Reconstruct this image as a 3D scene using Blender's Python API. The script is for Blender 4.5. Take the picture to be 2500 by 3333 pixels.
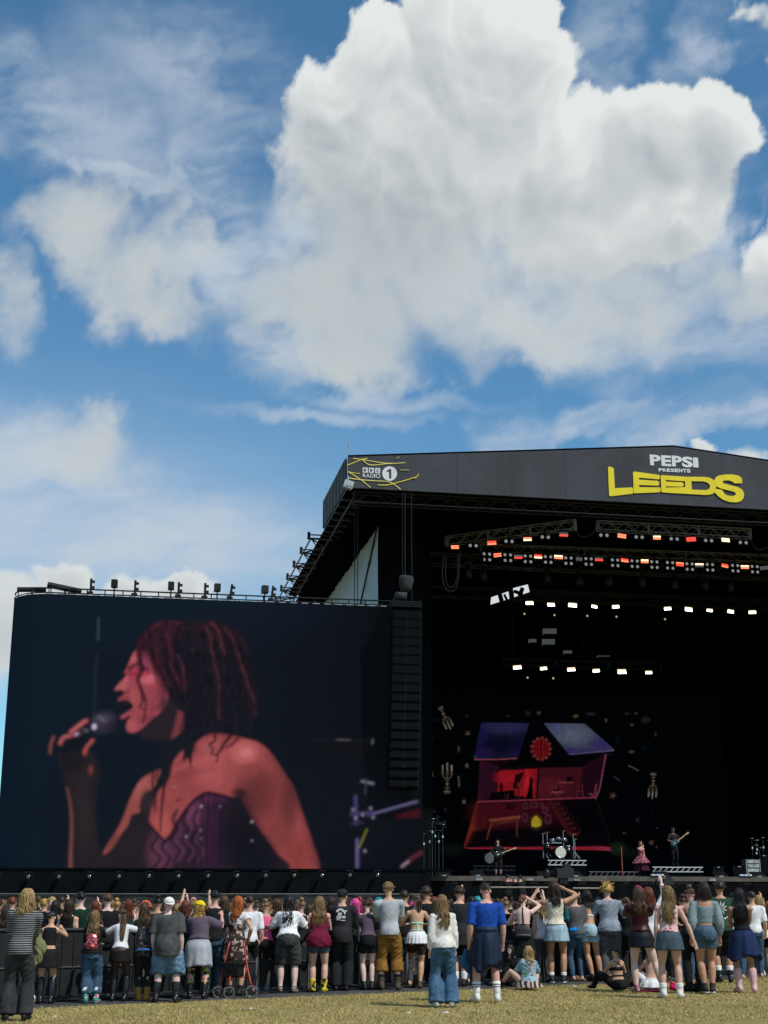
import bpy, bmesh, math, random
import numpy as np
from math import sin, cos, pi, radians, atan, atan2, asin, sqrt, hypot
from mathutils import Vector, Matrix

for o in list(bpy.data.objects):
    bpy.data.objects.remove(o, do_unlink=True)
scene = bpy.context.scene
COL = scene.collection
RND = random.Random(7)

# ------------------------------------------------------------------ camera
CAM_H = 1.6
PITCH = atan(1263 / 4500.0)
cam_data = bpy.data.cameras.new('camera')
cam_data.sensor_fit = 'VERTICAL'
cam_data.sensor_height = 36.0
cam_data.sensor_width = 27.0
cam_data.lens = 36.0 * 4500 / 3333
cam_data.clip_start = 0.1
cam_data.clip_end = 20000
cam = bpy.data.objects.new('camera', cam_data)
COL.objects.link(cam)
cam.location = (0, 0, CAM_H)
cam.rotation_euler = (pi / 2 + PITCH, 0, 0)
scene.camera = cam

# survey helpers: a sight line of the photograph cut with a plane of the place
def sight(px, py):
    a, b = (px - 1250) / 4500.0, (1666.5 - py) / 4500.0
    return Vector((a, cos(PITCH) - b * sin(PITCH), sin(PITCH) + b * cos(PITCH)))
def ground(px, py, z=0.0):
    d = sight(px, py); k = (z - CAM_H) / d.z
    return Vector((d.x * k, d.y * k, z))
def atY(px, py, Y):
    d = sight(px, py); k = Y / d.y
    return Vector((d.x * k, Y, CAM_H + d.z * k))

# ------------------------------------------------------------------ sun
SUN_EL = radians(50)
SUN_AZ = radians(128)          # clockwise from +Y: behind the camera and to the right
sun_dir = Vector((sin(SUN_AZ) * cos(SUN_EL), cos(SUN_AZ) * cos(SUN_EL), sin(SUN_EL)))
sd = bpy.data.lights.new('sun', 'SUN')
sd.energy = 3.6
sd.angle = radians(0.5)
sd.color = (1.0, 0.95, 0.87)
sun = bpy.data.objects.new('sun', sd)
COL.objects.link(sun)
sun.rotation_euler = sun_dir.to_track_quat('Z', 'Y').to_euler()

# ------------------------------------------------------------------ exposure
vs = scene.view_settings
scene.display_settings.display_device = 'sRGB'
vs.view_transform = 'Standard'
vs.look = 'None'
vs.exposure = 0.0
vs.gamma = 1.0
vs.use_curve_mapping = False

# ------------------------------------------------------------------ node helper
class X:
    """socket wrapper with arithmetic"""
    def __init__(s, nt, sock): s.nt = nt; s.s = sock
    def _m(s, op, *a, clamp=False):
        n = s.nt.nodes.new('ShaderNodeMath'); n.operation = op; n.use_clamp = clamp
        for i, v in enumerate((s,) + a):
            if isinstance(v, X): s.nt.links.new(v.s, n.inputs[i])
            else: n.inputs[i].default_value = v
        return X(s.nt, n.outputs[0])
    def __add__(s, o): return s._m('ADD', o)
    __radd__ = __add__
    def __sub__(s, o): return s._m('SUBTRACT', o)
    def __rsub__(s, o): return s._m('MULTIPLY_ADD', -1.0, o)
    def __mul__(s, o): return s._m('MULTIPLY', o)
    __rmul__ = __mul__
    def __truediv__(s, o): return s._m('DIVIDE', o)
    def max(s, o): return s._m('MAXIMUM', o)
    def min(s, o): return s._m('MINIMUM', o)
    def smax(s, o, k): return s._m('SMOOTH_MAX', o, k)
    def pow(s, o): return s._m('POWER', o)
    def clamp(s): return s._m('ADD', 0.0, clamp=True)
    def sstep(s, lo, hi, a=0.0, b=1.0):
        n = s.nt.nodes.new('ShaderNodeMapRange'); n.interpolation_type = 'SMOOTHSTEP'
        s.nt.links.new(s.s, n.inputs[0])
        for i, v in enumerate((lo, hi, a, b)): n.inputs[i + 1].default_value = v
        return X(s.nt, n.outputs[0])
def xyz(nt, x, y, z=0.0):
    n = nt.nodes.new('ShaderNodeCombineXYZ')
    for i, v in enumerate((x, y, z)):
        if isinstance(v, X): nt.links.new(v.s, n.inputs[i])
        else: n.inputs[i].default_value = v
    return n.outputs[0]
def noise(nt, vec, scale, detail=4, rough=0.55, dist=0.0, col=False, lac=2.0):
    n = nt.nodes.new('ShaderNodeTexNoise')
    if vec is not None: nt.links.new(vec, n.inputs['Vector'])
    n.inputs['Scale'].default_value = scale; n.inputs['Detail'].default_value = detail
    n.inputs['Roughness'].default_value = rough; n.inputs['Distortion'].default_value = dist
    n.inputs['Lacunarity'].default_value = lac
    if col:
        sp = nt.nodes.new('ShaderNodeSeparateColor'); nt.links.new(n.outputs['Color'], sp.inputs[0])
        return [X(nt, sp.outputs[i]) for i in range(3)]
    return X(nt, n.outputs[0])
def mixc(nt, f, a, b, blend='MIX'):
    n = nt.nodes.new('ShaderNodeMix'); n.data_type = 'RGBA'; n.blend_type = blend
    for k, v in ((0, f), (6, a), (7, b)):
        if isinstance(v, X): nt.links.new(v.s, n.inputs[k])
        elif hasattr(v, 'is_linked'): nt.links.new(v, n.inputs[k])
        elif k == 0: n.inputs[k].default_value = v
        else: n.inputs[k].default_value = (*v[:3], 1)
    return n.outputs[2]

# ------------------------------------------------------------------ world: sky with clouds
world = bpy.data.worlds.new('World'); scene.world = world; world.use_nodes = True
wt = world.node_tree
for n in list(wt.nodes): wt.nodes.remove(n)
SKY_STRENGTH = 0.1
def build_sky():
    sky = wt.nodes.new('ShaderNodeTexSky'); sky.sky_type = 'NISHITA'; sky.sun_disc = False
    sky.sun_elevation = SUN_EL; sky.sun_rotation = SUN_AZ
    sky.air_density = 1.0; sky.dust_density = 0.35; sky.ozone_density = 3.0; sky.altitude = 60
    c = mixc(wt, 1.0, sky.outputs[0], (0.76, 1.22, 1.30), 'MULTIPLY')
    bg = wt.nodes.new('ShaderNodeBackground'); bg.inputs[1].default_value = SKY_STRENGTH
    wt.links.new(c, bg.inputs[0])
    out = wt.nodes.new('ShaderNodeOutputWorld'); wt.links.new(bg.outputs[0], out.inputs[0])
build_sky()
# ------------------------------------------------------------------ cloud cover (computed once, in degrees of azimuth and elevation)
def _hash_grad(seed):
    r = np.random.RandomState(seed); p = r.permutation(512); ang = r.rand(512) * 2 * pi
    return np.concatenate([p, p]), np.cos(ang), np.sin(ang)
_PN = {}
def perlin(x, y, seed=0):
    if seed not in _PN: _PN[seed] = _hash_grad(seed)
    p, gx, gy = _PN[seed]
    xi = np.floor(x).astype(np.int64); yi = np.floor(y).astype(np.int64)
    xf, yf = x - xi, y - yi
    u = xf * xf * xf * (xf * (xf * 6 - 15) + 10); v = yf * yf * yf * (yf * (yf * 6 - 15) + 10)
    def g(ix, iy, fx, fy):
        h = p[(p[ix & 511] + iy) & 511]
        return gx[h] * fx + gy[h] * fy
    a = g(xi, yi, xf, yf); b = g(xi + 1, yi, xf - 1, yf)
    c = g(xi, yi + 1, xf, yf - 1); d = g(xi + 1, yi + 1, xf - 1, yf - 1)
    return (a + u * (b - a)) * (1 - v) + (c + u * (d - c)) * v
def fbm(x, y, oct=5, rough=.55, seed=0, billow=False):
    out = 0; amp = 1.0; tot = 0
    for k in range(oct):
        n = perlin(x, y, seed + k)
        if billow: n = .45 - np.abs(n) * 1.6
        out = out + n * amp; tot += amp; amp *= rough; x = x * 2.03 + 3.1; y = y * 2.03 - 1.7
    return out / tot * 1.6
def sstep(x, lo, hi):
    t = np.clip((x - lo) / (hi - lo), 0, 1); return t * t * (3 - 2 * t)
def smax(a, b, k):
    h = np.clip(.5 + .5 * (a - b) / k, 0, 1); return b + (a - b) * h + k * h * (1 - h)
SKY_CRISP = [(1560, 280, 310, 320, 0, 1), (1430, 110, 150, 190, 0, 1), (1660, 130, 170, 190, 0, 1), (1150, 330, 250, 200, 35, 1), (1240, 160, 160, 110, 30, .9),
             (1370, 560, 540, 380, 0, 1.1), (2150, 430, 260, 160, -8, 1), (2330, 430, 150, 165, 0, 1), (1930, 540, 300, 200, 0, 1),
             (1930, 760, 330, 230, 0, 1), (2150, 700, 220, 160, 0, .9), (2560, 890, 190, 140, -35, 1), (190, 1905, 120, 75, 0, 1), (430, 1915, 110, 70, 0, 1), (600, 1935, 150, 55, 0, 1), (300, 1990, 330, 90, 0, 1), (40, 2080, 130, 160, 0, 1), (2275, 1485, 60, 45, 0, .8), (2450, 1520, 120, 50, 0, .5)]
SKY_SOFT = [(1430, 900, 560, 300, 0, 1.05), (1120, 1010, 470, 220, 10, 1.0), (1180, 1190, 330, 130, 0, .9), (1800, 1000, 420, 190, 0, .9),
            (400, 850, 225, 150, 25, .85), (540, 970, 160, 90, 20, .7), (250, 770, 170, 80, 0, .55), (520, 740, 90, 70, 0, .5), (390, 1430, 150, 120, -20, .62), (230, 1490, 210, 100, 0, .35),
            (1750, 1130, 260, 130, 0, .7), (2050, 1080, 200, 120, 0, .5), (2460, 980, 180, 130, 0, .7), (20, 960, 110, 130, 0, .6)]
SKY_WISP = [(1640, 1400, 150, 70, -10, .9), (1950, 1345, 330, 75, -12, 1.0), (2200, 1370, 220, 60, -14, .9), (2440, 1290, 200, 60, -14, .85),
            (330, 1700, 700, 190, 6, 1.0), (80, 1480, 330, 170, 0, .9), (650, 1800, 420, 70, 2, 1.3), (200, 1790, 500, 130, 0, 1.1), (150, 1620, 500, 200, 5, 1.0),
            (130, 330, 420, 190, 14, .62), (230, 505, 430, 42, 8, .9), (700, 700, 190, 330, -10, .72), (740, 900, 300, 190, 30, .85), (560, 560, 130, 280, 10, .45), (950, 860, 170, 300, 0, .8), (860, 1090, 260, 130, 15, .8),
            (2270, 110, 230, 90, -45, .55), (1930, 230, 110, 280, 15, .42), (650, 220, 400, 190, 10, .42), (2000, 1130, 430, 130, 20, .85), (2330, 1080, 200, 150, 0, .6), (2330, 780, 80, 260, 25, .7), (1350, 1290, 330, 30, 3, .5), (1000, 1325, 400, 24, 3, .4)]
def sky_dir(px, py):
    d = sight(px, py).normalized()
    return atan2(d.x, d.y) * 5.73, asin(d.z) * 5.73
def cloud_cover(A, E):
    """A, E: tens of degrees. Returns coverage (0-1) and radiance (N,3)."""
    SC = 5.73 / 4500
    def field(blobs, a, e, k):
        out = np.full_like(a, -3.0)
        for (px, py, rx, ry, tilt, w) in blobs:
            a0, e0 = sky_dir(px, py); ca, sa = cos(radians(tilt)), sin(radians(tilt))
            da, de = a - a0, e - e0
            u = (da * ca - de * sa) / (rx * SC); v = (da * sa + de * ca) / (ry * SC)
            out = smax(out, np.maximum((1 - u * u - v * v) * w, -3), k)
        return out
    gate = sstep(A * A / 3.2 + (E - 1.8) ** 2 / 5.2, .95, 1.5)
    def dens(a, e):
        w1, w2 = fbm(a * 1.3, e * 1.3, 3, .5, 11), fbm(a * 1.3, e * 1.3, 3, .5, 31)
        b1, b2 = fbm(a * 6, e * 6, 5, .6, 51), fbm(a * 6, e * 6, 5, .6, 71)
        aw, ew = a + w1 * .22 + b1 * .07, e + w2 * .22 + b2 * .07
        f = field(SKY_CRISP, aw, ew, .25)
        gen = fbm(aw * .62, ew * 1.1, 4, .5, 91) * 2.6 - 2.6 + gate * 2.25
        f = np.maximum(f, gen)
        bil = fbm(aw * 2.6, ew * 2.6, 7, .56, 111, billow=True)
        awl, ewl = a + w1 * .22 + b1 * .02, e + w2 * .22 + b2 * .02
        FL = lambda x, y: np.maximum(field(SKY_CRISP, x, y, .25), -.6) + fbm(x * 2.6, y * 2.6, 4, .5, 111, billow=True) * .5
        l1, l2, l3 = FL(awl, ewl), FL(awl + .10, ewl + .17), FL(awl + .03, ewl + .05)
        f = f + bil * .5 + fbm(a * 9, e * 9, 4, .6, 171) * .16
        fs = field(SKY_SOFT, a + w2 * .35 + b2 * .12, e + w1 * .3 + b1 * .12, .3)
        fb = fbm(aw * 2.2, ew * 2.2, 7, .55, 131)
        return f, fs + fb * 1.15, bil, fb, l1, l2, l3
    f1, s1, bil, fb, l1, l2, l3 = dens(A, E)
    ca = sstep(f1, -.02, .20) * (1 - .0)
    # the undersides fray out, the tops stay crisp
    fray = sstep(s1, -.2, .5)
    la, le = sky_dir(960, 800)
    veil = sstep(-A - .35 * E, -la - .35 * le - .5, -la - .35 * le + .35) * sstep(E, 1.4, 1.8)
    mid = sstep(-E, -3.25, -2.35)
    edge = .30 + 1.0 * fray * mid + 1.2 * veil * mid + .35 * mid
    ca = np.clip((f1 + .02) / (edge + .02), 0, 1); ca = ca * ca * (3 - 2 * ca)
    soft = sstep(s1, -.85, 1.2); soft = soft ** 1.2 * .97
    wx, wy = A + E * .25, E * 3.0 - A * .35
    wn = fbm(wx * 1.3 + fb * .25, wy * 1.3 + bil * .2, 6, .6, 151)
    wf = field(SKY_WISP, A + fb * .25, E + bil * .1, .3)
    wisp = np.minimum(sstep(wf, -.55, 1.0) * (sstep(wn, -.55, .55) * .95 + .05), .88)
    ha, he = sky_dir(60, 1720); hz = np.exp(-((A - ha) / 1.15) ** 2 - ((E - he) / .46) ** 2) * .62 + np.exp(-((A - sky_dir(600, 1800)[0]) / .95) ** 2 - ((E - sky_dir(600, 1800)[1]) / .22) ** 2) * .45
    wisp = 1 - (1 - wisp) * (1 - hz * (.7 + .3 * sstep(wn, -.6, .6)))
    wisp = np.maximum(wisp, gate * .5 * sstep(wn, -.1, .9))
    calm = .16 + .84 * sstep(E + .16 * A, 2.35, 3.0)
    lit = np.clip(((l1 - l2) * .26 + (l1 - l3) * .70) * calm + .46, 0, 1)
    rim = 1 - sstep(f1, 0, 1.1)
    depth = sstep(np.maximum(f1, s1), .5, 1.25)
    low = 1 - sstep(E, 2.1, 2.85)
    core = np.exp(-((A - sky_dir(1330, 800)[0]) / .55) ** 2 - ((E - sky_dir(1330, 800)[1]) / .40) ** 2)
    glowc = np.exp(-((A - sky_dir(1600, 960)[0]) / .42) ** 2 - ((E - sky_dir(1600, 960)[1]) / .25) ** 2)
    bright = np.clip(lit * .95 + rim * .26 + .10 - depth * low * .10 - core * .22 + glowc * .16, 0, 1)
    sb = np.clip(fb * .12 + .58 + (1 - sstep(s1, .2, 1.2)) * .14 - core * .2 + glowc * .2, 0, 1)
    mix = lambda t, c0, c1: np.array(c0)[None] + t[:, None] * (np.array(c1) - np.array(c0))[None]
    ccol = mix(bright, (.34, .39, .435), (.78, .81, .80))
    scol = mix(sb, (.32, .38, .43), (.68, .71, .71))
    wcol = mix(np.ones_like(A), (.5,) * 3, (.52, .60, .69))
    alpha = wisp; colr = wcol * wisp[:, None]
    for a_, c_ in ((soft, scol), (ca, ccol)):
        colr = colr * (1 - a_)[:, None] + c_ * a_[:, None]; alpha = alpha * (1 - a_) + a_
    # the sun shines through a gap
    sa, se = atan2(sun_dir.x, sun_dir.y), asin(sun_dir.z)
    cosang = np.sin(E / 5.73) * sin(se) + np.cos(E / 5.73) * cos(se) * np.cos(A / 5.73 - sa)
    open_ = sstep(np.degrees(np.arccos(np.clip(cosang, -1, 1))), 9, 16)
    return alpha * open_, colr / np.maximum(alpha, 1e-4)[:, None]
# ------------------------------------------------------------------ scene object helpers
def tag(o, label=None, cat=None, group=None, kind=None):
    if label: o['label'] = label
    if cat: o['category'] = cat
    if group: o['group'] = group
    if kind: o['kind'] = kind
    return o
def empty(name, loc=(0, 0, 0), rz=0.0):
    o = bpy.data.objects.new(name, None); o.empty_display_size = .2
    o.location = loc; o.rotation_euler = (0, 0, rz); COL.objects.link(o)
    return o
def thing(name, label, cat, loc=(0, 0, 0), rz=0.0, group=None):
    return tag(empty(name, loc, rz), label, cat, group)
def link_mesh(name, me, parent=None, loc=(0, 0, 0), rz=0.0):
    o = bpy.data.objects.new(name, me); COL.objects.link(o)
    o.location = loc; o.rotation_euler = (0, 0, rz)
    if parent: o.parent = parent
    return o
def copy_tree(o, parent=None):
    c = o.copy(); COL.objects.link(c); c.parent = parent
    for ch in o.children: copy_tree(ch, c)
    return c
class MB:
    """collects shapes into one mesh"""
    def __init__(s): s.v = []; s.f = []
    def add(s, vs, fs):
        n = len(s.v); s.v.extend([tuple(p) for p in vs]); s.f.extend([tuple(i + n for i in f) for f in fs]); return s
    def box(s, c, d, rot=None):
        x, y, z = d[0] / 2, d[1] / 2, d[2] / 2
        vs = [Vector((a * x, b * y, e * z)) for a in (-1, 1) for b in (-1, 1) for e in (-1, 1)]
        if rot is not None: vs = [rot @ p for p in vs]
        vs = [p + Vector(c) for p in vs]
        return s.add(vs, [(0, 1, 3, 2), (4, 6, 7, 5), (0, 4, 5, 1), (2, 3, 7, 6), (0, 2, 6, 4), (1, 5, 7, 3)])
    def quad(s, *p): return s.add(p, [tuple(range(len(p)))])
    def bar(s, a, b, r=.03, n=6):
        return s.tube([a, b], [r, r], n)
    def tube(s, pts, rad, n=8, up=None, cap=True):
        """rad: list of r or (rx, ry); 'up' fixes the ring frame (rx along side, ry along depth)"""
        pts = [Vector(p) for p in pts]; rings = []
        for i, p in enumerate(pts):
            t = (pts[min(i + 1, len(pts) - 1)] - pts[max(i - 1, 0)])
            t = t.normalized() if t.length > 1e-9 else Vector((0, 0, 1))
            ref = Vector(up) if up is not None else (Vector((0, 0, 1)) if abs(t.z) < .9 else Vector((0, 1, 0)))
            side = t.cross(ref)
            side = side.normalized() if side.length > 1e-6 else Vector((1, 0, 0))
            dep = side.cross(t).normalized()
            r = rad[i] if not isinstance(rad, (int, float)) else rad
            rx, ry = (r, r) if isinstance(r, (int, float)) else r
            rings.append([p + side * (rx * cos(2 * pi * k / n)) + dep * (ry * sin(2 * pi * k / n)) for k in range(n)])
        base = len(s.v)
        for rg in rings: s.v.extend([tuple(p) for p in rg])
        for i in range(len(rings) - 1):
            for k in range(n):
                a, b = base + i * n + k, base + i * n + (k + 1) % n
                s.f.append((a, b, b + n, a + n))
        if cap:
            s.f.append(tuple(base + k for k in range(n))[::-1])
            s.f.append(tuple(base + (len(rings) - 1) * n + k for k in range(n)))
        return s
    def ell(s, c, r, n=12, m=8, rot=None):
        vs = []; fs = []
        for i in range(m + 1):
            th = pi * i / m
            for k in range(n):
                ph = 2 * pi * k / n
                p = Vector((r[0] * sin(th) * cos(ph), r[1] * sin(th) * sin(ph), r[2] * cos(th)))
                vs.append((rot @ p if rot is not None else p) + Vector(c))
        for i in range(m):
            for k in range(n):
                a, b = i * n + k, i * n + (k + 1) % n
                fs.append((a, a + n, b + n, b))
        return s.add(vs, fs)
    def cyl(s, c, r, h, n=20, axis='z', r2=None):
        r2 = r if r2 is None else r2
        d = {'x': Vector((1, 0, 0)), 'y': Vector((0, 1, 0)), 'z': Vector((0, 0, 1))}[axis]
        c = Vector(c); return s.tube([c - d * h / 2, c + d * h / 2], [r, r2], n)
    def truss(s, a, b, w=.3, n=None, r=.025, up=(0, 0, 1), box=True):
        """lattice girder from a to b"""
        a, b = Vector(a), Vector(b); t = (b - a).normalized(); upv = Vector(up)
        side = t.cross(upv).normalized(); upv = side.cross(t).normalized()
        L = (b - a).length; n = n or max(2, int(L / (w * 1.3)))
        cs = [(-.5, -.5), (.5, -.5), (.5, .5), (-.5, .5)] if box else [(0, -.5), (0, .5)]
        P = lambda i, c: a + t * (L * i / n) + side * (c[0] * w) + upv * (c[1] * w)
        for c in cs: s.bar(P(0, c), P(n, c), r, 6)
        pairs = [(0, 1), (1, 2), (2, 3), (3, 0)] if box else [(0, 1)]
        for i in range(n):
            for (p, q) in pairs:
                if i % 2: p, q = q, p
                s.bar(P(i, cs[p]), P(i + 1, cs[q]), r * .65, 4)
        for i in (0, n):
            for (p, q) in pairs: s.bar(P(i, cs[p]), P(i, cs[q]), r * .8, 4)
        return s
    def mesh(s, name):
        me = bpy.data.meshes.new(name); me.from_pydata(s.v, [], s.f); me.update(); return me
    def build(s, name, mat, parent=None, smooth=False, loc=(0, 0, 0), rz=0.0):
        me = s.mesh(name); me.materials.append(mat)
        if smooth: me.polygons.foreach_set('use_smooth', [True] * len(me.polygons))
        return link_mesh(name, me, parent, loc, rz)
def outline(name, loops, depth, mat, parent, frame):
    """flat shape with holes from 2-D outlines, 'depth' thick; frame(x, y, d) gives the point in the parent's space"""
    cu = bpy.data.curves.new(name, 'CURVE'); cu.dimensions = '2D'; cu.fill_mode = 'BOTH'; cu.extrude = .5
    for lp in loops:
        sp = cu.splines.new('POLY'); sp.points.add(len(lp) - 1); sp.use_cyclic_u = True
        for i, (x, y) in enumerate(lp): sp.points[i].co = (x, y, 0, 1)
    o = bpy.data.objects.new(name, cu); COL.objects.link(o)
    bpy.context.view_layer.update()
    me = bpy.data.meshes.new_from_object(o.evaluated_get(bpy.context.evaluated_depsgraph_get()))
    bpy.data.objects.remove(o); bpy.data.curves.remove(cu)
    for v in me.vertices: v.co = frame(v.co.x, v.co.y, (v.co.z + .5) * depth)
    me.name = name; me.materials.clear(); me.materials.append(mat)
    return link_mesh(name, me, parent)
def glyph_loops(text, bold=0.0):
    """outlines of one character of the built-in font as a mesh-ready curve, unit height"""
    cu = bpy.data.curves.new('glyph', 'FONT'); cu.body = text; cu.offset = bold; cu.extrude = .5; cu.resolution_u = 4
    o = bpy.data.objects.new('glyph', cu); COL.objects.link(o)
    bpy.context.view_layer.update()
    me = bpy.data.meshes.new_from_object(o.evaluated_get(bpy.context.evaluated_depsgraph_get()))
    bpy.data.objects.remove(o); bpy.data.curves.remove(cu)
    return me
def letter(ch, x0, y0, w, h, depth, mat, parent, frame, bold=.02):
    me = glyph_loops(ch, bold)
    co = np.array([v.co[:] for v in me.vertices]); lo, hi = co.min(0), co.max(0)
    for v in me.vertices:
        x = x0 + (v.co.x - lo[0]) / max(hi[0] - lo[0], 1e-6) * w
        y = y0 + (v.co.y - lo[1]) / max(hi[1] - lo[1], 1e-6) * h
        v.co = frame(x, y, (v.co.z + .5) * depth)
    me.name = 'letter'; me.materials.clear(); me.materials.append(mat)
    return link_mesh('letter', me, parent)
def stroke_loop(pts, w, closed=False):
    """outline of a brush stroke; w may vary along it"""
    pts = [Vector((p[0], p[1])) for p in pts]; L, R = [], []
    n = len(pts)
    for i, p in enumerate(pts):
        t = (pts[min(i + 1, n - 1)] - pts[max(i - 1, 0)]).normalized(); nn = Vector((-t.y, t.x))
        ww = w[i] if isinstance(w, (list, tuple)) else w
        L.append(p + nn * ww / 2); R.append(p - nn * ww / 2)
    return [(q.x, q.y) for q in L + R[::-1]]
def bez(pts, n=14):
    """Catmull-Rom through pts"""
    P = [Vector(p) for p in pts]; P = [P[0] * 2 - P[1]] + P + [P[-1] * 2 - P[-2]]; out = []
    for i in range(1, len(P) - 2):
        for k in range(n):
            t = k / n
            out.append(.5 * ((2 * P[i]) + (P[i + 1] - P[i - 1]) * t + (2 * P[i - 1] - 5 * P[i] + 4 * P[i + 1] - P[i + 2]) * t * t + (3 * P[i] - P[i - 1] - 3 * P[i + 1] + P[i + 2]) * t ** 3))
    out.append(P[-2]); return out

# ------------------------------------------------------------------ materials
def srgb(r, g, b):
    f = lambda c: (c / 255) / 12.92 if c / 255 <= .04045 else ((c / 255 + .055) / 1.055) ** 2.4
    return (f(r), f(g), f(b))
MATS = {}
def new_mat(name):
    m = bpy.data.materials.new(name); m.use_nodes = True
    nt = m.node_tree; b = nt.nodes['Principled BSDF']
    return m, nt, b
def mat(name, col, rough=.75, var=.12, scale=6, metal=0.0, bump=0.0, bscale=40, spec=.3, stretch=None, emit=None, estr=0.0):
    if name in MATS: return MATS[name]
    m, nt, b = new_mat(name)
    b.inputs['Roughness'].default_value = rough; b.inputs['Metallic'].default_value = metal
    b.inputs['Specular IOR Level'].default_value = spec
    tc = nt.nodes.new('ShaderNodeTexCoord'); vec = tc.outputs['Object']
    if stretch:
        mp = nt.nodes.new('ShaderNodeMapping'); mp.inputs['Scale'].default_value = stretch
        nt.links.new(vec, mp.inputs[0]); vec = mp.outputs[0]
    if var > 0:
        n = noise(nt, vec, scale, 4, .6)
        c = mixc(nt, n.sstep(.25, .75), tuple(c * (1 - var) for c in col), tuple(min(1, c * (1 + var)) for c in col))
        nt.links.new(c, b.inputs['Base Color'])
    else: b.inputs['Base Color'].default_value = (*col, 1)
    if bump > 0:
        n2 = noise(nt, vec, bscale, 3, .6)
        bp = nt.nodes.new('ShaderNodeBump'); bp.inputs['Strength'].default_value = bump; bp.inputs['Distance'].default_value = .02
        nt.links.new(n2.s, bp.inputs['Height']); nt.links.new(bp.outputs[0], b.inputs['Normal'])
    if emit:
        b.inputs['Emission Color'].default_value = (*emit, 1); b.inputs['Emission Strength'].default_value = estr
    MATS[name] = m; return m
def emis(name, col, strength):
    if name in MATS: return MATS[name]
    m, nt, b = new_mat(name); b.inputs['Base Color'].default_value = (.02, .02, .02, 1)
    b.inputs['Emission Color'].default_value = (*col, 1); b.inputs['Emission Strength'].default_value = strength
    MATS[name] = m; return m
def cmat(name, attr='Col', strength=1.0):
    """self-lit picture: a video wall"""
    m, nt, b = new_mat(name)
    b.inputs['Base Color'].default_value = (.0030, .0038, .0055, 1); b.inputs['Roughness'].default_value = .8; b.inputs['Specular IOR Level'].default_value = .0
    a = nt.nodes.new('ShaderNodeAttribute'); a.attribute_name = attr
    nt.links.new(a.outputs['Color'], b.inputs['Emission Color']); b.inputs['Emission Strength'].default_value = strength
    m.cycles.emission_sampling = 'NONE'
    return m

BLACK = mat('black_drape', (.004, .0048, .006), .9, .3, 1.5, bump=.3, bscale=3, spec=.05)
PITCHBLACK = mat('stage_black', (.0035, .0045, .007), .95, .2, 2, spec=.0)
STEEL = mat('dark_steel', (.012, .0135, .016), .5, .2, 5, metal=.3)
ALU = mat('aluminium', (.42, .43, .44), .45, .15, 9, metal=.6)
CHARCOAL = mat('charcoal_mesh', (.045, .049, .061), .8, .20, .5, bump=.6, bscale=.7, stretch=(1, 1, .6))
WHITE_VINYL = mat('white_vinyl', (.62, .64, .67), .6, .05, 2)
YELLOW_VINYL = mat('yellow_vinyl', (.72, .58, .015), .6, .06, 2)
PALE_YELLOW = mat('pale_yellow_vinyl', (.62, .52, .14), .6, .2, 3)

# ------------------------------------------------------------------ sky cover
def build_clouds():
    az = np.unique(np.round(np.concatenate([np.arange(-180, -42, 5), np.arange(-42, -18, .45), np.arange(-18, 18.01, .10), np.arange(18.45, 42, .45), np.arange(43, 180.1, 5), [180]]), 4))
    el = np.unique(np.round(np.concatenate([np.arange(-2, 9, 1.5), np.arange(9, 37.5, .095), np.arange(38, 50, .5), np.arange(52, 89, 3.5)]), 4))
    az[-1] = 180
    AA, EE = np.meshgrid(radians(1) * az, radians(1) * el)
    al, c = cloud_cover(AA.ravel() * 5.73, EE.ravel() * 5.73)
    al = al * (1 - sstep(EE.ravel(), radians(80), radians(88))) * sstep(EE.ravel(), radians(-1), radians(3))
    # meet again at the seam
    al = al.reshape(AA.shape); c = c.reshape(AA.shape + (3,)); al[:, -1] = al[:, 0]; c[:, -1] = c[:, 0]
    R = 7000.0
    co = np.stack([np.sin(AA) * np.cos(EE), np.cos(AA) * np.cos(EE), np.sin(EE)], -1).reshape(-1, 3) * R
    ny, nx = AA.shape
    idx = np.arange(nx * ny).reshape(ny, nx)
    f = np.stack([idx[:-1, :-1], idx[:-1, 1:], idx[1:, 1:], idx[1:, :-1]], -1).reshape(-1, 4)
    amax = al.ravel()[f].max(1); f = f[amax > .004]
    me = grid_mesh('sky', co, f, np.concatenate([c.reshape(-1, 3), al.reshape(-1, 1)], 1))
    m = bpy.data.materials.new('cloud_cover'); m.use_nodes = True; nt = m.node_tree
    for n in list(nt.nodes): nt.nodes.remove(n)
    a = nt.nodes.new('ShaderNodeAttribute'); a.attribute_name = 'Col'
    em = nt.nodes.new('ShaderNodeEmission'); tr = nt.nodes.new('ShaderNodeBsdfTransparent'); mx = nt.nodes.new('ShaderNodeMixShader')
    out = nt.nodes.new('ShaderNodeOutputMaterial')
    nt.links.new(a.outputs['Color'], em.inputs[0]); nt.links.new(a.outputs['Alpha'], mx.inputs[0])
    nt.links.new(tr.outputs[0], mx.inputs[1]); nt.links.new(em.outputs[0], mx.inputs[2]); nt.links.new(mx.outputs[0], out.inputs[0])
    m.cycles.emission_sampling = 'NONE'
    me.materials.append(m)
    me.polygons.foreach_set('use_smooth', np.ones(len(me.polygons), bool))
    o = link_mesh('sky', me); tag(o, kind='structure')
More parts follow.
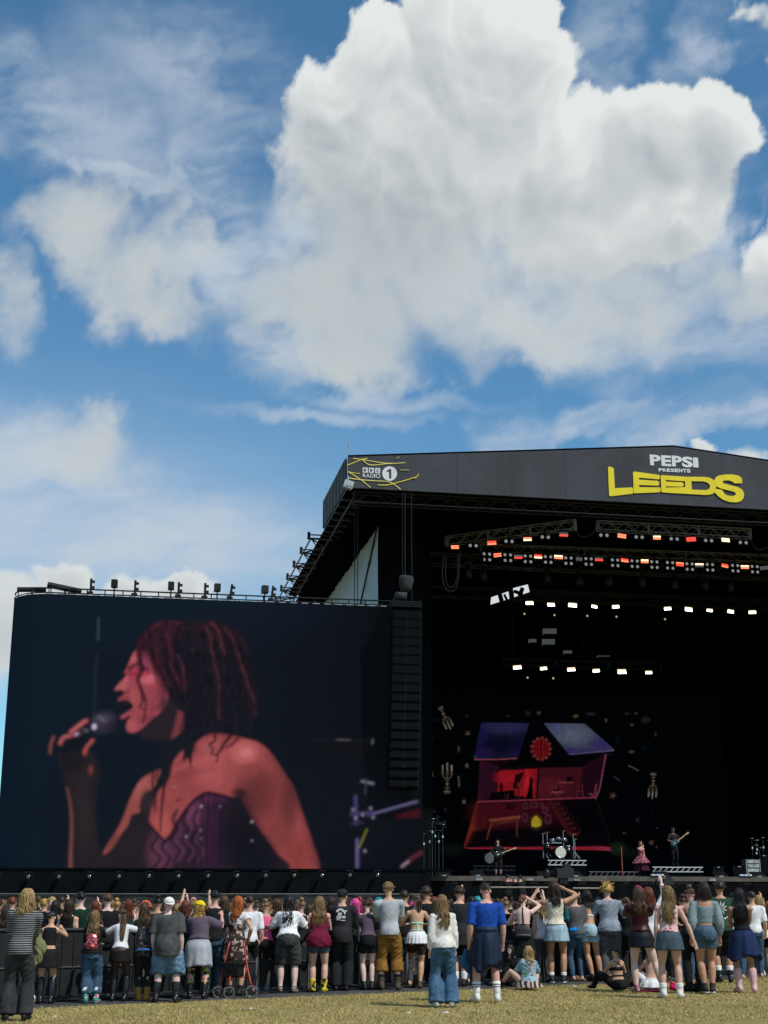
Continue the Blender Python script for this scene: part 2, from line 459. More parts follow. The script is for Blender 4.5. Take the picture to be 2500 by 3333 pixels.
def grid_mesh(name, co, f, rgba):
    me = bpy.data.meshes.new(name)
    me.vertices.add(len(co)); me.vertices.foreach_set('co', np.ascontiguousarray(co, np.float32).ravel())
    me.loops.add(f.size); me.loops.foreach_set('vertex_index', f.ravel().astype(np.int32))
    me.polygons.add(len(f)); me.polygons.foreach_set('loop_start', (np.arange(len(f)) * 4).astype(np.int32))
    me.polygons.foreach_set('loop_total', np.full(len(f), 4, np.int32))
    at = me.color_attributes.new('Col', 'FLOAT_COLOR', 'POINT')
    at.data.foreach_set('color', np.ascontiguousarray(rgba, np.float32).ravel())
    me.update(calc_edges=True); return me
build_clouds()
# ------------------------------------------------------------------ the stage: s along its front, t into its depth
TH = radians(10.5)
_o = atY(1150, 1590, 60); ORG = Vector((_o.x, _o.y, 0))
S_DIR = Vector((cos(TH), sin(TH), 0)); T_DIR = Vector((-sin(TH), cos(TH), 0))
def S(s, t, z=0.0): return ORG + S_DIR * s + T_DIR * t + Vector((0, 0, z))
def st(px, py, t):
    d = sight(px, py); c = T_DIR.dot(ORG) + t; k = c / T_DIR.dot(d); p = d * k - ORG
    return S_DIR.dot(p), CAM_H + d.z * k
def sz(px, py, z):
    d = sight(px, py); k = (z - CAM_H) / d.z; p = d * k - ORG
    return S_DIR.dot(p), T_DIR.dot(p)
def on_stage(name, label, cat, s=0, t=0, z=0, rz=0.0, group=None):
    return thing(name, label, cat, S(s, t, z), TH + rz, group)
DECK = 2.57
FZ = 19.55
stage = on_stage('main_stage', 'huge black festival stage with charcoal printed fascia, open to the field', 'stage')
def fs(x, y, d): return (x, -d, y)
fascia = outline('fascia', [[(-.26, FZ), (31.2, FZ), (31.2, 21.0), (15.46, 22.43), (-.26, 21.0)]], .12, CHARCOAL, stage, fs)
MB().bar((-.26, -.06, 21.03), (15.46, -.06, 22.46), .07).bar((15.46, -.06, 22.46), (31.2, -.06, 21.03), .07).build('top_trim', PITCHBLACK, fascia)
b = MB()
for i in range(60):
    x = -.1 + i * .52
    b.box((x, -.135, FZ + .05), (.035, .02, .02))
    zt = 21.0 + (22.43 - 21.0) * (1 - abs(x - 15.46) / 15.72) - .12
    b.box((x, -.135, zt), (.03, .02, .02))
tag(b.build('eyelet_row', mat('eyelet_grey', (.20, .21, .22), .6, .2, 3), fascia), kind='stuff')
SEAM = mat('fascia_seam', (.042, .046, .057), .8, .1, 2)
for i in range(11):
    x = 2.2 + i * 2.6; zt = 21.0 + 1.43 * (1 - abs(x - 15.46) / 15.72)
    MB().box((x, -.123, (FZ + zt) / 2), (.035, .008, zt - FZ - .06)).build('seam', SEAM, fascia)
def ff(off):
    return lambda x, y, d: (x, -.125 - off - d, y)
# PEPSI PRESENTS
def zone(x0, y0, k):                          # zoomed survey picture -> s, z on the fascia
    def f(x, y): return st(x0 + x * k, y0 + y * k, -.13)
    return f
q = zone(1900, 1430, 600 / 1659)
def put_word(chars, boxes, m, bold, off=.004, parent=fascia):
    for ch, (x0, y0, x1, y1) in zip(chars, boxes):
        a, d = q(x0, y1), q(x1, y0)
        letter(ch, a[0], a[1], d[0] - a[0], d[1] - a[1], .02, m, parent, ff(off), bold)
put_word('PEPSI', [(597, 143, 690, 233), (700, 149, 783, 240), (795, 152, 880, 244), (885, 160, 977, 250), (985, 166, 1027, 252)], WHITE_VINYL, .045)
put_word('PRESENTS', [(674 + i * 36.2, 262 + i * .9, 674 + i * 36.2 + 31, 289 + i * 1.6) for i in range(8)], WHITE_VINYL, .04)
# LEEDS
LEEDS = [
    [[(217, 252), (226, 247), (258, 254), (268, 264), (272, 330), (278, 441), (430, 434), (442, 442), (443, 486), (436, 491), (240, 514), (228, 508), (222, 400)]],
    [[(441, 297), (449, 291), (560, 306), (675, 322), (683, 331), (683, 354), (674, 362), (495, 346), (496, 364), (664, 375), (677, 388), (677, 405), (667, 418), (496, 412), (497, 432), (680, 434), (690, 443), (690, 469), (680, 478), (455, 487), (447, 480)]],
    [[(690, 331), (697, 324), (900, 338), (1090, 340), (1135, 349), (1166, 368), (1184, 396), (1190, 428), (1184, 462), (1166, 488), (1130, 500), (1090, 502), (960, 494), (820, 487), (705, 479), (697, 472)],
     [(735, 367), (910, 379), (911, 432), (737, 436), (737, 424), (884, 428), (897, 415), (897, 400), (886, 389), (735, 382)],
     [(966, 378), (1072, 380), (1108, 389), (1131, 409), (1134, 432), (1124, 449), (1098, 459), (970, 454)]],
    [[(1172, 372), (1185, 345), (1215, 327), (1270, 319), (1330, 318), (1390, 328), (1418, 350), (1425, 390), (1415, 398), (1352, 398), (1342, 386), (1302, 371), (1262, 372), (1247, 382), (1252, 396), (1300, 411), (1380, 430), (1425, 456), (1440, 492), (1436, 530), (1412, 558), (1370, 570), (1310, 566), (1250, 545), (1205, 512), (1176, 478), (1170, 455), (1197, 449), (1240, 458), (1252, 472), (1262, 491), (1292, 508), (1336, 513), (1362, 504), (1367, 490), (1354, 476), (1300, 461), (1225, 442), (1188, 422), (1172, 398)]]]
for i, loops in enumerate(LEEDS):
    outline('letter', [[q(*p) for p in lp] for lp in loops], .03, YELLOW_VINYL, fascia, ff(.004 + .006 * i))
# BBC RADIO 1 and its yellow strokes
q = zone(1100, 1380, 320 / 1659)
for x0, y0, x1, y1 in ((418, 735, 502, 820), (522, 739, 607, 824), (627, 744, 712, 829)):
    outline('logo_block', [[q(x0, y0), q(x1, y0 + 3), q(x1, y1 + 2), q(x0, y1)]], .012, WHITE_VINYL, fascia, ff(.004))
put_word('BBC', [(442, 757, 476, 797), (547, 760, 581, 801), (652, 766, 686, 808)], CHARCOAL, .0, .02)
put_word('RADIO', [(418, 840, 470, 900), (474, 840, 536, 903), (544, 842, 602, 906), (613, 845, 628, 907), (638, 843, 712, 912)], WHITE_VINYL, .012)
outline('logo_disc', [[q(872 + 125 * cos(a * pi / 20), 838 + 122 * sin(a * pi / 20)) for a in range(40)]], .012, WHITE_VINYL, fascia, ff(.004))
outline('letter', [[q(*p_) for p_ in ((865, 918), (864, 798), (832, 808), (824, 790), (872, 760), (897, 760), (900, 918))]], .012, CHARCOAL, fascia, ff(.02))
STR = [([(165, 693), (260, 655), (380, 608), (495, 575)], 13), ([(255, 580), (400, 600), (600, 632), (780, 658), (950, 665), (1135, 652)], 14),
       ([(405, 578), (440, 630), (500, 675), (570, 692), (680, 688), (800, 672), (900, 668)], 15), ([(170, 803), (240, 822), (370, 838)], 9),
       ([(172, 806), (300, 885), (420, 965), (548, 1075)], 15), ([(172, 910), (280, 928), (420, 945), (620, 960), (780, 968), (880, 985), (960, 1030), (1058, 1105)], 15),
       ([(672, 1030), (790, 1034), (880, 1022), (1000, 990), (1130, 955), (1250, 918), (1320, 895), (1352, 865), (1358, 842)], 13), ([(1050, 781), (1110, 776), (1195, 783)], 8), ([(1240, 908), (1320, 920)], 8), ([(980, 585), (1035, 558)], 6)]
for i, (pts, w) in enumerate(STR):
    pp = bez(pts, 6)
    outline('stroke', [[q(*p) for p in stroke_loop(pp, w)]], .008, PALE_YELLOW if i % 3 else YELLOW_VINYL, fascia, ff(.004 + .004 * i))
# side fascia, roof, walls, deck
GREYSKIN = mat('side_mesh_skin', (.075, .082, .095), .8, .15, .5)
MB().box((-.32, 3.7, 20.28), (.1, 7.2, 1.42)).build('side_fascia', GREYSKIN, stage)
b = MB()
for i in range(7): b.box((-.385, .6 + i * 1.05, 20.28), (.02, .03, 1.36))
b.build('side_fascia_seam', STEEL, stage)
MB().add([(.45, .05, 20.95), (15.46, .05, 22.38), (15.46, 29, 22.38), (.45, 29, 20.95), (.45, .05, 20.75), (15.46, .05, 22.18), (15.46, 29, 22.18), (.45, 29, 20.75)],
         [(0, 1, 2, 3), (4, 7, 6, 5), (0, 4, 5, 1), (3, 2, 6, 7), (0, 3, 7, 4), (1, 5, 6, 2)]).build('roof', PITCHBLACK, stage)
MB().add([(15.47, .05, 22.38), (31.1, .05, 20.95), (31.1, 29, 20.95), (15.47, 29, 22.38), (15.47, .05, 22.18), (31.1, .05, 20.75), (31.1, 29, 20.75), (15.47, 29, 22.18)],
         [(0, 1, 2, 3), (4, 7, 6, 5), (0, 4, 5, 1), (3, 2, 6, 7), (0, 3, 7, 4), (1, 5, 6, 2)]).build('roof', PITCHBLACK, stage)
MB().box((1.38, 14.6, 19.62), (1.75, 28.6, .16)).build('soffit', PITCHBLACK, stage)
# edge girder of the roof, its rungs stepping back behind the side fascia
b = MB()
b.bar((-.95, 7.4, 19.05), (-.95, 29, 19.05), .045)
b.bar((.02, .2, 19.1), (.02, 29, 19.1), .05)
b.build('edge_chord', STEEL, stage)
for i in range(7):
    t = 7.6 + i * 3.1
    b = MB().box((-.45, t, 19.1), (1.3, .12, .08)).box((-.45, t, 19.3), (1.2, .08, .05)).bar((-.95, t, 19.1), (.05, t + 1.55, 19.1), .04).bar((.05, t + 1.55, 19.1), (-.95, t + 3.1, 19.1), .04).box((-1.02, t, 19.25), (.14, .14, .36)).bar((-.9, t, 19.1), (-.3, t + 1.0, 18.7), .03)
    b.build('edge_rung', STEEL, stage)
for i in range(6):
    t = .7 + i * 1.15
    MB().box((.1, t, 19.2), (.95, .1, .07)).bar((-.3, t, 19.2), (.5, t + 1.1, 19.2), .025).build('edge_rung', STEEL, stage)
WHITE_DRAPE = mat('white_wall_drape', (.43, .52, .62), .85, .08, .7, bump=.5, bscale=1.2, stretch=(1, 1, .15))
def drape(a, c, z0, z1, mat_, name, parent, folds=.06, seed=1, nx=60, nz=10, wl=.45):
    a, c = Vector(a), Vector(c); L = (c - a).length; d = (c - a) / L; nrm = Vector((-d.y, d.x, 0)); r = random.Random(seed)
    vs, fc = [], []; ph = [r.uniform(0, 6) for _ in range(3)]
    for j in range(nz + 1):
        for i in range(nx + 1):
            u = L * i / nx; w = z0 + (z1 - z0) * j / nz; k = 1.15 - .5 * j / nz
            off = folds * k * (sin(u / wl * 2 * pi / 1.0 + ph[0] + .4 * sin(w * .8)) * .6 + sin(u / wl * 2.9 + ph[1] + w * .3) * .5 + sin(u * .9 + ph[2] + w) * .5)
            p = a + d * u + nrm * off; vs.append((p.x, p.y, w))
    for j in range(nz):
        for i in range(nx):
            k = j * (nx + 1) + i; fc.append((k, k + 1, k + nx + 2, k + nx + 1))
    return MB().add(vs, fc).build(name, mat_, parent, True)
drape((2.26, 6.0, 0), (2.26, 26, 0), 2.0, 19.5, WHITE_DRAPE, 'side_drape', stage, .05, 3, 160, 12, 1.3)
MB().bar((2.2, 6.3, 19.4), (2.1, 14.5, 14.0), .05).build('brace', STEEL, stage)
MB().box((2.75, 6.05, 10.8), (.9, .2, 17.4)).build('corner_drape', BLACK, stage)
# back wall with openings to the sky behind
HOLES = []
for quad_ in ([(2362, 1930), (2455, 1978), (2400, 1985), (2362, 1950)],):
    HOLES.append([st(px, py, 26.5) for px, py in quad_])
outline('back_wall', [[(2.4, .0), (31, .0), (31, 21.2), (15.46, 22.2), (2.4, 20.9)]] + HOLES, .2, PITCHBLACK, stage, lambda x, y, d: (x, 26.5 + d, y))
b = MB(); b.truss((st(2350, 1925, 26)[0], 26.0, st(2350, 1925, 26)[1]), (st(2470, 1990, 26)[0], 26.0, st(2470, 1990, 26)[1]), .5, 8, .05)
b.build('rear_girder', STEEL, stage)
MB().box((31.2, 13.6, 10.4), (.4, 27.2, 20.8)).build('side_wall', PITCHBLACK, stage)
MB().box((16.8, 13.3, DECK - .15), (28.6, 26, .3)).build('deck', mat('deck_ply', (.02, .019, .017), .8, .3, 3), stage)
EDGE = mat('deck_edge_strip', (.085, .075, .066), .7, .25, 2)
MB().box((16.8, .27, DECK - .08), (28.6, .06, .2)).build('deck_edge', EDGE, stage)
drape((2.5, .3, 0), (31, .3, 0), 0, DECK - .2, BLACK, 'deck_skirt', stage, .06, 8, 260, 6, .7)
for (s0, t0) in ((3.0, 3.2), (30.4, 3.2), (4.6, 24)):
    MB().truss((s0, t0, .0), (s0, t0, 19.5), .75, 22, .05, up=(0, 1, 0)).build('tower', PITCHBLACK, stage)
MB().box((3.9, 8.5, 11), (3.0, .15, 17)).build('wing_drape', BLACK, stage)
MB().truss((.1, .5, 19.25), (31, .5, 19.25), .5, 40, .04).build('header_girder', STEEL, stage)
MB().truss((2.5, 12, 19.4), (31, 12, 19.4), .6, 36, .05).build('roof_girder', mat('girder_dim', (.035, .037, .042), .5, .2, 4), stage)
MB().truss((2.5, 20, 19.4), (31, 20, 19.4), .6, 36, .05).build('roof_girder', mat('girder_dim', (.035, .037, .042), .5, .2, 4), stage)
a = st(1132, 1488, 0)
o = MB().bar((0, 0, 0), (0, 0, .62), .025).cyl((0, 0, .66), .05, .1, 10).cyl((0, 0, .78), .035, .06, 8).build('lightning_rod', ALU)
o.location = S(-.2, 0.1, 20.98); tag(o, 'thin pale rod on the left corner of the stage roof', 'rod')
o = MB().box((0, 0, 0), (.42, .3, .34), Matrix.Rotation(.3, 3, 'Y')).box((.05, -.16, .02), (.3, .04, .24), Matrix.Rotation(.3, 3, 'Y')).bar((0, 0, .15), (0, 0, .4), .03).build('floodlight', ALU)
o.location = S(*[st(1134, 1578, -.2)[0], -.2, st(1134, 1578, -.2)[1]]); o.rotation_euler[2] = TH; tag(o, 'small white floodlight under the left corner of the fascia', 'floodlight')
o = MB().bar((0, 0, 0), (0, 0, -5.4), .02).bar((.14, 0, 0), (.14, 0, -5.4), .02).box((.07, 0, -5.5), (.26, .2, .3)).tube(bez([(.07, 0, -5.65), (.07, 0, -5.8), (.18, 0, -5.9), (.07, 0, -6.0), (-.04, 0, -5.92)], 4), [.03] * 17, 6).build('chain_hoist', STEEL)
o.location = S(*sz(1156, 1640, 19.5), 19.5); o.rotation_euler[2] = TH; tag(o, 'chain hoist with hook hanging before the white side drape', 'hoist')

# ------------------------------------------------------------------ line array
pa = on_stage('line_array', 'tall black hanging column of loudspeaker cabinets left of the stage opening', 'loudspeaker', 2.2, -1.0, 0)
PAB = mat('loudspeaker_black', (.0045, .006, .0075), .7, .2, 2, spec=.1)
GRILL = mat('loudspeaker_grille', (.0035, .0048, .006), .8, .25, 30, spec=.05)
zt, zb = 14.1, 6.15; n = 19; dz = (zt - .35 - zb) / n
MB().box((0, 0, zt - .12), (1.3, .75, .2)).box((-.6, 0, zt - .02), (.06, .7, .3)).box((.6, 0, zt - .02), (.06, .7, .3)).build('bumper_frame', PAB, pa)
cab = None
for i in range(n):
    z = zt - .35 - dz * (i + .5)
    if cab is None:
        b = MB().box((0, 0, 0), (1.26, .62, dz * .9)).box((-.64, -.05, 0), (.05, .4, dz * .97)).box((.64, -.05, 0), (.05, .4, dz * .97))
        b.box((0, -.315, dz * .43), (1.27, .04, .022))
        cab = b.build('cabinet', PAB, pa)
        g1 = MB().box((-.32, -.32, -.01), (.56, .03, dz * .72)).build('grille', GRILL, cab); g2 = MB().box((.32, -.32, -.01), (.56, .03, dz * .72)).build('grille', GRILL, cab)
        c = cab
    else:
        c = copy_tree(cab, pa)
    bow = ((i / (n - 1)) ** 2)
    c.location = (-.09 * i / n, .55 * bow, z); c.rotation_euler = (-radians(9) * i / n, 0, 0)
MB().bar((0, .1, zt), (0, .1, 19.2), .025).bar((.3, .1, zt), (.3, .1, 19.2), .02).bar((-.12, .1, zt), (-.12, .1, 19.2), .015).build('chain', STEEL, pa)
MB().tube([(.0, .1, zt + .55), (.02, .1, zt + .75), (.05, .1, zt + 1.1), (.07, .1, zt + 1.25)], [(.2, .18), (.27, .24), (.34, .3), (.3, .26)], 14).box((-.2, .1, zt + .35), (.5, .35, .3)).build('motor_bag', mat('canvas_grey', (.03, .03, .033), .9, .3, 5), pa, True)

# ------------------------------------------------------------------ wing video wall left of the stage
LED_T, LED_S0, LED_S1, LED_Z0, LED_Z1 = 0.0, -12.9, 3.1, 2.86, 14.16
wall = on_stage('video_wall', 'giant curved video wall showing a singer with red lit braids', 'screen', LED_S0, LED_T, 0)
b = MB()
prof = [(LED_S1 - LED_S0, .12), (0, .12)] + [(-1.75 * sin(a), .12 + 1.75 * (1 - cos(a))) for a in [i * pi / 24 for i in range(1, 13)]] + [(-1.75, 5.0)]
inn = [(x, y + .5) for x, y in prof[:2]] + [(-1.25 * sin(a), .62 + 1.25 * (1 - cos(a))) for a in [i * pi / 24 for i in range(1, 13)]] + [(-1.25, 5.0)]
vs = [(x, y, z) for z in (LED_Z0, LED_Z1 - .05) for (x, y) in prof + inn[::-1]]; m_ = len(prof) * 2
fc = [(i, (i + 1) % m_, m_ + (i + 1) % m_, m_ + i) for i in range(m_)]
fc += [tuple([i, i + 1, m_ - 2 - i, m_ - 1 - i]) for i in range(len(prof) - 1)] + [tuple([m_ + m_ - 1 - i, m_ + m_ - 2 - i, m_ + i + 1, m_ + i]) for i in range(len(prof) - 1)]
b.add(vs, fc).build('cabinet_back', PITCHBLACK, wall)
b = MB()
rail = [(x, y + .05, LED_Z1 + .09) for x, y in prof[:-1]]
b.tube(rail, [.03] * len(rail), 5).tube([(x, y + .3, LED_Z1 + .34) for x, y in prof[:-1]], [.035] * len(rail), 5)
for i in range(22):
    x = -.9 + i * .76
    b.bar((x, .17, LED_Z1 - .05), (x, .42, LED_Z1 + .34), .025, 4)
b.build('top_rail', STEEL, wall)
b = MB()
for i in range(34): b.box((-1.2 + i * .5, .15 + (.35 if i < 2 else 0), LED_Z1 + .035), (.3, .05, .03))
b.build('top_flashing', ALU, wall)
SCR = 'wall top'
for i, px in enumerate((372, 557, 708, 863)):
    s_, z_ = st(px, 1912, .3)
    o = MB().box((0, 0, 0), (.26, .3, .34)).box((0, -.16, 0), (.2, .02, .28)).bar((0, 0, -.17), (0, .05, -.5), .03).box((0, .05, -.5), (.1, .1, .06)).build('uplight', STEEL)
    o.location = S(s_, .35, LED_Z1 + .62); o.rotation_euler[2] = TH + .1 * (i - 1)
    tag(o, ['first', 'second', 'third', 'fourth'][i] + ' square black lamp box from the left on top of the video wall', 'lamp', 'square lamp boxes on the video wall')
for i, px in enumerate((296, 440, 582, 668, 752, 886)):
    s_, z_ = st(px, 1910, .3)
    o = MB().box((0, 0, .1), (.1, .12, .62)).box((.09, 0, .28), (.14, .12, .1)).box((.08, 0, .0), (.16, .14, .16)).box((-.02, 0, -.2), (.26, .18, .08)).build('rigging_bracket', STEEL)
    o.location = S(s_, .3, LED_Z1 + .38); o.rotation_euler[2] = TH
    o.rotation_euler[1] = .12 if i in (4, 5) else 0
    tag(o, ['first', 'second', 'third', 'fourth', 'fifth', 'sixth'][i] + ' narrow upright rigging bracket from the left on top of the video wall', 'bracket', 'rigging brackets on the video wall')
for i, (p0, p1, r) in enumerate((((56, 1919), (150, 1919), .11), ((155, 1903), (265, 1926), .13))):
    a0, a1 = st(*p0, .8), st(*p1, .8); c0 = Vector((a0[0], .8, a0[1])); c1 = Vector((a1[0], .8, a1[1])); mid = (c0 + c1) / 2
    o = MB().tube([c0 - mid, c1 - mid], [r, r], 10).bar((0, 0, 0), (.1, -.1, -.62), .04).bar((c0 - mid) * .9, (c0 - mid) * .9 + Vector((0, 0, -.5)), .02).build('barrel_fixture', STEEL)
    o.location = S(mid.x, mid.y, mid.z); o.rotation_euler[2] = TH
    tag(o, ('level black tube over the rounded end of the video wall', 'tilted black tube on top of the video wall near its rounded end')[i], 'tube')
# base under the video wall: tarpaulin skirt, ledge and a row of lamps
base = on_stage('screen_base', 'black tarpaulin covered base below the giant video wall', 'scaffold base', LED_S0, -.3, 0)
MB().box((7.5, .1, LED_Z0 - .06), (19.5, .7, .1)).build('ledge', PITCHBLACK, base)
drape((-2.2, -.3, 0), (16.2, -.3, 0), 1.86, LED_Z0 - .15, BLACK, 'upper_tarpaulin', base, .03, 5, 220, 6, 1.4)
drape((-2.2, -.55, 0), (16.2, -.55, 0), 0, 1.8, mat('tarpaulin', (.012, .014, .016), .55, .3, 1.2, bump=.6, bscale=2, spec=.4), 'lower_tarpaulin', base, .1, 6, 220, 8, 2.1)
MB().bar((-2.2, -.6, 1.83), (16.2, -.6, 1.83), .035).build('seam_pipe', mat('grey_pipe', (.06, .065, .07), .5, .2, 3), base)
MB().box((7.0, .6, 1.4), (18.4, .3, 2.7)).build('core', PITCHBLACK, base)
LENS = mat('lamp_glass', (.20, .205, .20), .12, .5, 30, metal=.8, spec=.6)
lamp = None
NUM = ['first', 'second', 'third', 'fourth', 'fifth', 'sixth', 'seventh', 'eighth', 'ninth', 'tenth', 'eleventh', 'twelfth', 'thirteenth', 'fourteenth', 'fifteenth', 'sixteenth', 'seventeenth', 'eighteenth', 'nineteenth', 'twentieth']
for i, px in enumerate((-5, 93, 192, 291, 388, 485, 581, 677, 771, 864, 957, 1047, 1138, 1228)):
    s_, z_ = st(px, 2853 - (px / 1228) * 6, -.85)
    if lamp is None:
        lamp = empty('par_lamp')
        MB().tube([(0, .12, .02), (0, -.05, 0), (0, -.14, -.02)], [.05, .085, .09], 14).build('can', STEEL, lamp, True)
        MB().ell((0, -.125, -.02), (.078, .04, .078), 14, 8).build('lens', LENS, lamp, True)
        MB().bar((-.13, 0, 0), (-.13, .0, .16), .012, 5).bar((.13, 0, 0), (.13, 0, .16), .012, 5).bar((-.13, 0, .16), (.13, 0, .16), .012, 5).build('yoke', STEEL, lamp)
        o = lamp
    else: o = copy_tree(lamp)
    o.location = S(s_, -.85, z_); o.rotation_euler[2] = TH
    tag(o, NUM[i] + ' round lamp from the left in the row below the video wall', 'lamp', 'lamps below the video wall')

# ------------------------------------------------------------------ lighting rig
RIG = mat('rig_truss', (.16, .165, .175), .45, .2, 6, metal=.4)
RED = emis('strobe_red', (1.0, .06, .035), 1.5); ORANGE = emis('strobe_orange', (1.0, .22, .10), 1.7); WARM = emis('strobe_warm', (1.0, .72, .45), 1.8)
WASH = emis('wash_white', (1.0, .97, .88), 6.0); DIM = emis('cell_dim', (.75, .72, .75), .12); BLIND = emis('blinder_lamp', (.75, .76, .78), .3)
for m_ in (RED, ORANGE, WARM, WASH, DIM, BLIND): m_.cycles.emission_sampling = 'NONE'
def rig_truss(name, label, p0, p1, w=.42, n=None, RIG=RIG):
    (s0, t0, z0), (s1, t1, z1) = p0, p1
    o = empty(name, S(s0, t0, z0), TH); tag(o, label, 'truss')
    a, d = Vector((0, 0, 0)), Vector((s1 - s0, t1 - t0, z1 - z0))
    MB().truss(a, d, w, n, .028).build('girder', RIG, o)
    for k in (0.06, .5, .94):
        p = a.lerp(d, k); MB().bar(p + Vector((0, 0, w / 2)), p + Vector((0, 0, max(.5, 20.2 - z0))), .02, 5).build('hoist_chain', STEEL, o)
    for k in (0, .33, .66, 1):
        p = a.lerp(d, k); MB().box(p, (.1, .1, w * 1.35)).build('coupling', RIG, o)
    return o
Z1T = 18.75
rig_truss('lighting_truss', 'left slanting front lighting truss below the fascia', (*sz(1455, 1762, Z1T), Z1T), (*sz(1872, 1708, Z1T), Z1T), n=16)
rig_truss('lighting_truss', 'right front lighting truss below the yellow fascia letters', (*sz(1945, 1712, Z1T), Z1T), (*sz(2440, 1738, Z1T), Z1T), n=18)
def P9(px, py, t): s_, z_ = st(px, py, t); return (s_, t, z_)
rig_truss('lighting_truss', 'long dim second lighting truss carrying the blinders', P9(1565, 1785, 9), P9(2560, 1822, 9), .4, 34)
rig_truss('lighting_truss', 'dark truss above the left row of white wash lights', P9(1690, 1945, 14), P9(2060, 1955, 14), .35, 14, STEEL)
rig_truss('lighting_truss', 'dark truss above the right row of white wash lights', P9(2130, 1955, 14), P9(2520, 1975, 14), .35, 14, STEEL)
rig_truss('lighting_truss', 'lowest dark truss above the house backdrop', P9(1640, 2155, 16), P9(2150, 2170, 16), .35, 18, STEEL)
def strobe(p, mats, w, label, group):
    o = empty('strobe_light', S(*p), TH); tag(o, label, 'light', group); o.rotation_euler = (RND.uniform(-.25, .25), RND.uniform(-.10, .10), TH + RND.uniform(-.3, .3)); w *= RND.uniform(.88, 1.08)
    MB().box((0, .1, 0), (w, .2, w * .5)).build('housing', STEEL, o)
    MB().bar((-w * .3, .1, w * .25), (-w * .3, .1, w * .55), .02, 5).bar((w * .3, .1, w * .25), (w * .3, .1, w * .55), .02, 5).build('bracket', STEEL, o)
    for k, mm in enumerate(mats):
        n_ = len(mats); h = w * .46 / n_
        MB().box((0, -.01, w * .23 - h * (k + .5)), (w * .94, .03, h * .82)).build('lit_cell', mm, o)
    return o
def blinder(p, nx, nz, label, group):
    o = empty('blinder_light', S(*p), TH); tag(o, label, 'light', group)
    MB().box((0, .08, 0), (.3 * nx, .12, .3 * nz)).bar((0, .08, .15 * nz), (0, .08, .15 * nz + .3), .02, 5).build('housing', PITCHBLACK, o)
    for i in range(nx):
        for j in range(nz):
            MB().ell((-.15 * nx + .15 + .3 * i, .015, -.15 * nz + .15 + .3 * j), (.082, .04, .082), 12, 6).build('bulb', BLIND, o, True)
    return o
zr = lambda x, y: (1400 + x * 1100 / 1659, 1600 + y * 700 / 1056)
def place_rows(pts, z_or_t, byz, maker):
    for i, (x, y, *rest) in enumerate(pts):
        px, py = zr(x, y)
        if byz: s_, t_ = sz(px, py, z_or_t); p = (s_, t_, z_or_t)
        else: s_, z_ = st(px, py, z_or_t); p = (s_, z_or_t, z_)
        maker(i, p, rest)
Z1L = 18.2
place_rows([(122, 273, ORANGE, ORANGE), (303, 252, RED, ORANGE), (478, 234, ORANGE, WARM), (656, 211, DIM, RED)], Z1L, True,
           lambda i, p, r: strobe(p, r, .46, NUM[i] + ' red glowing strobe from the left under the slanting front truss', 'strobes on the left front truss'))
place_rows([(212, 265), (388, 244), (566, 223)], Z1L, True, lambda i, p, r: blinder(p, 2, 1, NUM[i] + ' two lamp blinder from the left under the slanting front truss', 'blinders on the left front truss'))
place_rows([(941, 218, ORANGE, ORANGE), (1113, 226, WARM, ORANGE), (1281, 235, RED, RED), (1450, 238, WARM, WARM)], Z1L, True,
           lambda i, p, r: strobe(p, r, .46, NUM[i] + ' glowing strobe from the left under the right front truss', 'strobes on the right front truss'))
place_rows([(854, 214), (1027, 223), (1199, 232), (1368, 240), (1538, 250)], Z1L, True, lambda i, p, r: blinder(p, 2, 1, NUM[i] + ' two lamp blinder from the left under the right front truss', 'blinders on the right front truss'))
place_rows([(331, 312, ORANGE, RED, ORANGE), (433, 320, DIM, RED), (530, 319, RED, WARM), (630, 322, WARM, ORANGE), (731, 331, DIM, DIM), (829, 332, DIM, RED), (955, 338, RED, ORANGE), (1053, 342, WARM, ORANGE), (1226, 357, ORANGE, RED), (1322, 362, WARM, DIM), (1447, 364, RED, ORANGE), (1545, 371, WARM, ORANGE), (1640, 375, DIM, DIM)], 8.6, False,
           lambda i, p, r: strobe(p, r, .46, NUM[i] + ' strobe from the left in the long second row of lights', 'strobes in the second row'))
place_rows([(279, 320), (382, 324), (481, 330), (580, 333), (680, 339), (779, 343), (909, 349), (1005, 354), (1102, 358), (1179, 362), (1275, 368), (1375, 371), (1499, 376), (1595, 381)], 8.6, False,
           lambda i, p, r: blinder(p, 2, 2, NUM[i] + ' four lamp blinder from the left in the long second row', 'four lamp blinders in the second row'))
place_rows([(488, 547), (593, 555), (699, 557), (806, 564), (911, 565)], 13.8, False, lambda i, p, r: strobe(p, (WARM, WASH, WASH), .42 if i != 2 else .52, NUM[i] + ' white wash light from the left in the row below the blinders', 'left row of white wash lights'))
place_rows([(1166, 574), (1269, 578), (1372, 583), (1475, 588), (1582, 592)], 13.8, False, lambda i, p, r: strobe(p, (WARM, WASH, WASH), .42 if i != 1 else .52, NUM[i] + ' white wash light from the left in the row below the yellow letters', 'right row of white wash lights'))
place_rows([(428, 863), (557, 868), (693, 873), (815, 879), (941, 884), (1073, 888)], 15.8, False, lambda i, p, r: strobe(p, (WARM, WASH), .44 if i not in (0, 4) else .54, NUM[i] + ' white wash light from the left in the lowest row above the house', 'lowest row of white wash lights'))
SPOTW = emis('spot_warm', (1.0, .72, .35), .5); SPOTW.cycles.emission_sampling = 'NONE'
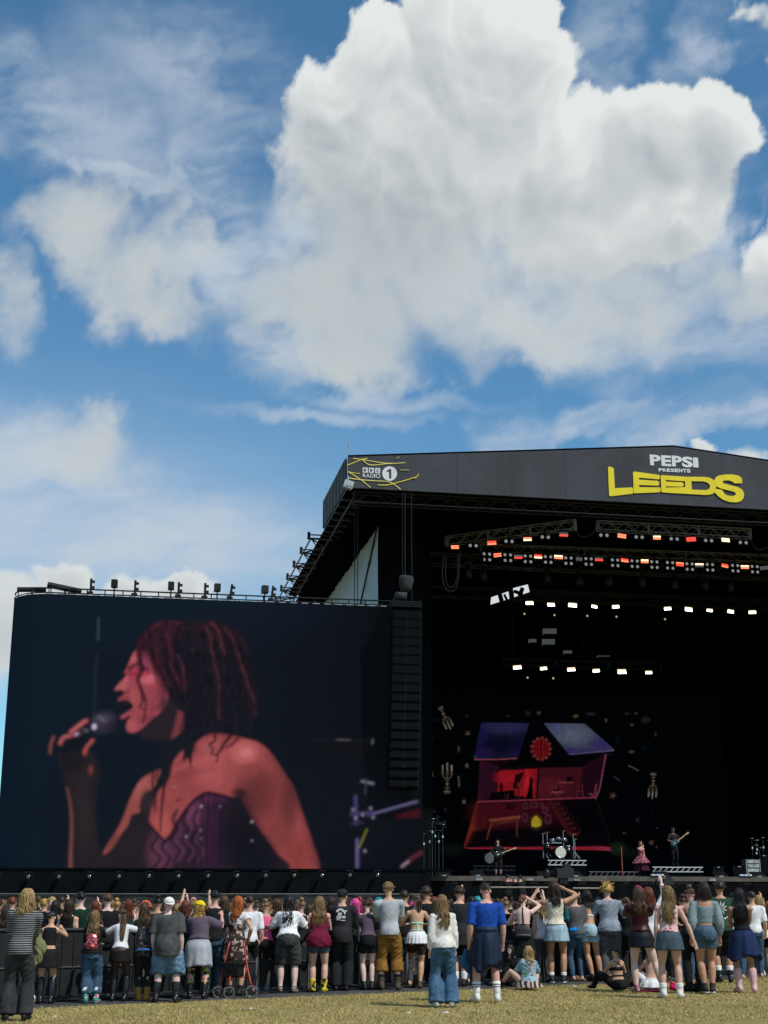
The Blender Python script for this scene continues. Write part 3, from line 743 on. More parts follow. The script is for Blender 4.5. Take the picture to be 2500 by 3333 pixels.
for i, (x, y) in enumerate(((461, 596), (608, 602), (769, 606), (912, 610), (1150, 622), (476, 909), (602, 912))):
    px, py = zr(x, y); s_, z_ = st(px, py, 14.5)
    o = empty('spot_lamp', S(s_, 14.5, z_), TH); tag(o, NUM[i] + ' small amber spot lamp from the left hanging deep in the rig', 'lamp', 'small amber spots deep in the rig')
    MB().tube([(0, .3, .25), (0, .1, .08), (0, -.05, -.05)], [.1, .13, .14], 10).build('can', PITCHBLACK, o, True)
    MB().ell((0, -.09, -.07), (.06, .04, .06), 10, 6).build('lens', SPOTW, o, True)
PANEL_LIT = emis('lit_panel_white', (.85, .93, 1.0), .75); TILE_LIT = emis('lit_tile', (.8, .9, 1.0), .06)
for m_ in (PANEL_LIT, TILE_LIT): m_.cycles.emission_sampling = 'NONE'
def lit_panel(name, label, cat, pts, t, m_, struts):
    pp = [st(px, py, t) for px, py in pts]; c = (sum(a_[0] for a_ in pp) / len(pp), sum(a_[1] for a_ in pp) / len(pp)); o = on_stage(name, label, cat, c[0], t, c[1])
    vs = [(a_[0] - c[0], d_, a_[1] - c[1]) for d_ in (0, .12) for a_ in pp]; n_ = len(pp)
    MB().add(vs, [tuple(range(n_)), tuple(range(n_, 2 * n_))[::-1]] + [(i, n_ + i, n_ + (i + 1) % n_, (i + 1) % n_) for i in range(n_)]).build('lit_face', m_, o)
    for (a_, b_, r_) in struts:
        a2, b2 = st(*a_, t), st(*b_, t); MB().bar((a2[0] - c[0], -.06, a2[1] - c[1]), (b2[0] - c[0], -.06, b2[1] - c[1]), r_, 6).build('strut', PITCHBLACK, o)
lit_panel('panel_light', 'left tilted white lit panel in the dark rig', 'light', [(1596, 1945), (1655, 1925), (1658, 1948), (1594, 1968)], 13, PANEL_LIT, [((1624, 1928), (1634, 1965), .13), ((1640, 1935), (1650, 1955), .07), ((1596, 1935), (1592, 1975), .05)])
lit_panel('panel_light', 'right tilted white lit panel in the dark rig', 'light', [(1672, 1914), (1718, 1902), (1724, 1926), (1676, 1942)], 13, PANEL_LIT, [((1690, 1940), (1700, 1915), .12), ((1672, 1925), (1700, 1935), .1)])
for i, (x0, y0, x1, y1) in enumerate(((1722, 2080, 1746, 2094), (1766, 2080, 1806, 2101), (1835, 2117, 1862, 2130), (1768, 2046, 1812, 2066), (1945, 2134, 1985, 2140))):
    lit_panel('lit_tile', NUM[i] + ' pale glimmering tile among the dark hung screens, listed from the left', 'light', [(x0, y0), (x1, y0), (x1, y1), (x0, y1)], 18, TILE_LIT, [((x0, y1), (x1, y1), .05)])
HANG = mat('hung_fixture', (.018, .02, .024), .5, .2, 4)
for i, (x, y, tt) in enumerate(((187, 400, 8), (262, 412, 8), (575, 425, 10), (735, 440, 10), (878, 440, 10), (1040, 445, 10), (1200, 455, 10), (1350, 460, 10), (1475, 470, 10))):
    px, py = zr(x, y); s_, z_ = st(px, py, tt)
    o = MB().tube([(0, 0, .55), (0, 0, .3), (0, 0, .28), (0, -.08, -.25)], [.1, .12, .16, .2], 12).bar((0, 0, .5), (0, 0, 1.1), .03, 5).box((0, 0, .55), (.4, .2, .12)).build('moving_head', HANG, None, True)
    o.location = S(s_, tt, z_); o.rotation_euler[2] = TH
    tag(o, NUM[i] + ' dark unlit moving head lamp from the left below the second truss', 'lamp', 'unlit moving heads')
for i, pts in enumerate(([(1445, 1805), (1440, 1880), (1455, 1920), (1480, 1920), (1492, 1880), (1498, 1790)], [(1452, 1810), (1452, 1890), (1470, 1912), (1488, 1880), (1490, 1800)], [(1870, 1715), (1890, 1745), (1925, 1740), (1945, 1705)], [(2440, 1750), (2460, 1785), (2490, 1785), (2540, 1760)])):
    pp = [st(px, py, 4) for px, py in pts]; c = Vector((pp[0][0], 4, pp[0][1]))
    path = bez([(Vector((a_[0], 4, a_[1])) - c) for a_ in pp], 6)
    o = MB().tube(path, [.035] * len(path), 6).build('cable_loop', mat('cable_black', (.03, .032, .036), .5, .1, 5), None, True); o.location = S(*c); o.rotation_euler[2] = TH
    tag(o, ('outer hanging cable loop left of the slanting truss', 'inner hanging cable loop left of the slanting truss', 'short slack cable between the two front trusses', 'slack cable at the right end of the right front truss')[i], 'cable')
# ------------------------------------------------------------------ pictures on the video walls
class Painter:
    """paints a picture on a grid of points; coordinates are those of the picture"""
    def __init__(s, X, Y, bg): s.X, s.Y = X, Y; s.C = np.zeros((X.size, 3)) + np.array(bg)
    def box(s, pts, pad):
        P = np.array([(q[0], q[1]) for q in pts], float); lo, hi = P.min(0) - pad, P.max(0) + pad
        return np.nonzero((s.X > lo[0]) & (s.X < hi[0]) & (s.Y > lo[1]) & (s.Y < hi[1]))[0]
    def over(s, I, a, col):
        c = np.array(srgb(*col))[None]; s.C[I] = s.C[I] * (1 - a[:, None]) + c * a[:, None]
    def sdf(s, I, pts, closed=True):
        P = np.array([(q[0], q[1]) for q in pts], float); n = len(P); X, Y = s.X[I], s.Y[I]; d = np.full(X.size, 1e9); inside = np.zeros(X.size, bool); tpos = np.zeros(X.size)
        for i in range(n if closed else n - 1):
            a, b = P[i], P[(i + 1) % n]; e = b - a; L2 = max(e @ e, 1e-9)
            wx, wy = X - a[0], Y - a[1]; t = np.clip((wx * e[0] + wy * e[1]) / L2, 0, 1)
            dd = np.hypot(wx - e[0] * t, wy - e[1] * t)
            m = dd < d; d = np.where(m, dd, d); tpos = np.where(m, (i + t) / max(n - 1, 1), tpos)
            c1 = (a[1] <= Y) & (b[1] > Y); c2 = (a[1] > Y) & (b[1] <= Y); cr = e[0] * wy - e[1] * wx
            inside ^= (c1 & (cr > 0)) | (c2 & (cr < 0))
        return (np.where(inside, -d, d) if closed else d), tpos
    def poly(s, pts, col, soft=4, alpha=1.0, smooth=True):
        if smooth: pts = bez(list(pts) + [pts[0]], 5)[:-1]
        I = s.box(pts, soft); d, _ = s.sdf(I, pts); s.over(I, np.clip(.5 - d / soft, 0, 1) * alpha, col)
    def line(s, pts, w, col, soft=3, alpha=1.0, curve=True):
        if curve and len(pts) > 2: pts = bez(pts, 5)
        I = s.box(pts, soft + (max(w) if isinstance(w, tuple) else w)); d, t = s.sdf(I, pts, False)
        if isinstance(w, tuple): w = w[0] + (w[1] - w[0]) * t
        s.over(I, np.clip(.5 - (d - w / 2) / soft, 0, 1) * min(1, alpha), col)
    def glow(s, c, r, col, alpha, mask=None, p=1.0):
        rx, ry = r if isinstance(r, tuple) else (r, r)
        I = s.box([(c[0] - rx, c[1] - ry), (c[0] + rx, c[1] + ry)], 0)
        q = np.clip(1 - ((s.X[I] - c[0]) / rx) ** 2 - ((s.Y[I] - c[1]) / ry) ** 2, 0, 1) ** p
        if mask is not None: q = q * mask[I]
        s.over(I, q * alpha, col)
    def mask(s, pts, soft=4, smooth=True):
        if smooth: pts = bez(list(pts) + [pts[0]], 5)[:-1]
        I = s.box(pts, soft); out = np.zeros(s.X.size); out[I] = np.clip(.5 - s.sdf(I, pts)[0] / soft, 0, 1); return out
def homography(src, dst):
    A = []
    for (x, y), (u, v) in zip(src, dst):
        A.append([x, y, 1, 0, 0, 0, -u * x, -u * y, -u]); A.append([0, 0, 0, x, y, 1, -v * x, -v * y, -v])
    h = np.linalg.svd(np.array(A))[2][-1].reshape(3, 3)
    def f(X, Y):
        w = h[2, 0] * X + h[2, 1] * Y + h[2, 2]
        return (h[0, 0] * X + h[0, 1] * Y + h[0, 2]) / w, (h[1, 0] * X + h[1, 1] * Y + h[1, 2]) / w
    return f
def paint_singer():
    nz = 272; arc = 12
    ss = np.linspace(0, LED_S1 - LED_S0, 384); aa = np.linspace(pi / 2, 0, arc, endpoint=False)
    xs = np.concatenate([-1.75 * np.sin(aa), ss]); ys = np.concatenate([1.75 * (1 - np.cos(aa)), np.zeros(384)])
    us = np.concatenate([-1.75 * aa, ss]); zs = np.linspace(LED_Z0, LED_Z1, nz)
    U, Z = np.meshgrid(us, zs); Xg, _ = np.meshgrid(xs, zs); Yg, _ = np.meshgrid(ys, zs)
    crn = [(30, 100), (1600, 100), (1600, 1150), (30, 1150)]
    src = []
    for (x, y) in crn:
        a = st(x * 1400 / 1659, 1850 + y * 1050 / 1244, 0); src.append((a[0] - LED_S0, a[1]))
    hx, hy = homography(src, crn)(U.ravel(), Z.ravel())
    p = Painter(hx, hy, (0, 0, 0))
    # backdrop of the picture
    bgL, bgM, bgR = (np.array(srgb(*c)) for c in ((11, 27, 37), (12, 20, 28), (5, 8, 12)))
    t = np.clip(hx / 900, 0, 1)[:, None]; t2 = np.clip((hx - 900) / 500, 0, 1)[:, None]
    p.C = bgL * (1 - t) + bgM * t; p.C = p.C * (1 - t2) + bgR * t2
    p.glow((700, 100), (700, 260), (14, 30, 42), .6); p.glow((330, 950), (300, 330), (10, 20, 25), .5); p.glow((1330, 950), (260, 330), (15, 17, 22), .6)
    p.line([(380, 190), (378, 275)], 5, (80, 104, 114), 4, .6); p.line([(372, 330), (362, 570)], 5, (46, 70, 82), 5, .45); p.line([(60, 850), (200, 740)], 2, (24, 38, 44), 4, .5)
    A_ = lambda L: [(414.7 + .3928 * x, 154 + .3928 * y) for x, y in L]
    B_ = lambda L: [(154 + .4071 * x, 533.2 + .4071 * y) for x, y in L]
    C_ = lambda L: [(533.2 + .4643 * x, 592.5 + .4643 * y) for x, y in L]
    def ga(x, y, rx, ry, col, al, m=None, pw=1.0): p.glow(A_([(x, y)])[0], (rx * .3928, ry * .3928), col, al, m, pw)
    def gb(x, y, rx, ry, col, al, m=None, pw=1.0): p.glow(B_([(x, y)])[0], (rx * .4071, ry * .4071), col, al, m, pw)
    def gc(x, y, rx, ry, col, al, m=None, pw=1.0): p.glow(C_([(x, y)])[0], (rx * .4643, ry * .4643), col, al, m, pw)
    DK = (37, 31, 33)
    # raised forearm and hand, mostly in shadow
    fore = B_([(190, 560), (240, 700), (268, 800), (290, 940), (300, 1080), (298, 1250), (290, 1400), (284, 1560), (640, 1560), (570, 1340), (540, 1180), (525, 1000), (530, 850), (555, 700), (560, 600), (520, 470), (440, 420), (300, 400), (180, 440)])
    p.poly(fore, DK, 14); m = p.mask(fore, 8)
    gb(420, 1000, 130, 500, (48, 38, 37), .7, m); gb(520, 760, 90, 260, (30, 28, 31), .7, m); gb(300, 520, 160, 140, (24, 24, 29), .9, m)
    p.line(B_([(258, 770), (284, 900), (300, 1060), (298, 1240), (290, 1420), (292, 1560)]), (5, 13), (138, 84, 72), 9, .9)
    gb(482, 600, 34, 64, (116, 66, 58), .9)
    for L, w, c in (([(195, 350), (225, 300), (300, 275), (395, 258)], 20, (186, 102, 95)), ([(300, 245), (350, 205), (400, 165), (438, 140)], 23, (196, 106, 102)), ([(98, 440), (104, 370), (132, 290)], 11, (150, 84, 78)), ([(428, 445), (436, 400), (462, 365), (500, 325)], 20, (184, 88, 84))):
        p.line(B_(L), (w, w * .8), (96, 46, 46), 8); p.line([(x_ - 1, y_ - 3) for x_, y_ in B_(L)], w * .62, c, 9, .9)
    p.poly(B_([(250, 330), (400, 290), (470, 300), (420, 380), (330, 420), (240, 410)]), (17, 19, 24), 12)
    gb(360, 264, 36, 20, (206, 198, 232), .95, None, .5); gb(432, 222, 32, 24, (222, 214, 240), .95, None, .5)
    p.line(B_([(440, 210), (330, 330), (230, 430)]), 22, (15, 17, 22), 10, .9)
    p.poly(B_([(482, 130), (540, 70), (630, 40), (700, 70), (725, 140), (690, 220), (600, 250), (530, 240), (490, 200)]), (52, 48, 60), 22); gb(590, 120, 110, 60, (86, 80, 92), .6); gb(515, 190, 26, 32, (220, 214, 228), .95, None, .5); p.line(B_([(556, 92), (615, 132)]), 8, (116, 110, 126), 5, .8); gb(690, 190, 80, 80, (24, 26, 34), .6)
    # far upper arm: lit along its top, the rest in shadow
    p.poly(B_([(1080, 770), (960, 870), (880, 1020), (740, 1220), (605, 1390), (660, 1560), (1090, 1560), (1020, 1200), (1045, 1000)]), DK, 10)
    lit = B_([(1160, 580), (1050, 630), (960, 690), (900, 780), (850, 880), (815, 980), (770, 1090), (715, 1190), (650, 1290), (598, 1385), (625, 1395), (700, 1320), (765, 1215), (835, 1120), (870, 1025), (945, 1000), (945, 930), (1000, 820), (1075, 775), (1120, 680)])
    p.poly(lit, (150, 80, 70), 6); m = p.mask(lit, 6); gb(960, 760, 130, 150, (178, 100, 88), .8, m); gb(680, 1280, 90, 120, (112, 62, 56), .8, m)
    gb(1020, 920, 80, 120, (52, 42, 44), .9)
    # near shoulder, chest and arm
    body = C_([(455, 190), (560, 110), (650, 90), (760, 105), (900, 140), (990, 165), (1080, 230), (1150, 320), (1220, 430), (1290, 540), (1340, 680), (1400, 850), (1450, 1000), (1500, 1240), (1215, 1240), (1150, 1090), (1060, 960), (960, 830), (890, 690), (840, 600), (790, 625), (700, 605), (560, 590), (450, 655), (350, 795), (235, 995), (160, 925), (95, 845), (110, 720), (160, 570), (235, 500), (290, 330), (370, 230)])
    p.poly(body, (160, 77, 73), 8); m = p.mask(body, 6)
    gc(640, 400, 260, 190, (184, 94, 88), .85, m); gc(880, 250, 150, 120, (204, 112, 104), .95, m); gc(900, 250, 60, 50, (222, 140, 130), .6, m); gc(200, 880, 90, 160, (186, 96, 84), .8, m); gc(600, 200, 120, 90, (180, 96, 90), .7, m)
    gc(380, 420, 140, 90, (140, 64, 64), .7, m); gc(400, 560, 160, 100, (150, 72, 68), .6, m); gc(760, 430, 90, 170, (150, 72, 68), .5, m)
    gc(960, 620, 200, 300, (92, 46, 44), .9, m); gc(1130, 560, 220, 260, (112, 52, 48), .7, m); gc(840, 590, 80, 60, (52, 28, 30), .95, m); gc(900, 420, 120, 80, (150, 70, 66), .5, m)
    gc(1330, 1120, 130, 230, (140, 62, 52), .85, m); gc(1180, 900, 160, 240, (112, 52, 46), .6, m); gc(1260, 680, 100, 240, (84, 40, 38), .7, m)
    p.line(C_([(1130, 260), (1260, 440), (1350, 640), (1430, 860), (1520, 1240)]), 26, (12, 18, 26), 55, .8); p.line(C_([(870, 620), (960, 820), (1080, 1000), (1200, 1240)]), 16, (20, 18, 22), 40, .85)
    p.line(C_([(300, 400), (440, 350), (600, 290), (720, 270)]), 10, (196, 106, 98), 18, .55); p.line(C_([(330, 460), (460, 420), (640, 390)]), 10, (132, 60, 60), 22, .5); p.line(C_([(318, 648), (354, 648)]), 10, (92, 42, 44), 5, .8); gc(302, 538, 8, 8, (230, 190, 180), .9)
    # corset
    cor = C_([(85, 850), (160, 930), (235, 995), (300, 885), (370, 770), (460, 660), (560, 592), (640, 597), (720, 617), (790, 640), (850, 640), (930, 780), (1010, 900), (1100, 1050), (1210, 1240), (100, 1240)])
    p.poly(cor, (42, 30, 38), 6); m = p.mask(cor, 6)
    gc(180, 1090, 140, 240, (108, 62, 80), .75, m); gc(450, 760, 120, 150, (122, 64, 92), .8, m); gc(330, 1000, 110, 200, (92, 56, 84), .6, m); gc(590, 640, 80, 70, (108, 48, 82), .7, m); gc(680, 640, 90, 40, (96, 42, 74), .65, m); gc(640, 850, 120, 260, (44, 28, 46), .8, m); gc(900, 950, 290, 420, (16, 15, 21), .98, m); gc(1000, 1150, 260, 220, (15, 17, 23), .95, m)
    for k, x in enumerate((95, 180, 260, 350, 430)):
        y0 = 1215 - (0 if k < 2 else 60); L = [(x + 40, y0), (x + 90, y0 - 90), (x + 20, y0 - 170), (x + 70, y0 - 260), (x + 30, y0 - 340), (x + 60, y0 - 420)][: 4 if k < 2 else 6]
        p.line(C_(L), 14, (34, 20, 34), 9, .8); p.line([(u_ + 11, v_) for u_, v_ in C_(L)], 5, (134, 78, 100), 9, .5)
    for x in (520, 570, 612, 640, 670): p.line(C_([(x, 610), (x - 6, 760), (x - 20, 950), (x - 16, 1200)]), 5, (88, 42, 84), 6, .55); p.line(C_([(x + 14, 610), (x + 8, 760), (x - 4, 950), (x, 1200)]), 7, (26, 14, 36), 6, .7)
    p.line(C_([(85, 845), (160, 925), (235, 990), (300, 880), (370, 765), (460, 655), (560, 590), (640, 597), (720, 617), (790, 640)]), 11, (24, 14, 28), 6, .97)
    for x, y, r_ in ((945, 828, 12), (945, 985, 8), (525, 700, 12), (398, 950, 9), (515, 900, 7), (680, 700, 7), (520, 970, 7)): gc(x, y, r_, r_, (232, 206, 206), .9)
    # face
    p.poly(A_([(280, 1210), (430, 1095), (540, 1000), (600, 900), (690, 880), (700, 1010), (645, 1280), (560, 1300), (380, 1280)]), (40, 32, 35), 18)
    p.poly(A_([(690, 1000), (752, 1030), (748, 1190), (628, 1280), (660, 1150)]), (122, 60, 62), 8)
    face = A_([(305, 385), (255, 440), (215, 525), (185, 590), (165, 632), (190, 655), (150, 700), (100, 755), (72, 792), (84, 806), (130, 800), (165, 822), (150, 852), (115, 884), (112, 908), (180, 905), (240, 935), (248, 970), (228, 1004), (142, 1052), (140, 1082), (170, 1078), (212, 1050), (222, 1068), (190, 1120), (184, 1180), (212, 1216), (280, 1216), (352, 1166), (432, 1092), (522, 1020), (580, 930), (600, 840), (560, 740), (520, 650), (470, 540), (420, 460), (370, 395)])
    p.poly(face, (164, 76, 82), 4); m = p.mask(face, 4)
    ga(250, 480, 90, 110, (196, 98, 98), .85, m); ga(130, 760, 90, 70, (192, 102, 100), .85, m); ga(390, 690, 110, 70, (214, 112, 118), .9, m); ga(300, 640, 140, 60, (176, 52, 78), .8, m); ga(400, 500, 60, 80, (170, 78, 110), .75, m); ga(250, 880, 80, 120, (178, 90, 88), .7, m); ga(240, 1150, 70, 80, (186, 96, 90), .8, m)
    ga(480, 900, 130, 160, (146, 68, 76), .7, m); ga(560, 800, 90, 160, (112, 50, 58), .8, m); ga(420, 1090, 150, 70, (120, 56, 60), .75, m); ga(560, 960, 80, 100, (70, 38, 44), .9, m); ga(180, 690, 30, 60, (206, 112, 112), .6, m)
    p.line(A_([(165, 822), (195, 826), (212, 800)]), 8, (104, 42, 50), 8, .85); ga(185, 790, 40, 34, (176, 88, 90), .6, m)
    p.line(A_([(218, 592), (255, 560), (300, 540)]), (17, 10), (66, 24, 38), 9, .85); p.line(A_([(170, 640), (215, 640), (280, 645)]), 7, (120, 30, 56), 9, .8); ga(345, 590, 58, 34, (86, 44, 84), .8, m); p.line(A_([(300, 600), (350, 610), (385, 590)]), 6, (46, 22, 44), 6, .8)
    p.poly(A_([(118, 910), (200, 902), (248, 948), (236, 985), (196, 1016), (150, 1006), (124, 950)]), (17, 19, 27), 6); ga(172, 938, 20, 12, (66, 64, 74), .7); p.line(A_([(114, 896), (150, 876), (205, 884)]), 12, (134, 60, 70), 7, .85); p.line(A_([(142, 1066), (180, 1048), (226, 1008)]), 13, (158, 76, 80), 7, .85)
    # hair: dark ropes, a few of them catching the red light
    hair = A_([(308, 420), (296, 320), (380, 220), (480, 150), (600, 128), (780, 150), (950, 128), (1100, 135), (1250, 175), (1370, 265), (1420, 420), (1455, 600), (1480, 800), (1470, 1000), (1400, 1150), (1250, 1240), (1040, 1230), (870, 1290), (850, 1400), (745, 1395), (722, 1200), (760, 1040), (650, 920), (575, 800), (500, 660), (430, 520), (380, 420), (350, 440), (330, 560), (300, 560)])
    p.poly(hair, (19, 19, 26), 26); m = p.mask(hair, 20)
    ga(520, 240, 280, 150, (66, 28, 40), .8, m); ga(480, 420, 180, 200, (52, 24, 34), .8, m); ga(1010, 220, 200, 130, (44, 26, 34), .7, m); ga(850, 350, 130, 90, (34, 28, 34), .7, m); ga(820, 412, 40, 18, (78, 50, 58), .8, m); ga(700, 700, 130, 180, (44, 24, 32), .6, m); ga(930, 900, 180, 300, (11, 16, 22), .8, m)
    r = random.Random(5)
    def rope(L, w, col, al=.85, beads=True):
        P = bez(A_(L), 5); p.line([(q_.x, q_.y) for q_ in map(lambda v: Vector((v[0], v[1])), P)], (w * .27, w * .2), tuple(int(c * .86) for c in col), 10, al * .8, False)
        if beads:
            for i in range(1, len(P), 2): p.glow((P[i][0] + r.uniform(-2, 2), P[i][1]), (w * .13, 4), tuple(int(c * r.choice((.4, .5, 1.1))) for c in col), .6)
    for k in range(60):
        x0 = r.uniform(330, 1330); y0 = 150 + abs(x0 - 820) ** 1.5 * .010; y1 = y0 + r.uniform(350, 900); dx = (x0 - 760) * r.uniform(.05, .28); w1 = r.uniform(-40, 40)
        if x0 < 560: y1 = min(y1, 620 + (x0 - 330) * 1.2); dx = r.uniform(60, 170)
        l_ = r.random() ** 2.5 * (1.0 if x0 < 620 else .5); rope([(x0, y0), (x0 + dx * .25 + w1, y0 + (y1 - y0) * .3), (x0 + dx * .6 - w1 * .6, y0 + (y1 - y0) * .62), (x0 + dx, y1)], r.uniform(22, 40), (int(22 + 58 * l_), int(18 + 18 * l_), int(25 + 24 * l_)), .7, l_ > .15)
    for L, c, w in (([(1010, 140), (1060, 180), (1100, 260), (1130, 380), (1150, 450)], (124, 58, 62), 38), ([(960, 170), (1000, 260), (1020, 400), (1050, 540), (1085, 660), (1095, 800), (1090, 960), (1095, 1090)], (104, 56, 60), 36), ([(1160, 200), (1220, 280), (1270, 420), (1310, 540), (1360, 680), (1395, 800), (1440, 900), (1450, 1040)], (106, 54, 58), 34), ([(430, 200), (500, 152), (620, 132), (720, 145)], (112, 38, 50), 28), ([(590, 260), (600, 340), (640, 470), (620, 560), (680, 680), (740, 790)], (104, 44, 56), 36), ([(470, 250), (475, 380), (500, 520), (560, 640), (610, 760)], (86, 38, 48), 42), ([(385, 240), (372, 330), (400, 450), (470, 560), (520, 660)], (74, 32, 42), 42), ([(740, 560), (750, 680), (770, 800)], (98, 46, 58), 34), ([(690, 460), (722, 520), (740, 590)], (96, 60, 70), 30), ([(1250, 200), (1330, 320), (1380, 460)], (52, 30, 38), 36), ([(660, 210), (760, 190), (900, 200), (960, 230)], (60, 32, 42), 26)):
        rope(L, w, c)
    hm = p.mask(hair, 26); str_ = fbm(hx / 7 + .8 * fbm(hx / 40, hy / 40, 2, .5, 351), hy / 46, 4, .62, 341); p.C = p.C * np.clip(1 + 1.5 * hm * str_, .25, 2.6)[:, None]
    for k in range(46):
        x0, y0 = r.uniform(760, 1470), r.uniform(850, 1180); L_ = [(x0, y0 - 120)]
        for q_ in range(5): L_.append((x0 + r.uniform(-34, 34), y0 - 70 + q_ * 55))
        p.line(A_(L_), (5, 2), r.choice(((30, 22, 28), (15, 18, 24), (46, 28, 34), (20, 18, 24))), 5, .6)
    for k in range(26):
        a_ = r.uniform(-2.6, -.4); x0, y0 = 880 + 560 * cos(a_), 560 + 430 * sin(a_); L_ = [(x0, y0)]
        for q_ in range(4): L_.append((L_[-1][0] + r.uniform(-10, 34) * (1 if x0 > 800 else -1), L_[-1][1] + r.uniform(-12, 46)))
        p.line(A_(L_), (4, 2), (56, 28, 36), 5, .55)
    for L, w in (([(335, 300), (308, 420), (322, 520), (345, 600), (300, 690), (330, 800), (345, 900), (318, 975)], (24, 8)), ([(338, 800), (375, 900), (372, 1010), (345, 1130)], (10, 6)), ([(430, 1005), (460, 970), (490, 970)], (5, 4)), ([(330, 980), (350, 1000), (380, 960)], (4, 3))): p.line(A_(L), w, (52, 20, 30), 5, .9)
    p.poly(C_([(190, 140), (270, 150), (372, 95), (465, 165), (452, 260), (436, 385), (415, 300), (368, 330), (375, 230), (290, 325), (265, 450), (205, 545), (185, 380)]), (21, 23, 29), 9)
    for L, w in (([(640, 105), (632, 160), (590, 185), (622, 220), (610, 262), (662, 282), (650, 332)], 10), ([(765, 118), (722, 170), (690, 222), (655, 272)], 15), ([(830, 135), (775, 190), (735, 212)], 9), ([(225, 470), (205, 620), (190, 780), (186, 905)], 12), ([(125, 420), (120, 540), (142, 640), (140, 750)], 10), ([(165, 400), (150, 470), (172, 520)], 8), ([(180, 540), (150, 600), (130, 700)], 9)): p.line(C_(L), (w, w * .6), (38, 23, 27), 5, .92)
    gc(75, 640, 70, 110, (46, 38, 40), .9)
    # drum hardware on the right of the picture
    p.line([(1215, 664), (1320, 660), (1440, 668)], 5, (46, 44, 50), 4, .4); p.line([(1300, 660), (1350, 662)], 5, (110, 106, 110), 4, .7); p.line([(1438, 660), (1437, 676)], 6, (120, 118, 128), 3, .7)
    p.poly([(1240, 670), (1420, 672), (1400, 720), (1270, 720)], (14, 14, 18), 10, .8)
    V = (70, 66, 104)
    p.line([(1372, 880), (1374, 985)], 14, V, 5); p.line([(1354, 948), (1436, 940)], 12, (66, 62, 96), 6); p.line([(1358, 985), (1396, 980)], 10, (50, 46, 76), 6)
    p.line([(1420, 952), (1500, 930), (1610, 900)], 10, V, 5); p.line([(1440, 945), (1610, 897)], 4, (150, 146, 176), 3, .6)
    p.line([(1396, 820), (1440, 830)], 8, (150, 150, 166), 5, .7); p.line([(1412, 812), (1410, 870)], 8, (60, 60, 76), 5, .8)
    p.line([(1380, 1046), (1380, 1152)], 14, (74, 68, 108), 5); p.line([(1376, 1046), (1376, 1152)], 5, (136, 130, 166), 3, .6)
    p.line([(1416, 1006), (1386, 1076)], 4, (150, 156, 52), 3); p.poly([(1522, 952), (1620, 926), (1620, 962), (1530, 964)], (66, 12, 20), 4, 1, False)
    for (x, y) in ((1362, 930), (1400, 950), (1430, 925), (1440, 960), (1372, 962), (1408, 1090)): p.glow((x, y), 8, (170, 166, 190), .7)
    p.line([(1556, 1148), (1590, 1118), (1625, 1096)], 16, (96, 40, 44), 5, .9); p.line([(1550, 1150), (1575, 1130)], 8, (170, 164, 180), 5, .7)
    # soft focus of the picture and the fine modulation of the diodes
    G = p.C.reshape(nz, -1, 3)
    for _ in range(2):
        G = np.concatenate([G[:1], (G[:-2] + 2 * G[1:-1] + G[2:]) / 4, G[-1:]], 0); G = np.concatenate([G[:, :1], (G[:, :-2] + 2 * G[:, 1:-1] + G[:, 2:]) / 4, G[:, -1:]], 1)
    mod = 1 + .07 * fbm(hx / 34, hy / 34, 4, .6, 301) + .05 * fbm(hx / 9, hy / 9, 2, .6, 311)
    p.C = G.reshape(-1, 3) * np.clip(mod, .6, 1.4)[:, None] * np.array([.80, .74, .84])[None]
    rr = np.random.RandomState(2); p.C = p.C * (1 + .05 * rr.randn(p.C.shape[0], 1)) + .0006
    ny, nx = U.shape; idx = np.arange(nx * ny).reshape(ny, nx)
    f = np.stack([idx[:-1, :-1], idx[:-1, 1:], idx[1:, 1:], idx[1:, :-1]], -1).reshape(-1, 4)
    co = np.stack([Xg.ravel(), Yg.ravel() + .02, Z.ravel()], 1)
    me = grid_mesh('picture', co, f, np.concatenate([np.clip(p.C, 0, 1), np.ones((p.C.shape[0], 1))], 1))
    me.materials.append(cmat('video_picture')); link_mesh('display', me, wall)
paint_singer()

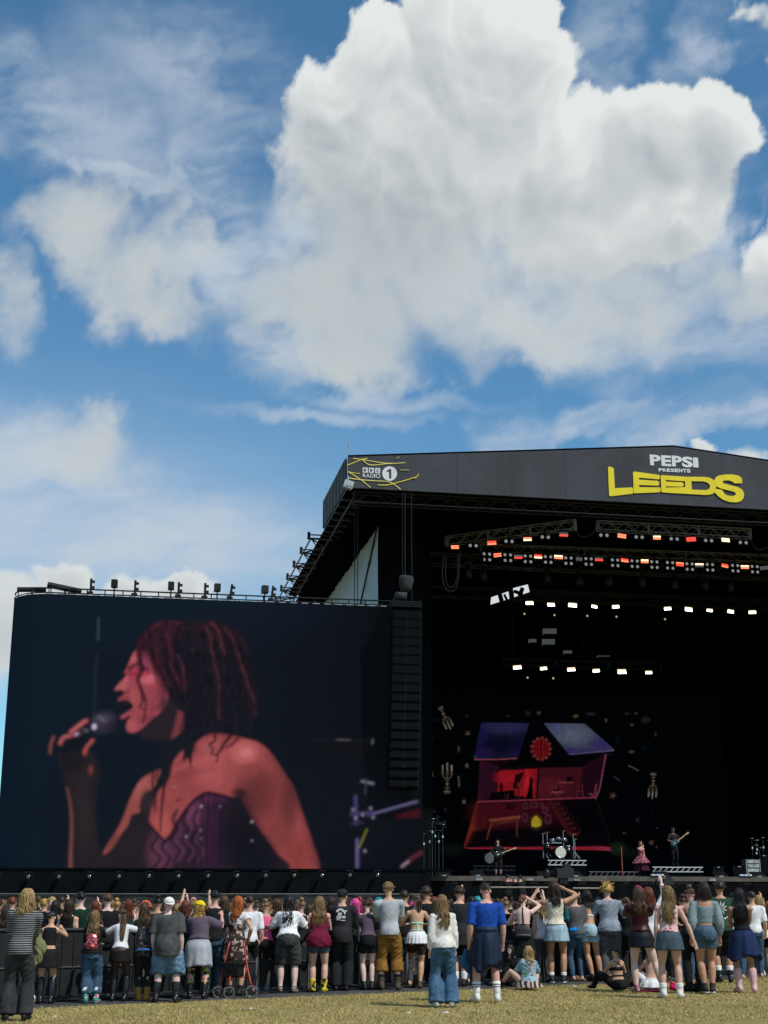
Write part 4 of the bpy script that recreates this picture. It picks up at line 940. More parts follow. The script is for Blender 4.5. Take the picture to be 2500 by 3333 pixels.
BD_T = 14.0
def paint_house():
    crn = [(40, 40), (1640, 40), (1640, 1000), (40, 1000)]
    pts = [st(1380 + x * 800 / 1659, 2280 + y * 500 / 1037, BD_T) for x, y in crn]
    s0, s1 = st(1372, 2500, BD_T)[0], st(2360, 2500, BD_T)[0]; z0, z1 = 3.55, 12.6
    bd = on_stage('backdrop_screen', 'tall dark video backdrop showing a crooked red lit doll house', 'screen', s0, BD_T, 0)
    MB().box(((s1 - s0) / 2, .16, (z0 + z1) / 2), (s1 - s0, .2, z1 - z0)).build('cabinet_back', PITCHBLACK, bd)
    MB().box(((s1 - s0) / 2, .1, (DECK + z0) / 2), (s1 - s0, .3, z0 - DECK)).build('plinth', PITCHBLACK, bd)
    nx, nz = 310, 230
    U, Z = np.meshgrid(np.linspace(0, s1 - s0, nx), np.linspace(z0, z1, nz))
    X, Y = homography([(a - s0, b_) for a, b_ in pts], crn)(U.ravel(), Z.ravel())
    p = Painter(X, Y, (.0002, .0003, .0007))
    p.glow((800, 900), (900, 330), (5, 8, 9), .5)
    N_ = False
    # ground floor
    low = [(352, 690), (1165, 668), (1240, 900), (1268, 1015), (1190, 1010), (265, 1000)]
    p.poly(low, (46, 10, 22), 5, 1, N_)
    p.poly([(352, 690), (372, 690), (430, 820), (330, 950), (265, 1000)], (140, 54, 30), 6, .95, N_); p.poly([(360, 690), (600, 680), (430, 850), (340, 940)], (72, 22, 26), 30, .8, N_)
    p.glow((480, 760), (220, 140), (92, 22, 36), .8); p.glow((700, 740), (260, 130), (96, 16, 38), .8); p.poly([(880, 670), (1165, 668), (1240, 900), (1250, 960), (1010, 950)], (6, 4, 9), 30, .95, N_)
    p.poly([(330, 880), (900, 850), (1240, 880), (1262, 980), (280, 990)], (12, 8, 13), 22, .9, N_)
    p.poly([(268, 992), (1190, 985), (1262, 990), (1268, 1016), (1150, 1010), (300, 1003)], (176, 42, 64), 4, .95, N_); p.poly([(1190, 985), (1262, 990), (1268, 1016), (1180, 1008)], (168, 66, 104), 6, .6, N_)
    p.line([(1165, 672), (1240, 880), (1262, 990)], 4, (70, 20, 46), 3, .8, False)
    # table
    p.poly([(438, 800), (650, 775), (652, 798), (445, 822)], (148, 78, 56), 4, 1, N_); p.poly([(446, 822), (640, 798), (640, 816), (450, 846)], (108, 50, 40), 4, 1, N_)
    p.line([(452, 840), (424, 936)], (16, 8), (124, 62, 48), 4, 1, False); p.line([(628, 812), (628, 920)], (16, 8), (116, 56, 46), 4, 1, False); p.line([(480, 835), (478, 862)], 10, (80, 34, 32), 4)
    for k in range(8): p.glow((470 + k * 22, 822 - k * 2.6), (8, 8), (86, 38, 34), .8)
    # glowing hatch and frames
    p.glow((758, 815), (60, 70), (120, 110, 30), .5); p.poly([(726, 850), (726, 808), (740, 790), (756, 776), (772, 790), (790, 812), (790, 846), (760, 856)], (206, 180, 20), 5, 1, False)
    p.poly([(660, 740), (760, 735), (840, 745), (860, 850), (800, 860), (800, 790), (755, 765), (720, 790), (715, 860), (660, 855)], (56, 14, 28), 8, .7, N_)
    for (x, y, rx, ry) in ((685, 710, 14, 20), (742, 704, 24, 16), (796, 708, 11, 16), (818, 740, 15, 20), (682, 790, 16, 28), (836, 800, 20, 28), (582, 715, 26, 18)):
        p.poly([(x - rx, y - ry), (x + rx, y - ry), (x + rx, y + ry), (x - rx, y + ry)], (112, 58, 74) if x > 600 else (40, 10, 18), 5, .8); p.poly([(x - rx * .6, y - ry * .6), (x + rx * .6, y - ry * .6), (x + rx * .6, y + ry * .6), (x - rx * .6, y + ry * .6)], (60, 20, 36), 5, .8)
    # staircase
    p.line([(845, 678), (910, 780), (990, 905)], 30, (88, 26, 34), 4, 1, False); p.line([(900, 680), (940, 760), (1010, 880)], 12, (60, 16, 26), 4, .9, False)
    for k in range(7):
        x, y = 876 + k * 22, 690 + k * 33; p.poly([(x, y), (x + 46, y - 4), (x + 46, y + 18), (x + 8, y + 24)], (84, 30, 36), 4, .9, N_); p.line([(x + 40, y - 40), (x + 42, y + 10)], 8, (74, 24, 30), 4, .9, False)
    p.line([(985, 900), (1030, 906)], 18, (96, 36, 40), 4)
    # upper floor
    up = [(378, 400), (1235, 350), (1165, 664), (360, 690)]
    p.poly(up, (34, 9, 22), 5, 1, N_)
    p.poly([(378, 404), (500, 440), (495, 640), (362, 688)], (72, 26, 50), 8, .9, N_)
    for k in range(9): p.line([(392 + k * 12, 430), (386 + k * 12, 660)], 4, (44, 14, 32), 4, .7, False)
    p.poly([(1060, 450), (1228, 362), (1160, 650), (1050, 640)], (52, 16, 36), 8, .9, N_)
    p.poly([(508, 475), (770, 460), (765, 662), (495, 625)], (176, 14, 34), 6, .95, N_); p.poly([(775, 455), (1068, 450), (1050, 650), (760, 660)], (92, 26, 44), 6, .95, N_)
    p.glow((860, 590), (130, 90), (128, 44, 50), .6); p.glow((560, 520), (110, 60), (206, 20, 44), .7); p.glow((700, 560), (50, 110), (226, 34, 48), .8)
    for k in range(12): p.line([(520 + k * 21, 478), (512 + k * 21, 640)], 4, (120, 8, 26), 5, .5, False)
    for k in range(12): p.line([(790 + k * 22, 460), (786 + k * 22, 640)], 3, (66, 16, 32), 4, .5, False)
    p.poly([(618, 500), (690, 478), (660, 590), (600, 596)], (22, 4, 10), 5, .95, N_); p.line([(690, 470), (655, 560), (645, 640)], 14, (206, 26, 44), 6, .7)
    p.poly([(450, 622), (610, 604), (612, 660), (450, 668)], (16, 4, 9), 5, 1, N_); p.line([(550, 630), (552, 655), (566, 655), (566, 630)], 4, (150, 60, 66), 3, .9)
    p.glow((522, 580), (16, 30), (10, 2, 6), 1); p.line([(522, 560), (524, 612)], 14, (10, 2, 6), 5); p.line([(724, 525), (720, 600), (712, 655)], (16, 44), (10, 2, 5), 6); p.glow((726, 540), (18, 22), (8, 2, 5), 1); p.glow((640, 570), (16, 22), (140, 70, 60), .8); p.line([(640, 590), (640, 652)], 14, (110, 26, 34), 5, .8)
    p.poly([(858, 612), (940, 612), (940, 628), (858, 630)], (150, 76, 76), 4, .9, N_); p.line([(872, 628), (876, 656)], 6, (20, 6, 12), 3); p.line([(930, 626), (930, 656)], 6, (20, 6, 12), 3); p.glow((895, 596), (30, 22), (20, 6, 12), .9); p.glow((890, 590), (12, 10), (150, 90, 86), .8)
    p.poly([(912, 548), (1006, 546), (1006, 560), (916, 562)], (136, 70, 76), 4, .9, N_); p.poly([(960, 518), (1000, 514), (1002, 546), (962, 546)], (22, 6, 12), 4, 1, N_)
    p.line([(1072, 562), (1068, 620), (1076, 650)], 7, (120, 62, 66), 3, .8); p.line([(1034, 612), (1070, 612)], 8, (120, 62, 66), 3, .8); p.line([(1034, 612), (1030, 650)], 5, (110, 56, 60), 3, .8); p.line([(1044, 566), (1040, 606)], 4, (104, 52, 58), 3, .7)
    p.line([(1228, 366), (1185, 600), (1160, 660)], 9, (168, 84, 112), 4, .9, False); p.line([(362, 684), (700, 672), (1000, 660), (1160, 655)], 9, (170, 70, 92), 5, .9); p.line([(1120, 630), (1150, 640), (1162, 570)], 12, (166, 78, 96), 6, .7)
    p.line([(775, 450), (760, 660)], 14, (38, 10, 22), 4, .9, False)
    # roof and gable
    p.poly([(386, 148), (712, 153), (635, 388), (500, 398), (345, 402), (338, 380)], (34, 36, 66), 4, 1, N_)
    m = p.mask([(386, 148), (712, 153), (635, 388), (345, 402)], 4, False)
    p.glow((560, 180), (220, 60), (62, 66, 118), .8, m); p.glow((520, 300), (220, 80), (16, 18, 48), .9, m); p.glow((380, 360), (120, 60), (58, 36, 100), .7, m); p.glow((620, 360), (90, 60), (44, 26, 92), .7, m); p.glow((380, 240), (60, 80), (40, 40, 110), .7, m)
    p.line([(342, 398), (500, 398), (635, 390)], 7, (190, 96, 96), 4, .8); p.line([(340, 376), (346, 392)], 8, (40, 120, 130), 4, .7)
    p.poly([(806, 153), (1085, 156), (1284, 332), (1278, 344), (1170, 350), (1000, 364), (968, 364)], (84, 90, 118), 4, 1, N_)
    m = p.mask([(806, 153), (1085, 156), (1284, 332), (968, 364)], 4, False)
    p.glow((1000, 230), (160, 90), (122, 130, 150), .85, m); p.glow((880, 190), (90, 60), (96, 104, 150), .8, m); p.glow((1200, 300), (110, 60), (74, 50, 130), .8, m); p.glow((1000, 345), (200, 30), (66, 46, 120), .8, m)
    for k in range(9):
        y = 172 + k * 24; p.line([(372 - k * 3, y + 6), (480, y), (700 - k * 8, y + 4)], 5, (26, 22, 64), 8, .5); p.line([(830 + k * 16, y), (980 + k * 10, y + 4), (1105 + k * 20, y)], 4, (84, 84, 140), 8, .4)
    p.line([(1284, 334), (1180, 348), (970, 364)], 5, (150, 120, 180), 4, .6)
    p.poly([(762, 96), (985, 372), (1010, 420), (620, 412)], (5, 4, 8), 5, 1, N_); p.poly([(620, 408), (1000, 372), (1230, 350), (1060, 450), (500, 450)], (9, 4, 9), 8, .95, N_)
    p.glow((790, 326), (62, 76), (150, 16, 26), 1.0, None, .25)
    _m = np.clip(1 - (((X - 790) / 62) ** 2 + ((Y - 326) / 72) ** 2), 0, 1) > .15
    for k in range(13):
        a = k / 13 * 2 * pi; p.glow((790 + 62 * cos(a), 326 + 72 * sin(a)), (15, 12), (150, 70, 60), .9, None, .4); p.glow((790 + 66 * cos(a + .24), 326 + 76 * sin(a + .24)), (9, 9), (20, 6, 10), .9)
    for k in range(5): p.line([(745 + k * 23, 270), (745 + k * 23, 384)], 4, (86, 8, 16), 3, .8 * (1 if k != 2 else 1.2), False)
    p.line([(736, 326), (846, 326)], 5, (60, 6, 12), 3, .9, False); p.line([(790, 262), (790, 392)], 8, (50, 6, 10), 3, .9, False)
    # floating stars, plates, candlesticks, ribbons of light
    def star(x, y, r, rot, col):
        p.poly([(x + (r if k % 2 == 0 else r * .42) * cos(rot + k * pi / 5), y + (r if k % 2 == 0 else r * .42) * sin(rot + k * pi / 5)) for k in range(10)], col, 4, .85, False)
    SC_ = (112, 88, 66)
    for (x, y, r, rot) in ((296, 222, 24, .2), (46, 500, 27, .5), (18, 368, 17, .3), (1275, 642, 27, .1), (1535, 960, 24, .6), (776, 84, 18, 1.0), (1570, 990, 9, 0)): star(x, y, r, rot, SC_)
    for (x, y, rx, ry, c) in ((290, 440, 14, 20, (96, 98, 96)), (235, 328, 9, 28, (92, 76, 60)), (100, 130, 40, 14, (26, 28, 34)), (1025, 106, 22, 14, (110, 92, 60)), (1128, 90, 38, 14, (50, 52, 56)), (1498, 132, 36, 24, (52, 52, 56)), (1228, 134, 10, 18, (96, 86, 62)), (1404, 164, 13, 10, (96, 86, 62)), (1400, 346, 24, 11, (98, 86, 72)), (1564, 228, 7, 20, (86, 78, 60)), (1305, 270, 22, 30, (18, 22, 40)), (1490, 322, 26, 20, (16, 20, 34)), (1442, 806, 14, 20, (50, 52, 60)), (1352, 894, 14, 8, (92, 74, 56)), (1572, 860, 5, 5, (92, 92, 92)), (270, 684, 15, 17, (104, 100, 90)), (270, 800, 22, 12, (30, 26, 34)), (568, 106, 14, 4, (70, 66, 60)), (700, 86, 22, 20, (52, 46, 40)), (288, 104, 14, 12, (52, 50, 46)), (1370, 88, 18, 9, (60, 58, 54)), (1430, 86, 14, 7, (90, 82, 66))): p.glow((x, y), (rx, ry), c, .95, None, .5)
    for a_, b_, c in (((52, 250), (34, 276), (116, 114, 110)), ((234, 512), (238, 580), (112, 108, 102)), ((1382, 440), (1446, 472), (110, 108, 108)), ((1285, 514), (1318, 540), (70, 72, 84)), ((1540, 700), (1536, 770), (16, 22, 36)), ((1408, 610), (1400, 680), (14, 18, 30))): p.line([a_, b_], 8, c, 4, .9, False)
    def candlestick(x, y, k, rot=0):
        M2 = lambda dx, dy: (x + (dx * cos(rot) - dy * sin(rot)) * k, y + (dx * sin(rot) + dy * cos(rot)) * k)
        W2, B2 = (150, 148, 140), (104, 92, 72)
        for dx in (-30, 0, 30): p.line([M2(dx, -70 - (14 if dx == 0 else 0)), M2(dx, -26)], 10 * k, W2, 3, .9, False); p.line([M2(dx, -26), M2(dx, -10)], 15 * k, B2, 4, .9, False)
        p.line([M2(-30, -12), M2(-22, 12), M2(0, 18), M2(22, 12), M2(30, -12)], 8 * k, B2, 4, .9); p.line([M2(0, -10), M2(0, 100)], 11 * k, B2, 4, .9, False)
        for dy, w in ((30, 22), (55, 16), (82, 26), (106, 34), (118, 36)): p.line([M2(-w / 2, dy), M2(w / 2, dy)], 8 * k, W2 if dy in (55, 106) else B2, 4, .8, False)
    candlestick(157, 508, 1.0); candlestick(1545, 590, .85, pi + .05); candlestick(150, 130, .8, 2.7)
    for k in range(24):
        r = random.Random(k); p.glow((r.uniform(40, 150), r.uniform(730, 860)), (r.uniform(5, 14), r.uniform(3, 7)), (110, 112, 116), .5)
    p.glow((1310, 1000), (70, 60), (52, 66, 42), .7); p.glow((1390, 1030), (90, 50), (30, 42, 26), .6); p.glow((200, 1010), (110, 60), (36, 42, 40), .6)
    p.C = p.C * np.clip(1 + .3 * fbm(X / 40, Y / 40, 4, .6, 321) + .12 * fbm(X / 8, Y / 8, 2, .6, 331), .4, 1.6)[:, None]
    rr = np.random.RandomState(4); p.C = p.C * (1 + .05 * rr.randn(p.C.shape[0], 1))
    idx = np.arange(nx * nz).reshape(nz, nx); f = np.stack([idx[:-1, :-1], idx[:-1, 1:], idx[1:, 1:], idx[1:, :-1]], -1).reshape(-1, 4)
    me = grid_mesh('picture', np.stack([U.ravel(), np.zeros(U.size), Z.ravel()], 1), f, np.concatenate([np.clip((p.C * .92 + p.C.mean(1, keepdims=True) * .08) ** 1.14 * .50, 0, 1), np.ones((U.size, 1))], 1))
    me.materials.append(cmat('backdrop_picture')); link_mesh('display', me, bd)
paint_house()
# ------------------------------------------------------------------ ground
def build_ground():
    m, nt, b = new_mat('dry_grass_ground')
    tc = nt.nodes.new('ShaderNodeTexCoord')
    n1 = noise(nt, tc.outputs['Object'], .35, 4, .6); n2 = noise(nt, tc.outputs['Object'], 5.0, 5, .65); n3 = noise(nt, tc.outputs['Object'], 40, 3, .6)
    c = mixc(nt, n1.sstep(.35, .65), (.28, .22, .085), (.35, .28, .115))
    c = mixc(nt, n2.sstep(.35, .75) * .7, c, (.15, .135, .042))
    c = mixc(nt, n3.sstep(.45, .75) * .5, c, (.34, .27, .115))
    n4 = noise(nt, tc.outputs['Object'], 1.1, 5, .65); c = mixc(nt, n4.sstep(.58, .70) * .75, c, (.135, .095, .050))
    nt.links.new(c, b.inputs['Base Color']); b.inputs['Roughness'].default_value = .95; b.inputs['Specular IOR Level'].default_value = .1
    bp = nt.nodes.new('ShaderNodeBump'); bp.inputs['Strength'].default_value = .7; bp.inputs['Distance'].default_value = .03
    nt.links.new((n2 + n3).s, bp.inputs['Height']); nt.links.new(bp.outputs[0], b.inputs['Normal'])
    o = MB().quad((-6000, -3000, 0), (6000, -3000, 0), (6000, 9000, 0), (-6000, 9000, 0)).build('ground', m); tag(o, kind='structure')
build_ground()
EDGE_A, EDGE_B = ground(0, 3286), ground(2500, 3180)
BAR_DIR = (EDGE_B - EDGE_A).normalized(); BAR_N = Vector((-BAR_DIR.y, BAR_DIR.x, 0))
def along(u, off, z=0.0): return EDGE_A + BAR_DIR * u + BAR_N * off + Vector((0, 0, z))
def build_track():
    m, nt, b = new_mat('trackway_grey')
    tc = nt.nodes.new('ShaderNodeTexCoord'); n1 = noise(nt, tc.outputs['Object'], .8, 5, .6); n2 = noise(nt, tc.outputs['Object'], 14, 4, .6)
    c = mixc(nt, n1.sstep(.3, .7), (.030, .032, .034), (.058, .060, .062)); c = mixc(nt, n2.sstep(.6, .8) * .35, c, (.12, .115, .1))
    nt.links.new(c, b.inputs['Base Color']); b.inputs['Roughness'].default_value = .7
    vs, fc = [], []; n = 90; r = random.Random(4)
    for i in range(n + 1):
        u = -12 + 46 * i / n; e = r.uniform(-.05, .05)
        p0, p1 = along(u, e), along(u, 3.2)
        vs += [(p0.x, p0.y, .001), (p0.x + BAR_N.x * .05, p0.y + BAR_N.y * .05, .012), (p1.x, p1.y, .012)]
    for i in range(n):
        for k in (0, 1): fc.append((i * 3 + k, i * 3 + 3 + k, i * 3 + 4 + k, i * 3 + 1 + k))
    fc = [f[::-1] for f in fc]
    o = MB().add(vs, fc).build('path', m); tag(o, kind='structure')
build_track()
def build_grass():
    r = np.random.RandomState(3); N = 165000
    # blades between the camera's foot of frame and the trackway edge
    u = r.uniform(-9, 27, N); d = -r.power(1.6, N) * 0 - r.uniform(0.0, 7.5, N)
    base = np.array(EDGE_A)[None] + np.outer(u, np.array(BAR_DIR)) + np.outer(d, np.array(BAR_N))
    keep = (base[:, 1] > 16.5) & (np.abs(base[:, 0]) < base[:, 1] * .34 + 1); base = base[keep]; n = len(base)
    tuft = fbm(base[:, 0] * 1.3, base[:, 1] * 1.3, 4, .6, 7)
    h = (.013 + .02 * r.rand(n)) * np.clip(1 + 2.2 * tuft, .15, 2.4)
    ang = r.rand(n) * 2 * pi; w = .004 + .005 * r.rand(n)
    dx, dy = np.cos(ang), np.sin(ang); lean = r.normal(0, .022, (n, 2))
    v = np.zeros((n, 3, 3)); v[:, 0] = base + np.stack([dx * w, dy * w, np.zeros(n)], 1); v[:, 1] = base - np.stack([dx * w, dy * w, np.zeros(n)], 1)
    v[:, 2] = base + np.stack([lean[:, 0], lean[:, 1], h], 1)
    me = bpy.data.meshes.new('grass'); me.vertices.add(n * 3); me.vertices.foreach_set('co', v.reshape(-1).astype(np.float32))
    me.loops.add(n * 3); me.loops.foreach_set('vertex_index', np.arange(n * 3, dtype=np.int32))
    me.polygons.add(n); me.polygons.foreach_set('loop_start', (np.arange(n) * 3).astype(np.int32)); me.polygons.foreach_set('loop_total', np.full(n, 3, np.int32))
    me.update(calc_edges=True)
    m, nt, b = new_mat('grass_blades'); tc = nt.nodes.new('ShaderNodeTexCoord')
    n1 = noise(nt, tc.outputs['Object'], .9, 4, .6); n2 = noise(nt, tc.outputs['Object'], 26, 2, .6)
    c = mixc(nt, n1.sstep(.35, .65), (.43, .34, .135), (.32, .265, .09)); c = mixc(nt, n2.sstep(.45, .7) * .7, c, (.56, .46, .23))
    nt.links.new(c, b.inputs['Base Color']); b.inputs['Roughness'].default_value = .8; b.inputs['Specular IOR Level'].default_value = .15
    me.materials.append(m); o = link_mesh('grass', me); tag(o, 'short dry yellowish festival grass in front of the barrier', 'grass', kind='stuff')
build_grass()

# ------------------------------------------------------------------ crowd barrier, one metre sections
BMAT = mat('barrier_black', (.012, .013, .015), .6, .3, 4); BPOST = mat('barrier_grey', (.10, .105, .108), .5, .3, 5, metal=.2)
BPANEL = mat('barrier_panel', (.010, .011, .013), .7, .4, 5)
def make_section():
    o = empty('crowd_barrier')
    MB().bar((-.52, 0, 1.12), (.52, 0, 1.12), .032, 8).build('top_rail', BMAT, o)
    for x in (-.49, .49): MB().box((x, 0, .56), (.045, .05, 1.10)).build('post', BPOST if x > 0 else BMAT, o)
    MB().bar((-.49, 0, .52), (.49, 0, .52), .022, 6).build('mid_rail', BMAT, o)
    MB().box((0, .004, .60), (.94, .010, 1.04)).build('infill_panel', BPANEL, o)
    for k in range(4): MB().box((-.3 + k * .2, -.012, .6), (.018, .02, 1.04)).build('rib', BMAT, o)
    MB().bar((.49, -.02, 1.0), (.49, .95, .03), .022, 6).build('stay', BPOST, o)
    MB().box((0, -.02, .03), (1.0, .9, .012)).build('foot_plate', BMAT, o)
    return o
def NUMW(i): return NUM[i] if i < 20 else 'twenty ' + NUM[i - 20]
proto = None
NB = 27
for i in range(NB):
    u = -5.2 + i * 1.09
    if proto is None: proto = make_section(); o = proto
    else: o = copy_tree(proto)
    p = along(u, 1.36); o.location = p + Vector((0, 0, .004 * (i % 2))); o.rotation_euler[2] = atan2(BAR_DIR.y, BAR_DIR.x)
    tag(o, NUMW(i) + ' one metre section from the left of the black crowd barrier', 'barrier', 'sections of the crowd barrier')
# ------------------------------------------------------------------ people
PENDING = []                      # meshes waiting for the voxel pass: (object, voxel, smooth, wrinkle)
def queue(mb, name, m, parent, vox, smooth=3, wrinkle=0.0, seed=0):
    o = mb.build(name, m, parent, True)
    md = o.modifiers.new('skin', 'REMESH'); md.mode = 'VOXEL'; md.voxel_size = vox; md.use_smooth_shade = True
    if smooth:
        sm = o.modifiers.new('soft', 'SMOOTH'); sm.factor = .5; sm.iterations = smooth
    PENDING.append((o, wrinkle, seed)); return o
def flush():
    bpy.context.view_layer.update(); dg = bpy.context.evaluated_depsgraph_get()
    done = {}
    new = []
    for o, wr, seed in PENDING:
        me = bpy.data.meshes.new_from_object(o.evaluated_get(dg)); new.append(me)
    for (o, wr, seed), me in zip(PENDING, new):
        nm = o.name.split('.')[0]; old = o.data; o.modifiers.clear(); o.data = me; me.name = nm
        if wr > 0:
            n = len(me.vertices); co = np.empty(n * 3, np.float32); me.vertices.foreach_get('co', co); co = co.reshape(-1, 3)
            no = np.empty(n * 3, np.float32); me.vertices.foreach_get('normal', no); no = no.reshape(-1, 3)
            r = np.random.RandomState(seed); d = np.zeros(n)
            for k in range(6):
                tilt = r.uniform(.5, 1.3) * r.choice((-1, 1)); q = co[:, 2] * r.uniform(18, 34) + (co[:, 0] * cos(r.uniform(-.6, .6)) + co[:, 1] * .6) * tilt * 26 + 1.6 * np.sin(co @ r.normal(0, 7, 3)) + r.rand() * 6
                msk = np.clip(.5 + np.sin(co @ r.normal(0, 6, 3) + r.rand() * 6), 0, 1); d += (1 - 2 * np.abs(np.sin(q)) ** .6) * msk * .8
            co = co + no * (np.clip(d, -2.2, 1.6) * wr * .8)[:, None]; me.vertices.foreach_set('co', co.astype(np.float32).ravel()); me.update()
        me.polygons.foreach_set('use_smooth', np.ones(len(me.polygons), bool))
        bpy.data.meshes.remove(old)
    PENDING.clear()
def skin_mat(i, tone):
    return mat('skin_' + str(i), tone, .55, .10, 9, spec=.35)
SKINS = {'fair': skin_mat('fair', (.56, .33, .25)), 'pale': skin_mat('pale', (.62, .42, .36)), 'tan': skin_mat('tan', (.42, .22, .13)), 'warm': skin_mat('warm', (.50, .29, .18)), 'brown': skin_mat('brown', (.20, .10, .06)), 'rosy': skin_mat('rosy', (.56, .30, .23))}
HAIRC = {'blond': (.30, .20, .085), 'darkblond': (.17, .105, .045), 'brown': (.065, .036, .018), 'darkbrown': (.028, .016, .010), 'black': (.008, .007, .007), 'ginger': (.30, .085, .018), 'auburn': (.115, .030, .014), 'redbrown': (.05, .014, .012), 'pink': (.75, .06, .28), 'teal': (.01, .22, .28), 'grey': (.2, .19, .18), 'gold': (.34, .21, .06)}
def hair_mat(c):
    nm = 'hair_' + c
    if nm in MATS: return MATS[nm]
    col = HAIRC[c]; m, nt, b = new_mat(nm); tc = nt.nodes.new('ShaderNodeTexCoord')
    mp = nt.nodes.new('ShaderNodeMapping'); mp.inputs['Scale'].default_value = (1, 1, .12); nt.links.new(tc.outputs['Object'], mp.inputs[0])
    n1 = noise(nt, mp.outputs[0], 55, 3, .6); n2 = noise(nt, mp.outputs[0], 9, 3, .5)
    c1 = mixc(nt, n1.sstep(.3, .7), tuple(v * .55 for v in col), tuple(min(1, v * 1.45) for v in col)); c1 = mixc(nt, n2.sstep(.35, .7) * .5, c1, tuple(min(1, v * 1.8) for v in col))
    nt.links.new(c1, b.inputs['Base Color']); b.inputs['Roughness'].default_value = .5; b.inputs['Specular IOR Level'].default_value = .35
    MATS[nm] = m; return m
def pattern(name, kind, a, b_, scale=10, rough=.8, c=None, thr=(.48, .54)):
    if name in MATS: return MATS[name]
    m, nt, bs = new_mat(name); tc = nt.nodes.new('ShaderNodeTexCoord'); v = tc.outputs['Object']
    if kind == 'stripes':
        sp = nt.nodes.new('ShaderNodeSeparateXYZ'); nt.links.new(v, sp.inputs[0]); z = X(nt, sp.outputs[2]); n_ = noise(nt, v, 4, 2)
        f = ((z + (n_ - .5) * .02) * scale)._m('FRACT').sstep(.60, .68)
    elif kind == 'zebra':
        w = nt.nodes.new('ShaderNodeTexWave'); w.inputs['Scale'].default_value = scale; w.inputs['Distortion'].default_value = 7; w.inputs['Detail'].default_value = 2
        nt.links.new(v, w.inputs[0]); f = X(nt, w.outputs[1]).sstep(.45, .55)
    elif kind == 'dots':
        vo = nt.nodes.new('ShaderNodeTexVoronoi'); vo.inputs['Scale'].default_value = scale; nt.links.new(v, vo.inputs['Vector']); f = X(nt, vo.outputs[0]).sstep(.34, .26)
    else:
        f = noise(nt, v, scale, 3, .6).sstep(*thr)
    col = mixc(nt, f, a, b_)
    if c is not None: col = mixc(nt, noise(nt, v, scale * 1.7, 2, .5).sstep(.58, .62), col, c)
    nt.links.new(col, bs.inputs['Base Color']); bs.inputs['Roughness'].default_value = rough; bs.inputs['Specular IOR Level'].default_value = .2
    MATS[name] = m; return m
def cloth(name, col, rough=.85, var=.14, bump=.25):
    return mat(name, col, rough, var * 1.3, 7, bump=bump * 2.2, bscale=11, spec=.15, stretch=(1, 1, .7))
def denim(name, col):
    return mat(name, col, .85, .32, 9, bump=.2, bscale=30, spec=.1, stretch=(1, 1, .35))
def ik(a, c, l1, l2, hint):
    a, c, hint = Vector(a), Vector(c), Vector(hint); d = c - a; L = min(max(d.length, .05), (l1 + l2) * .995); u = d.normalized(); c = a + u * L
    x = (l1 * l1 - l2 * l2 + L * L) / (2 * L); h = sqrt(max(l1 * l1 - x * x, 0)); p = hint - u * hint.dot(u); p = p.normalized() if p.length > 1e-6 else Vector((0, 1, 0))
    return a + u * x + p * h, c
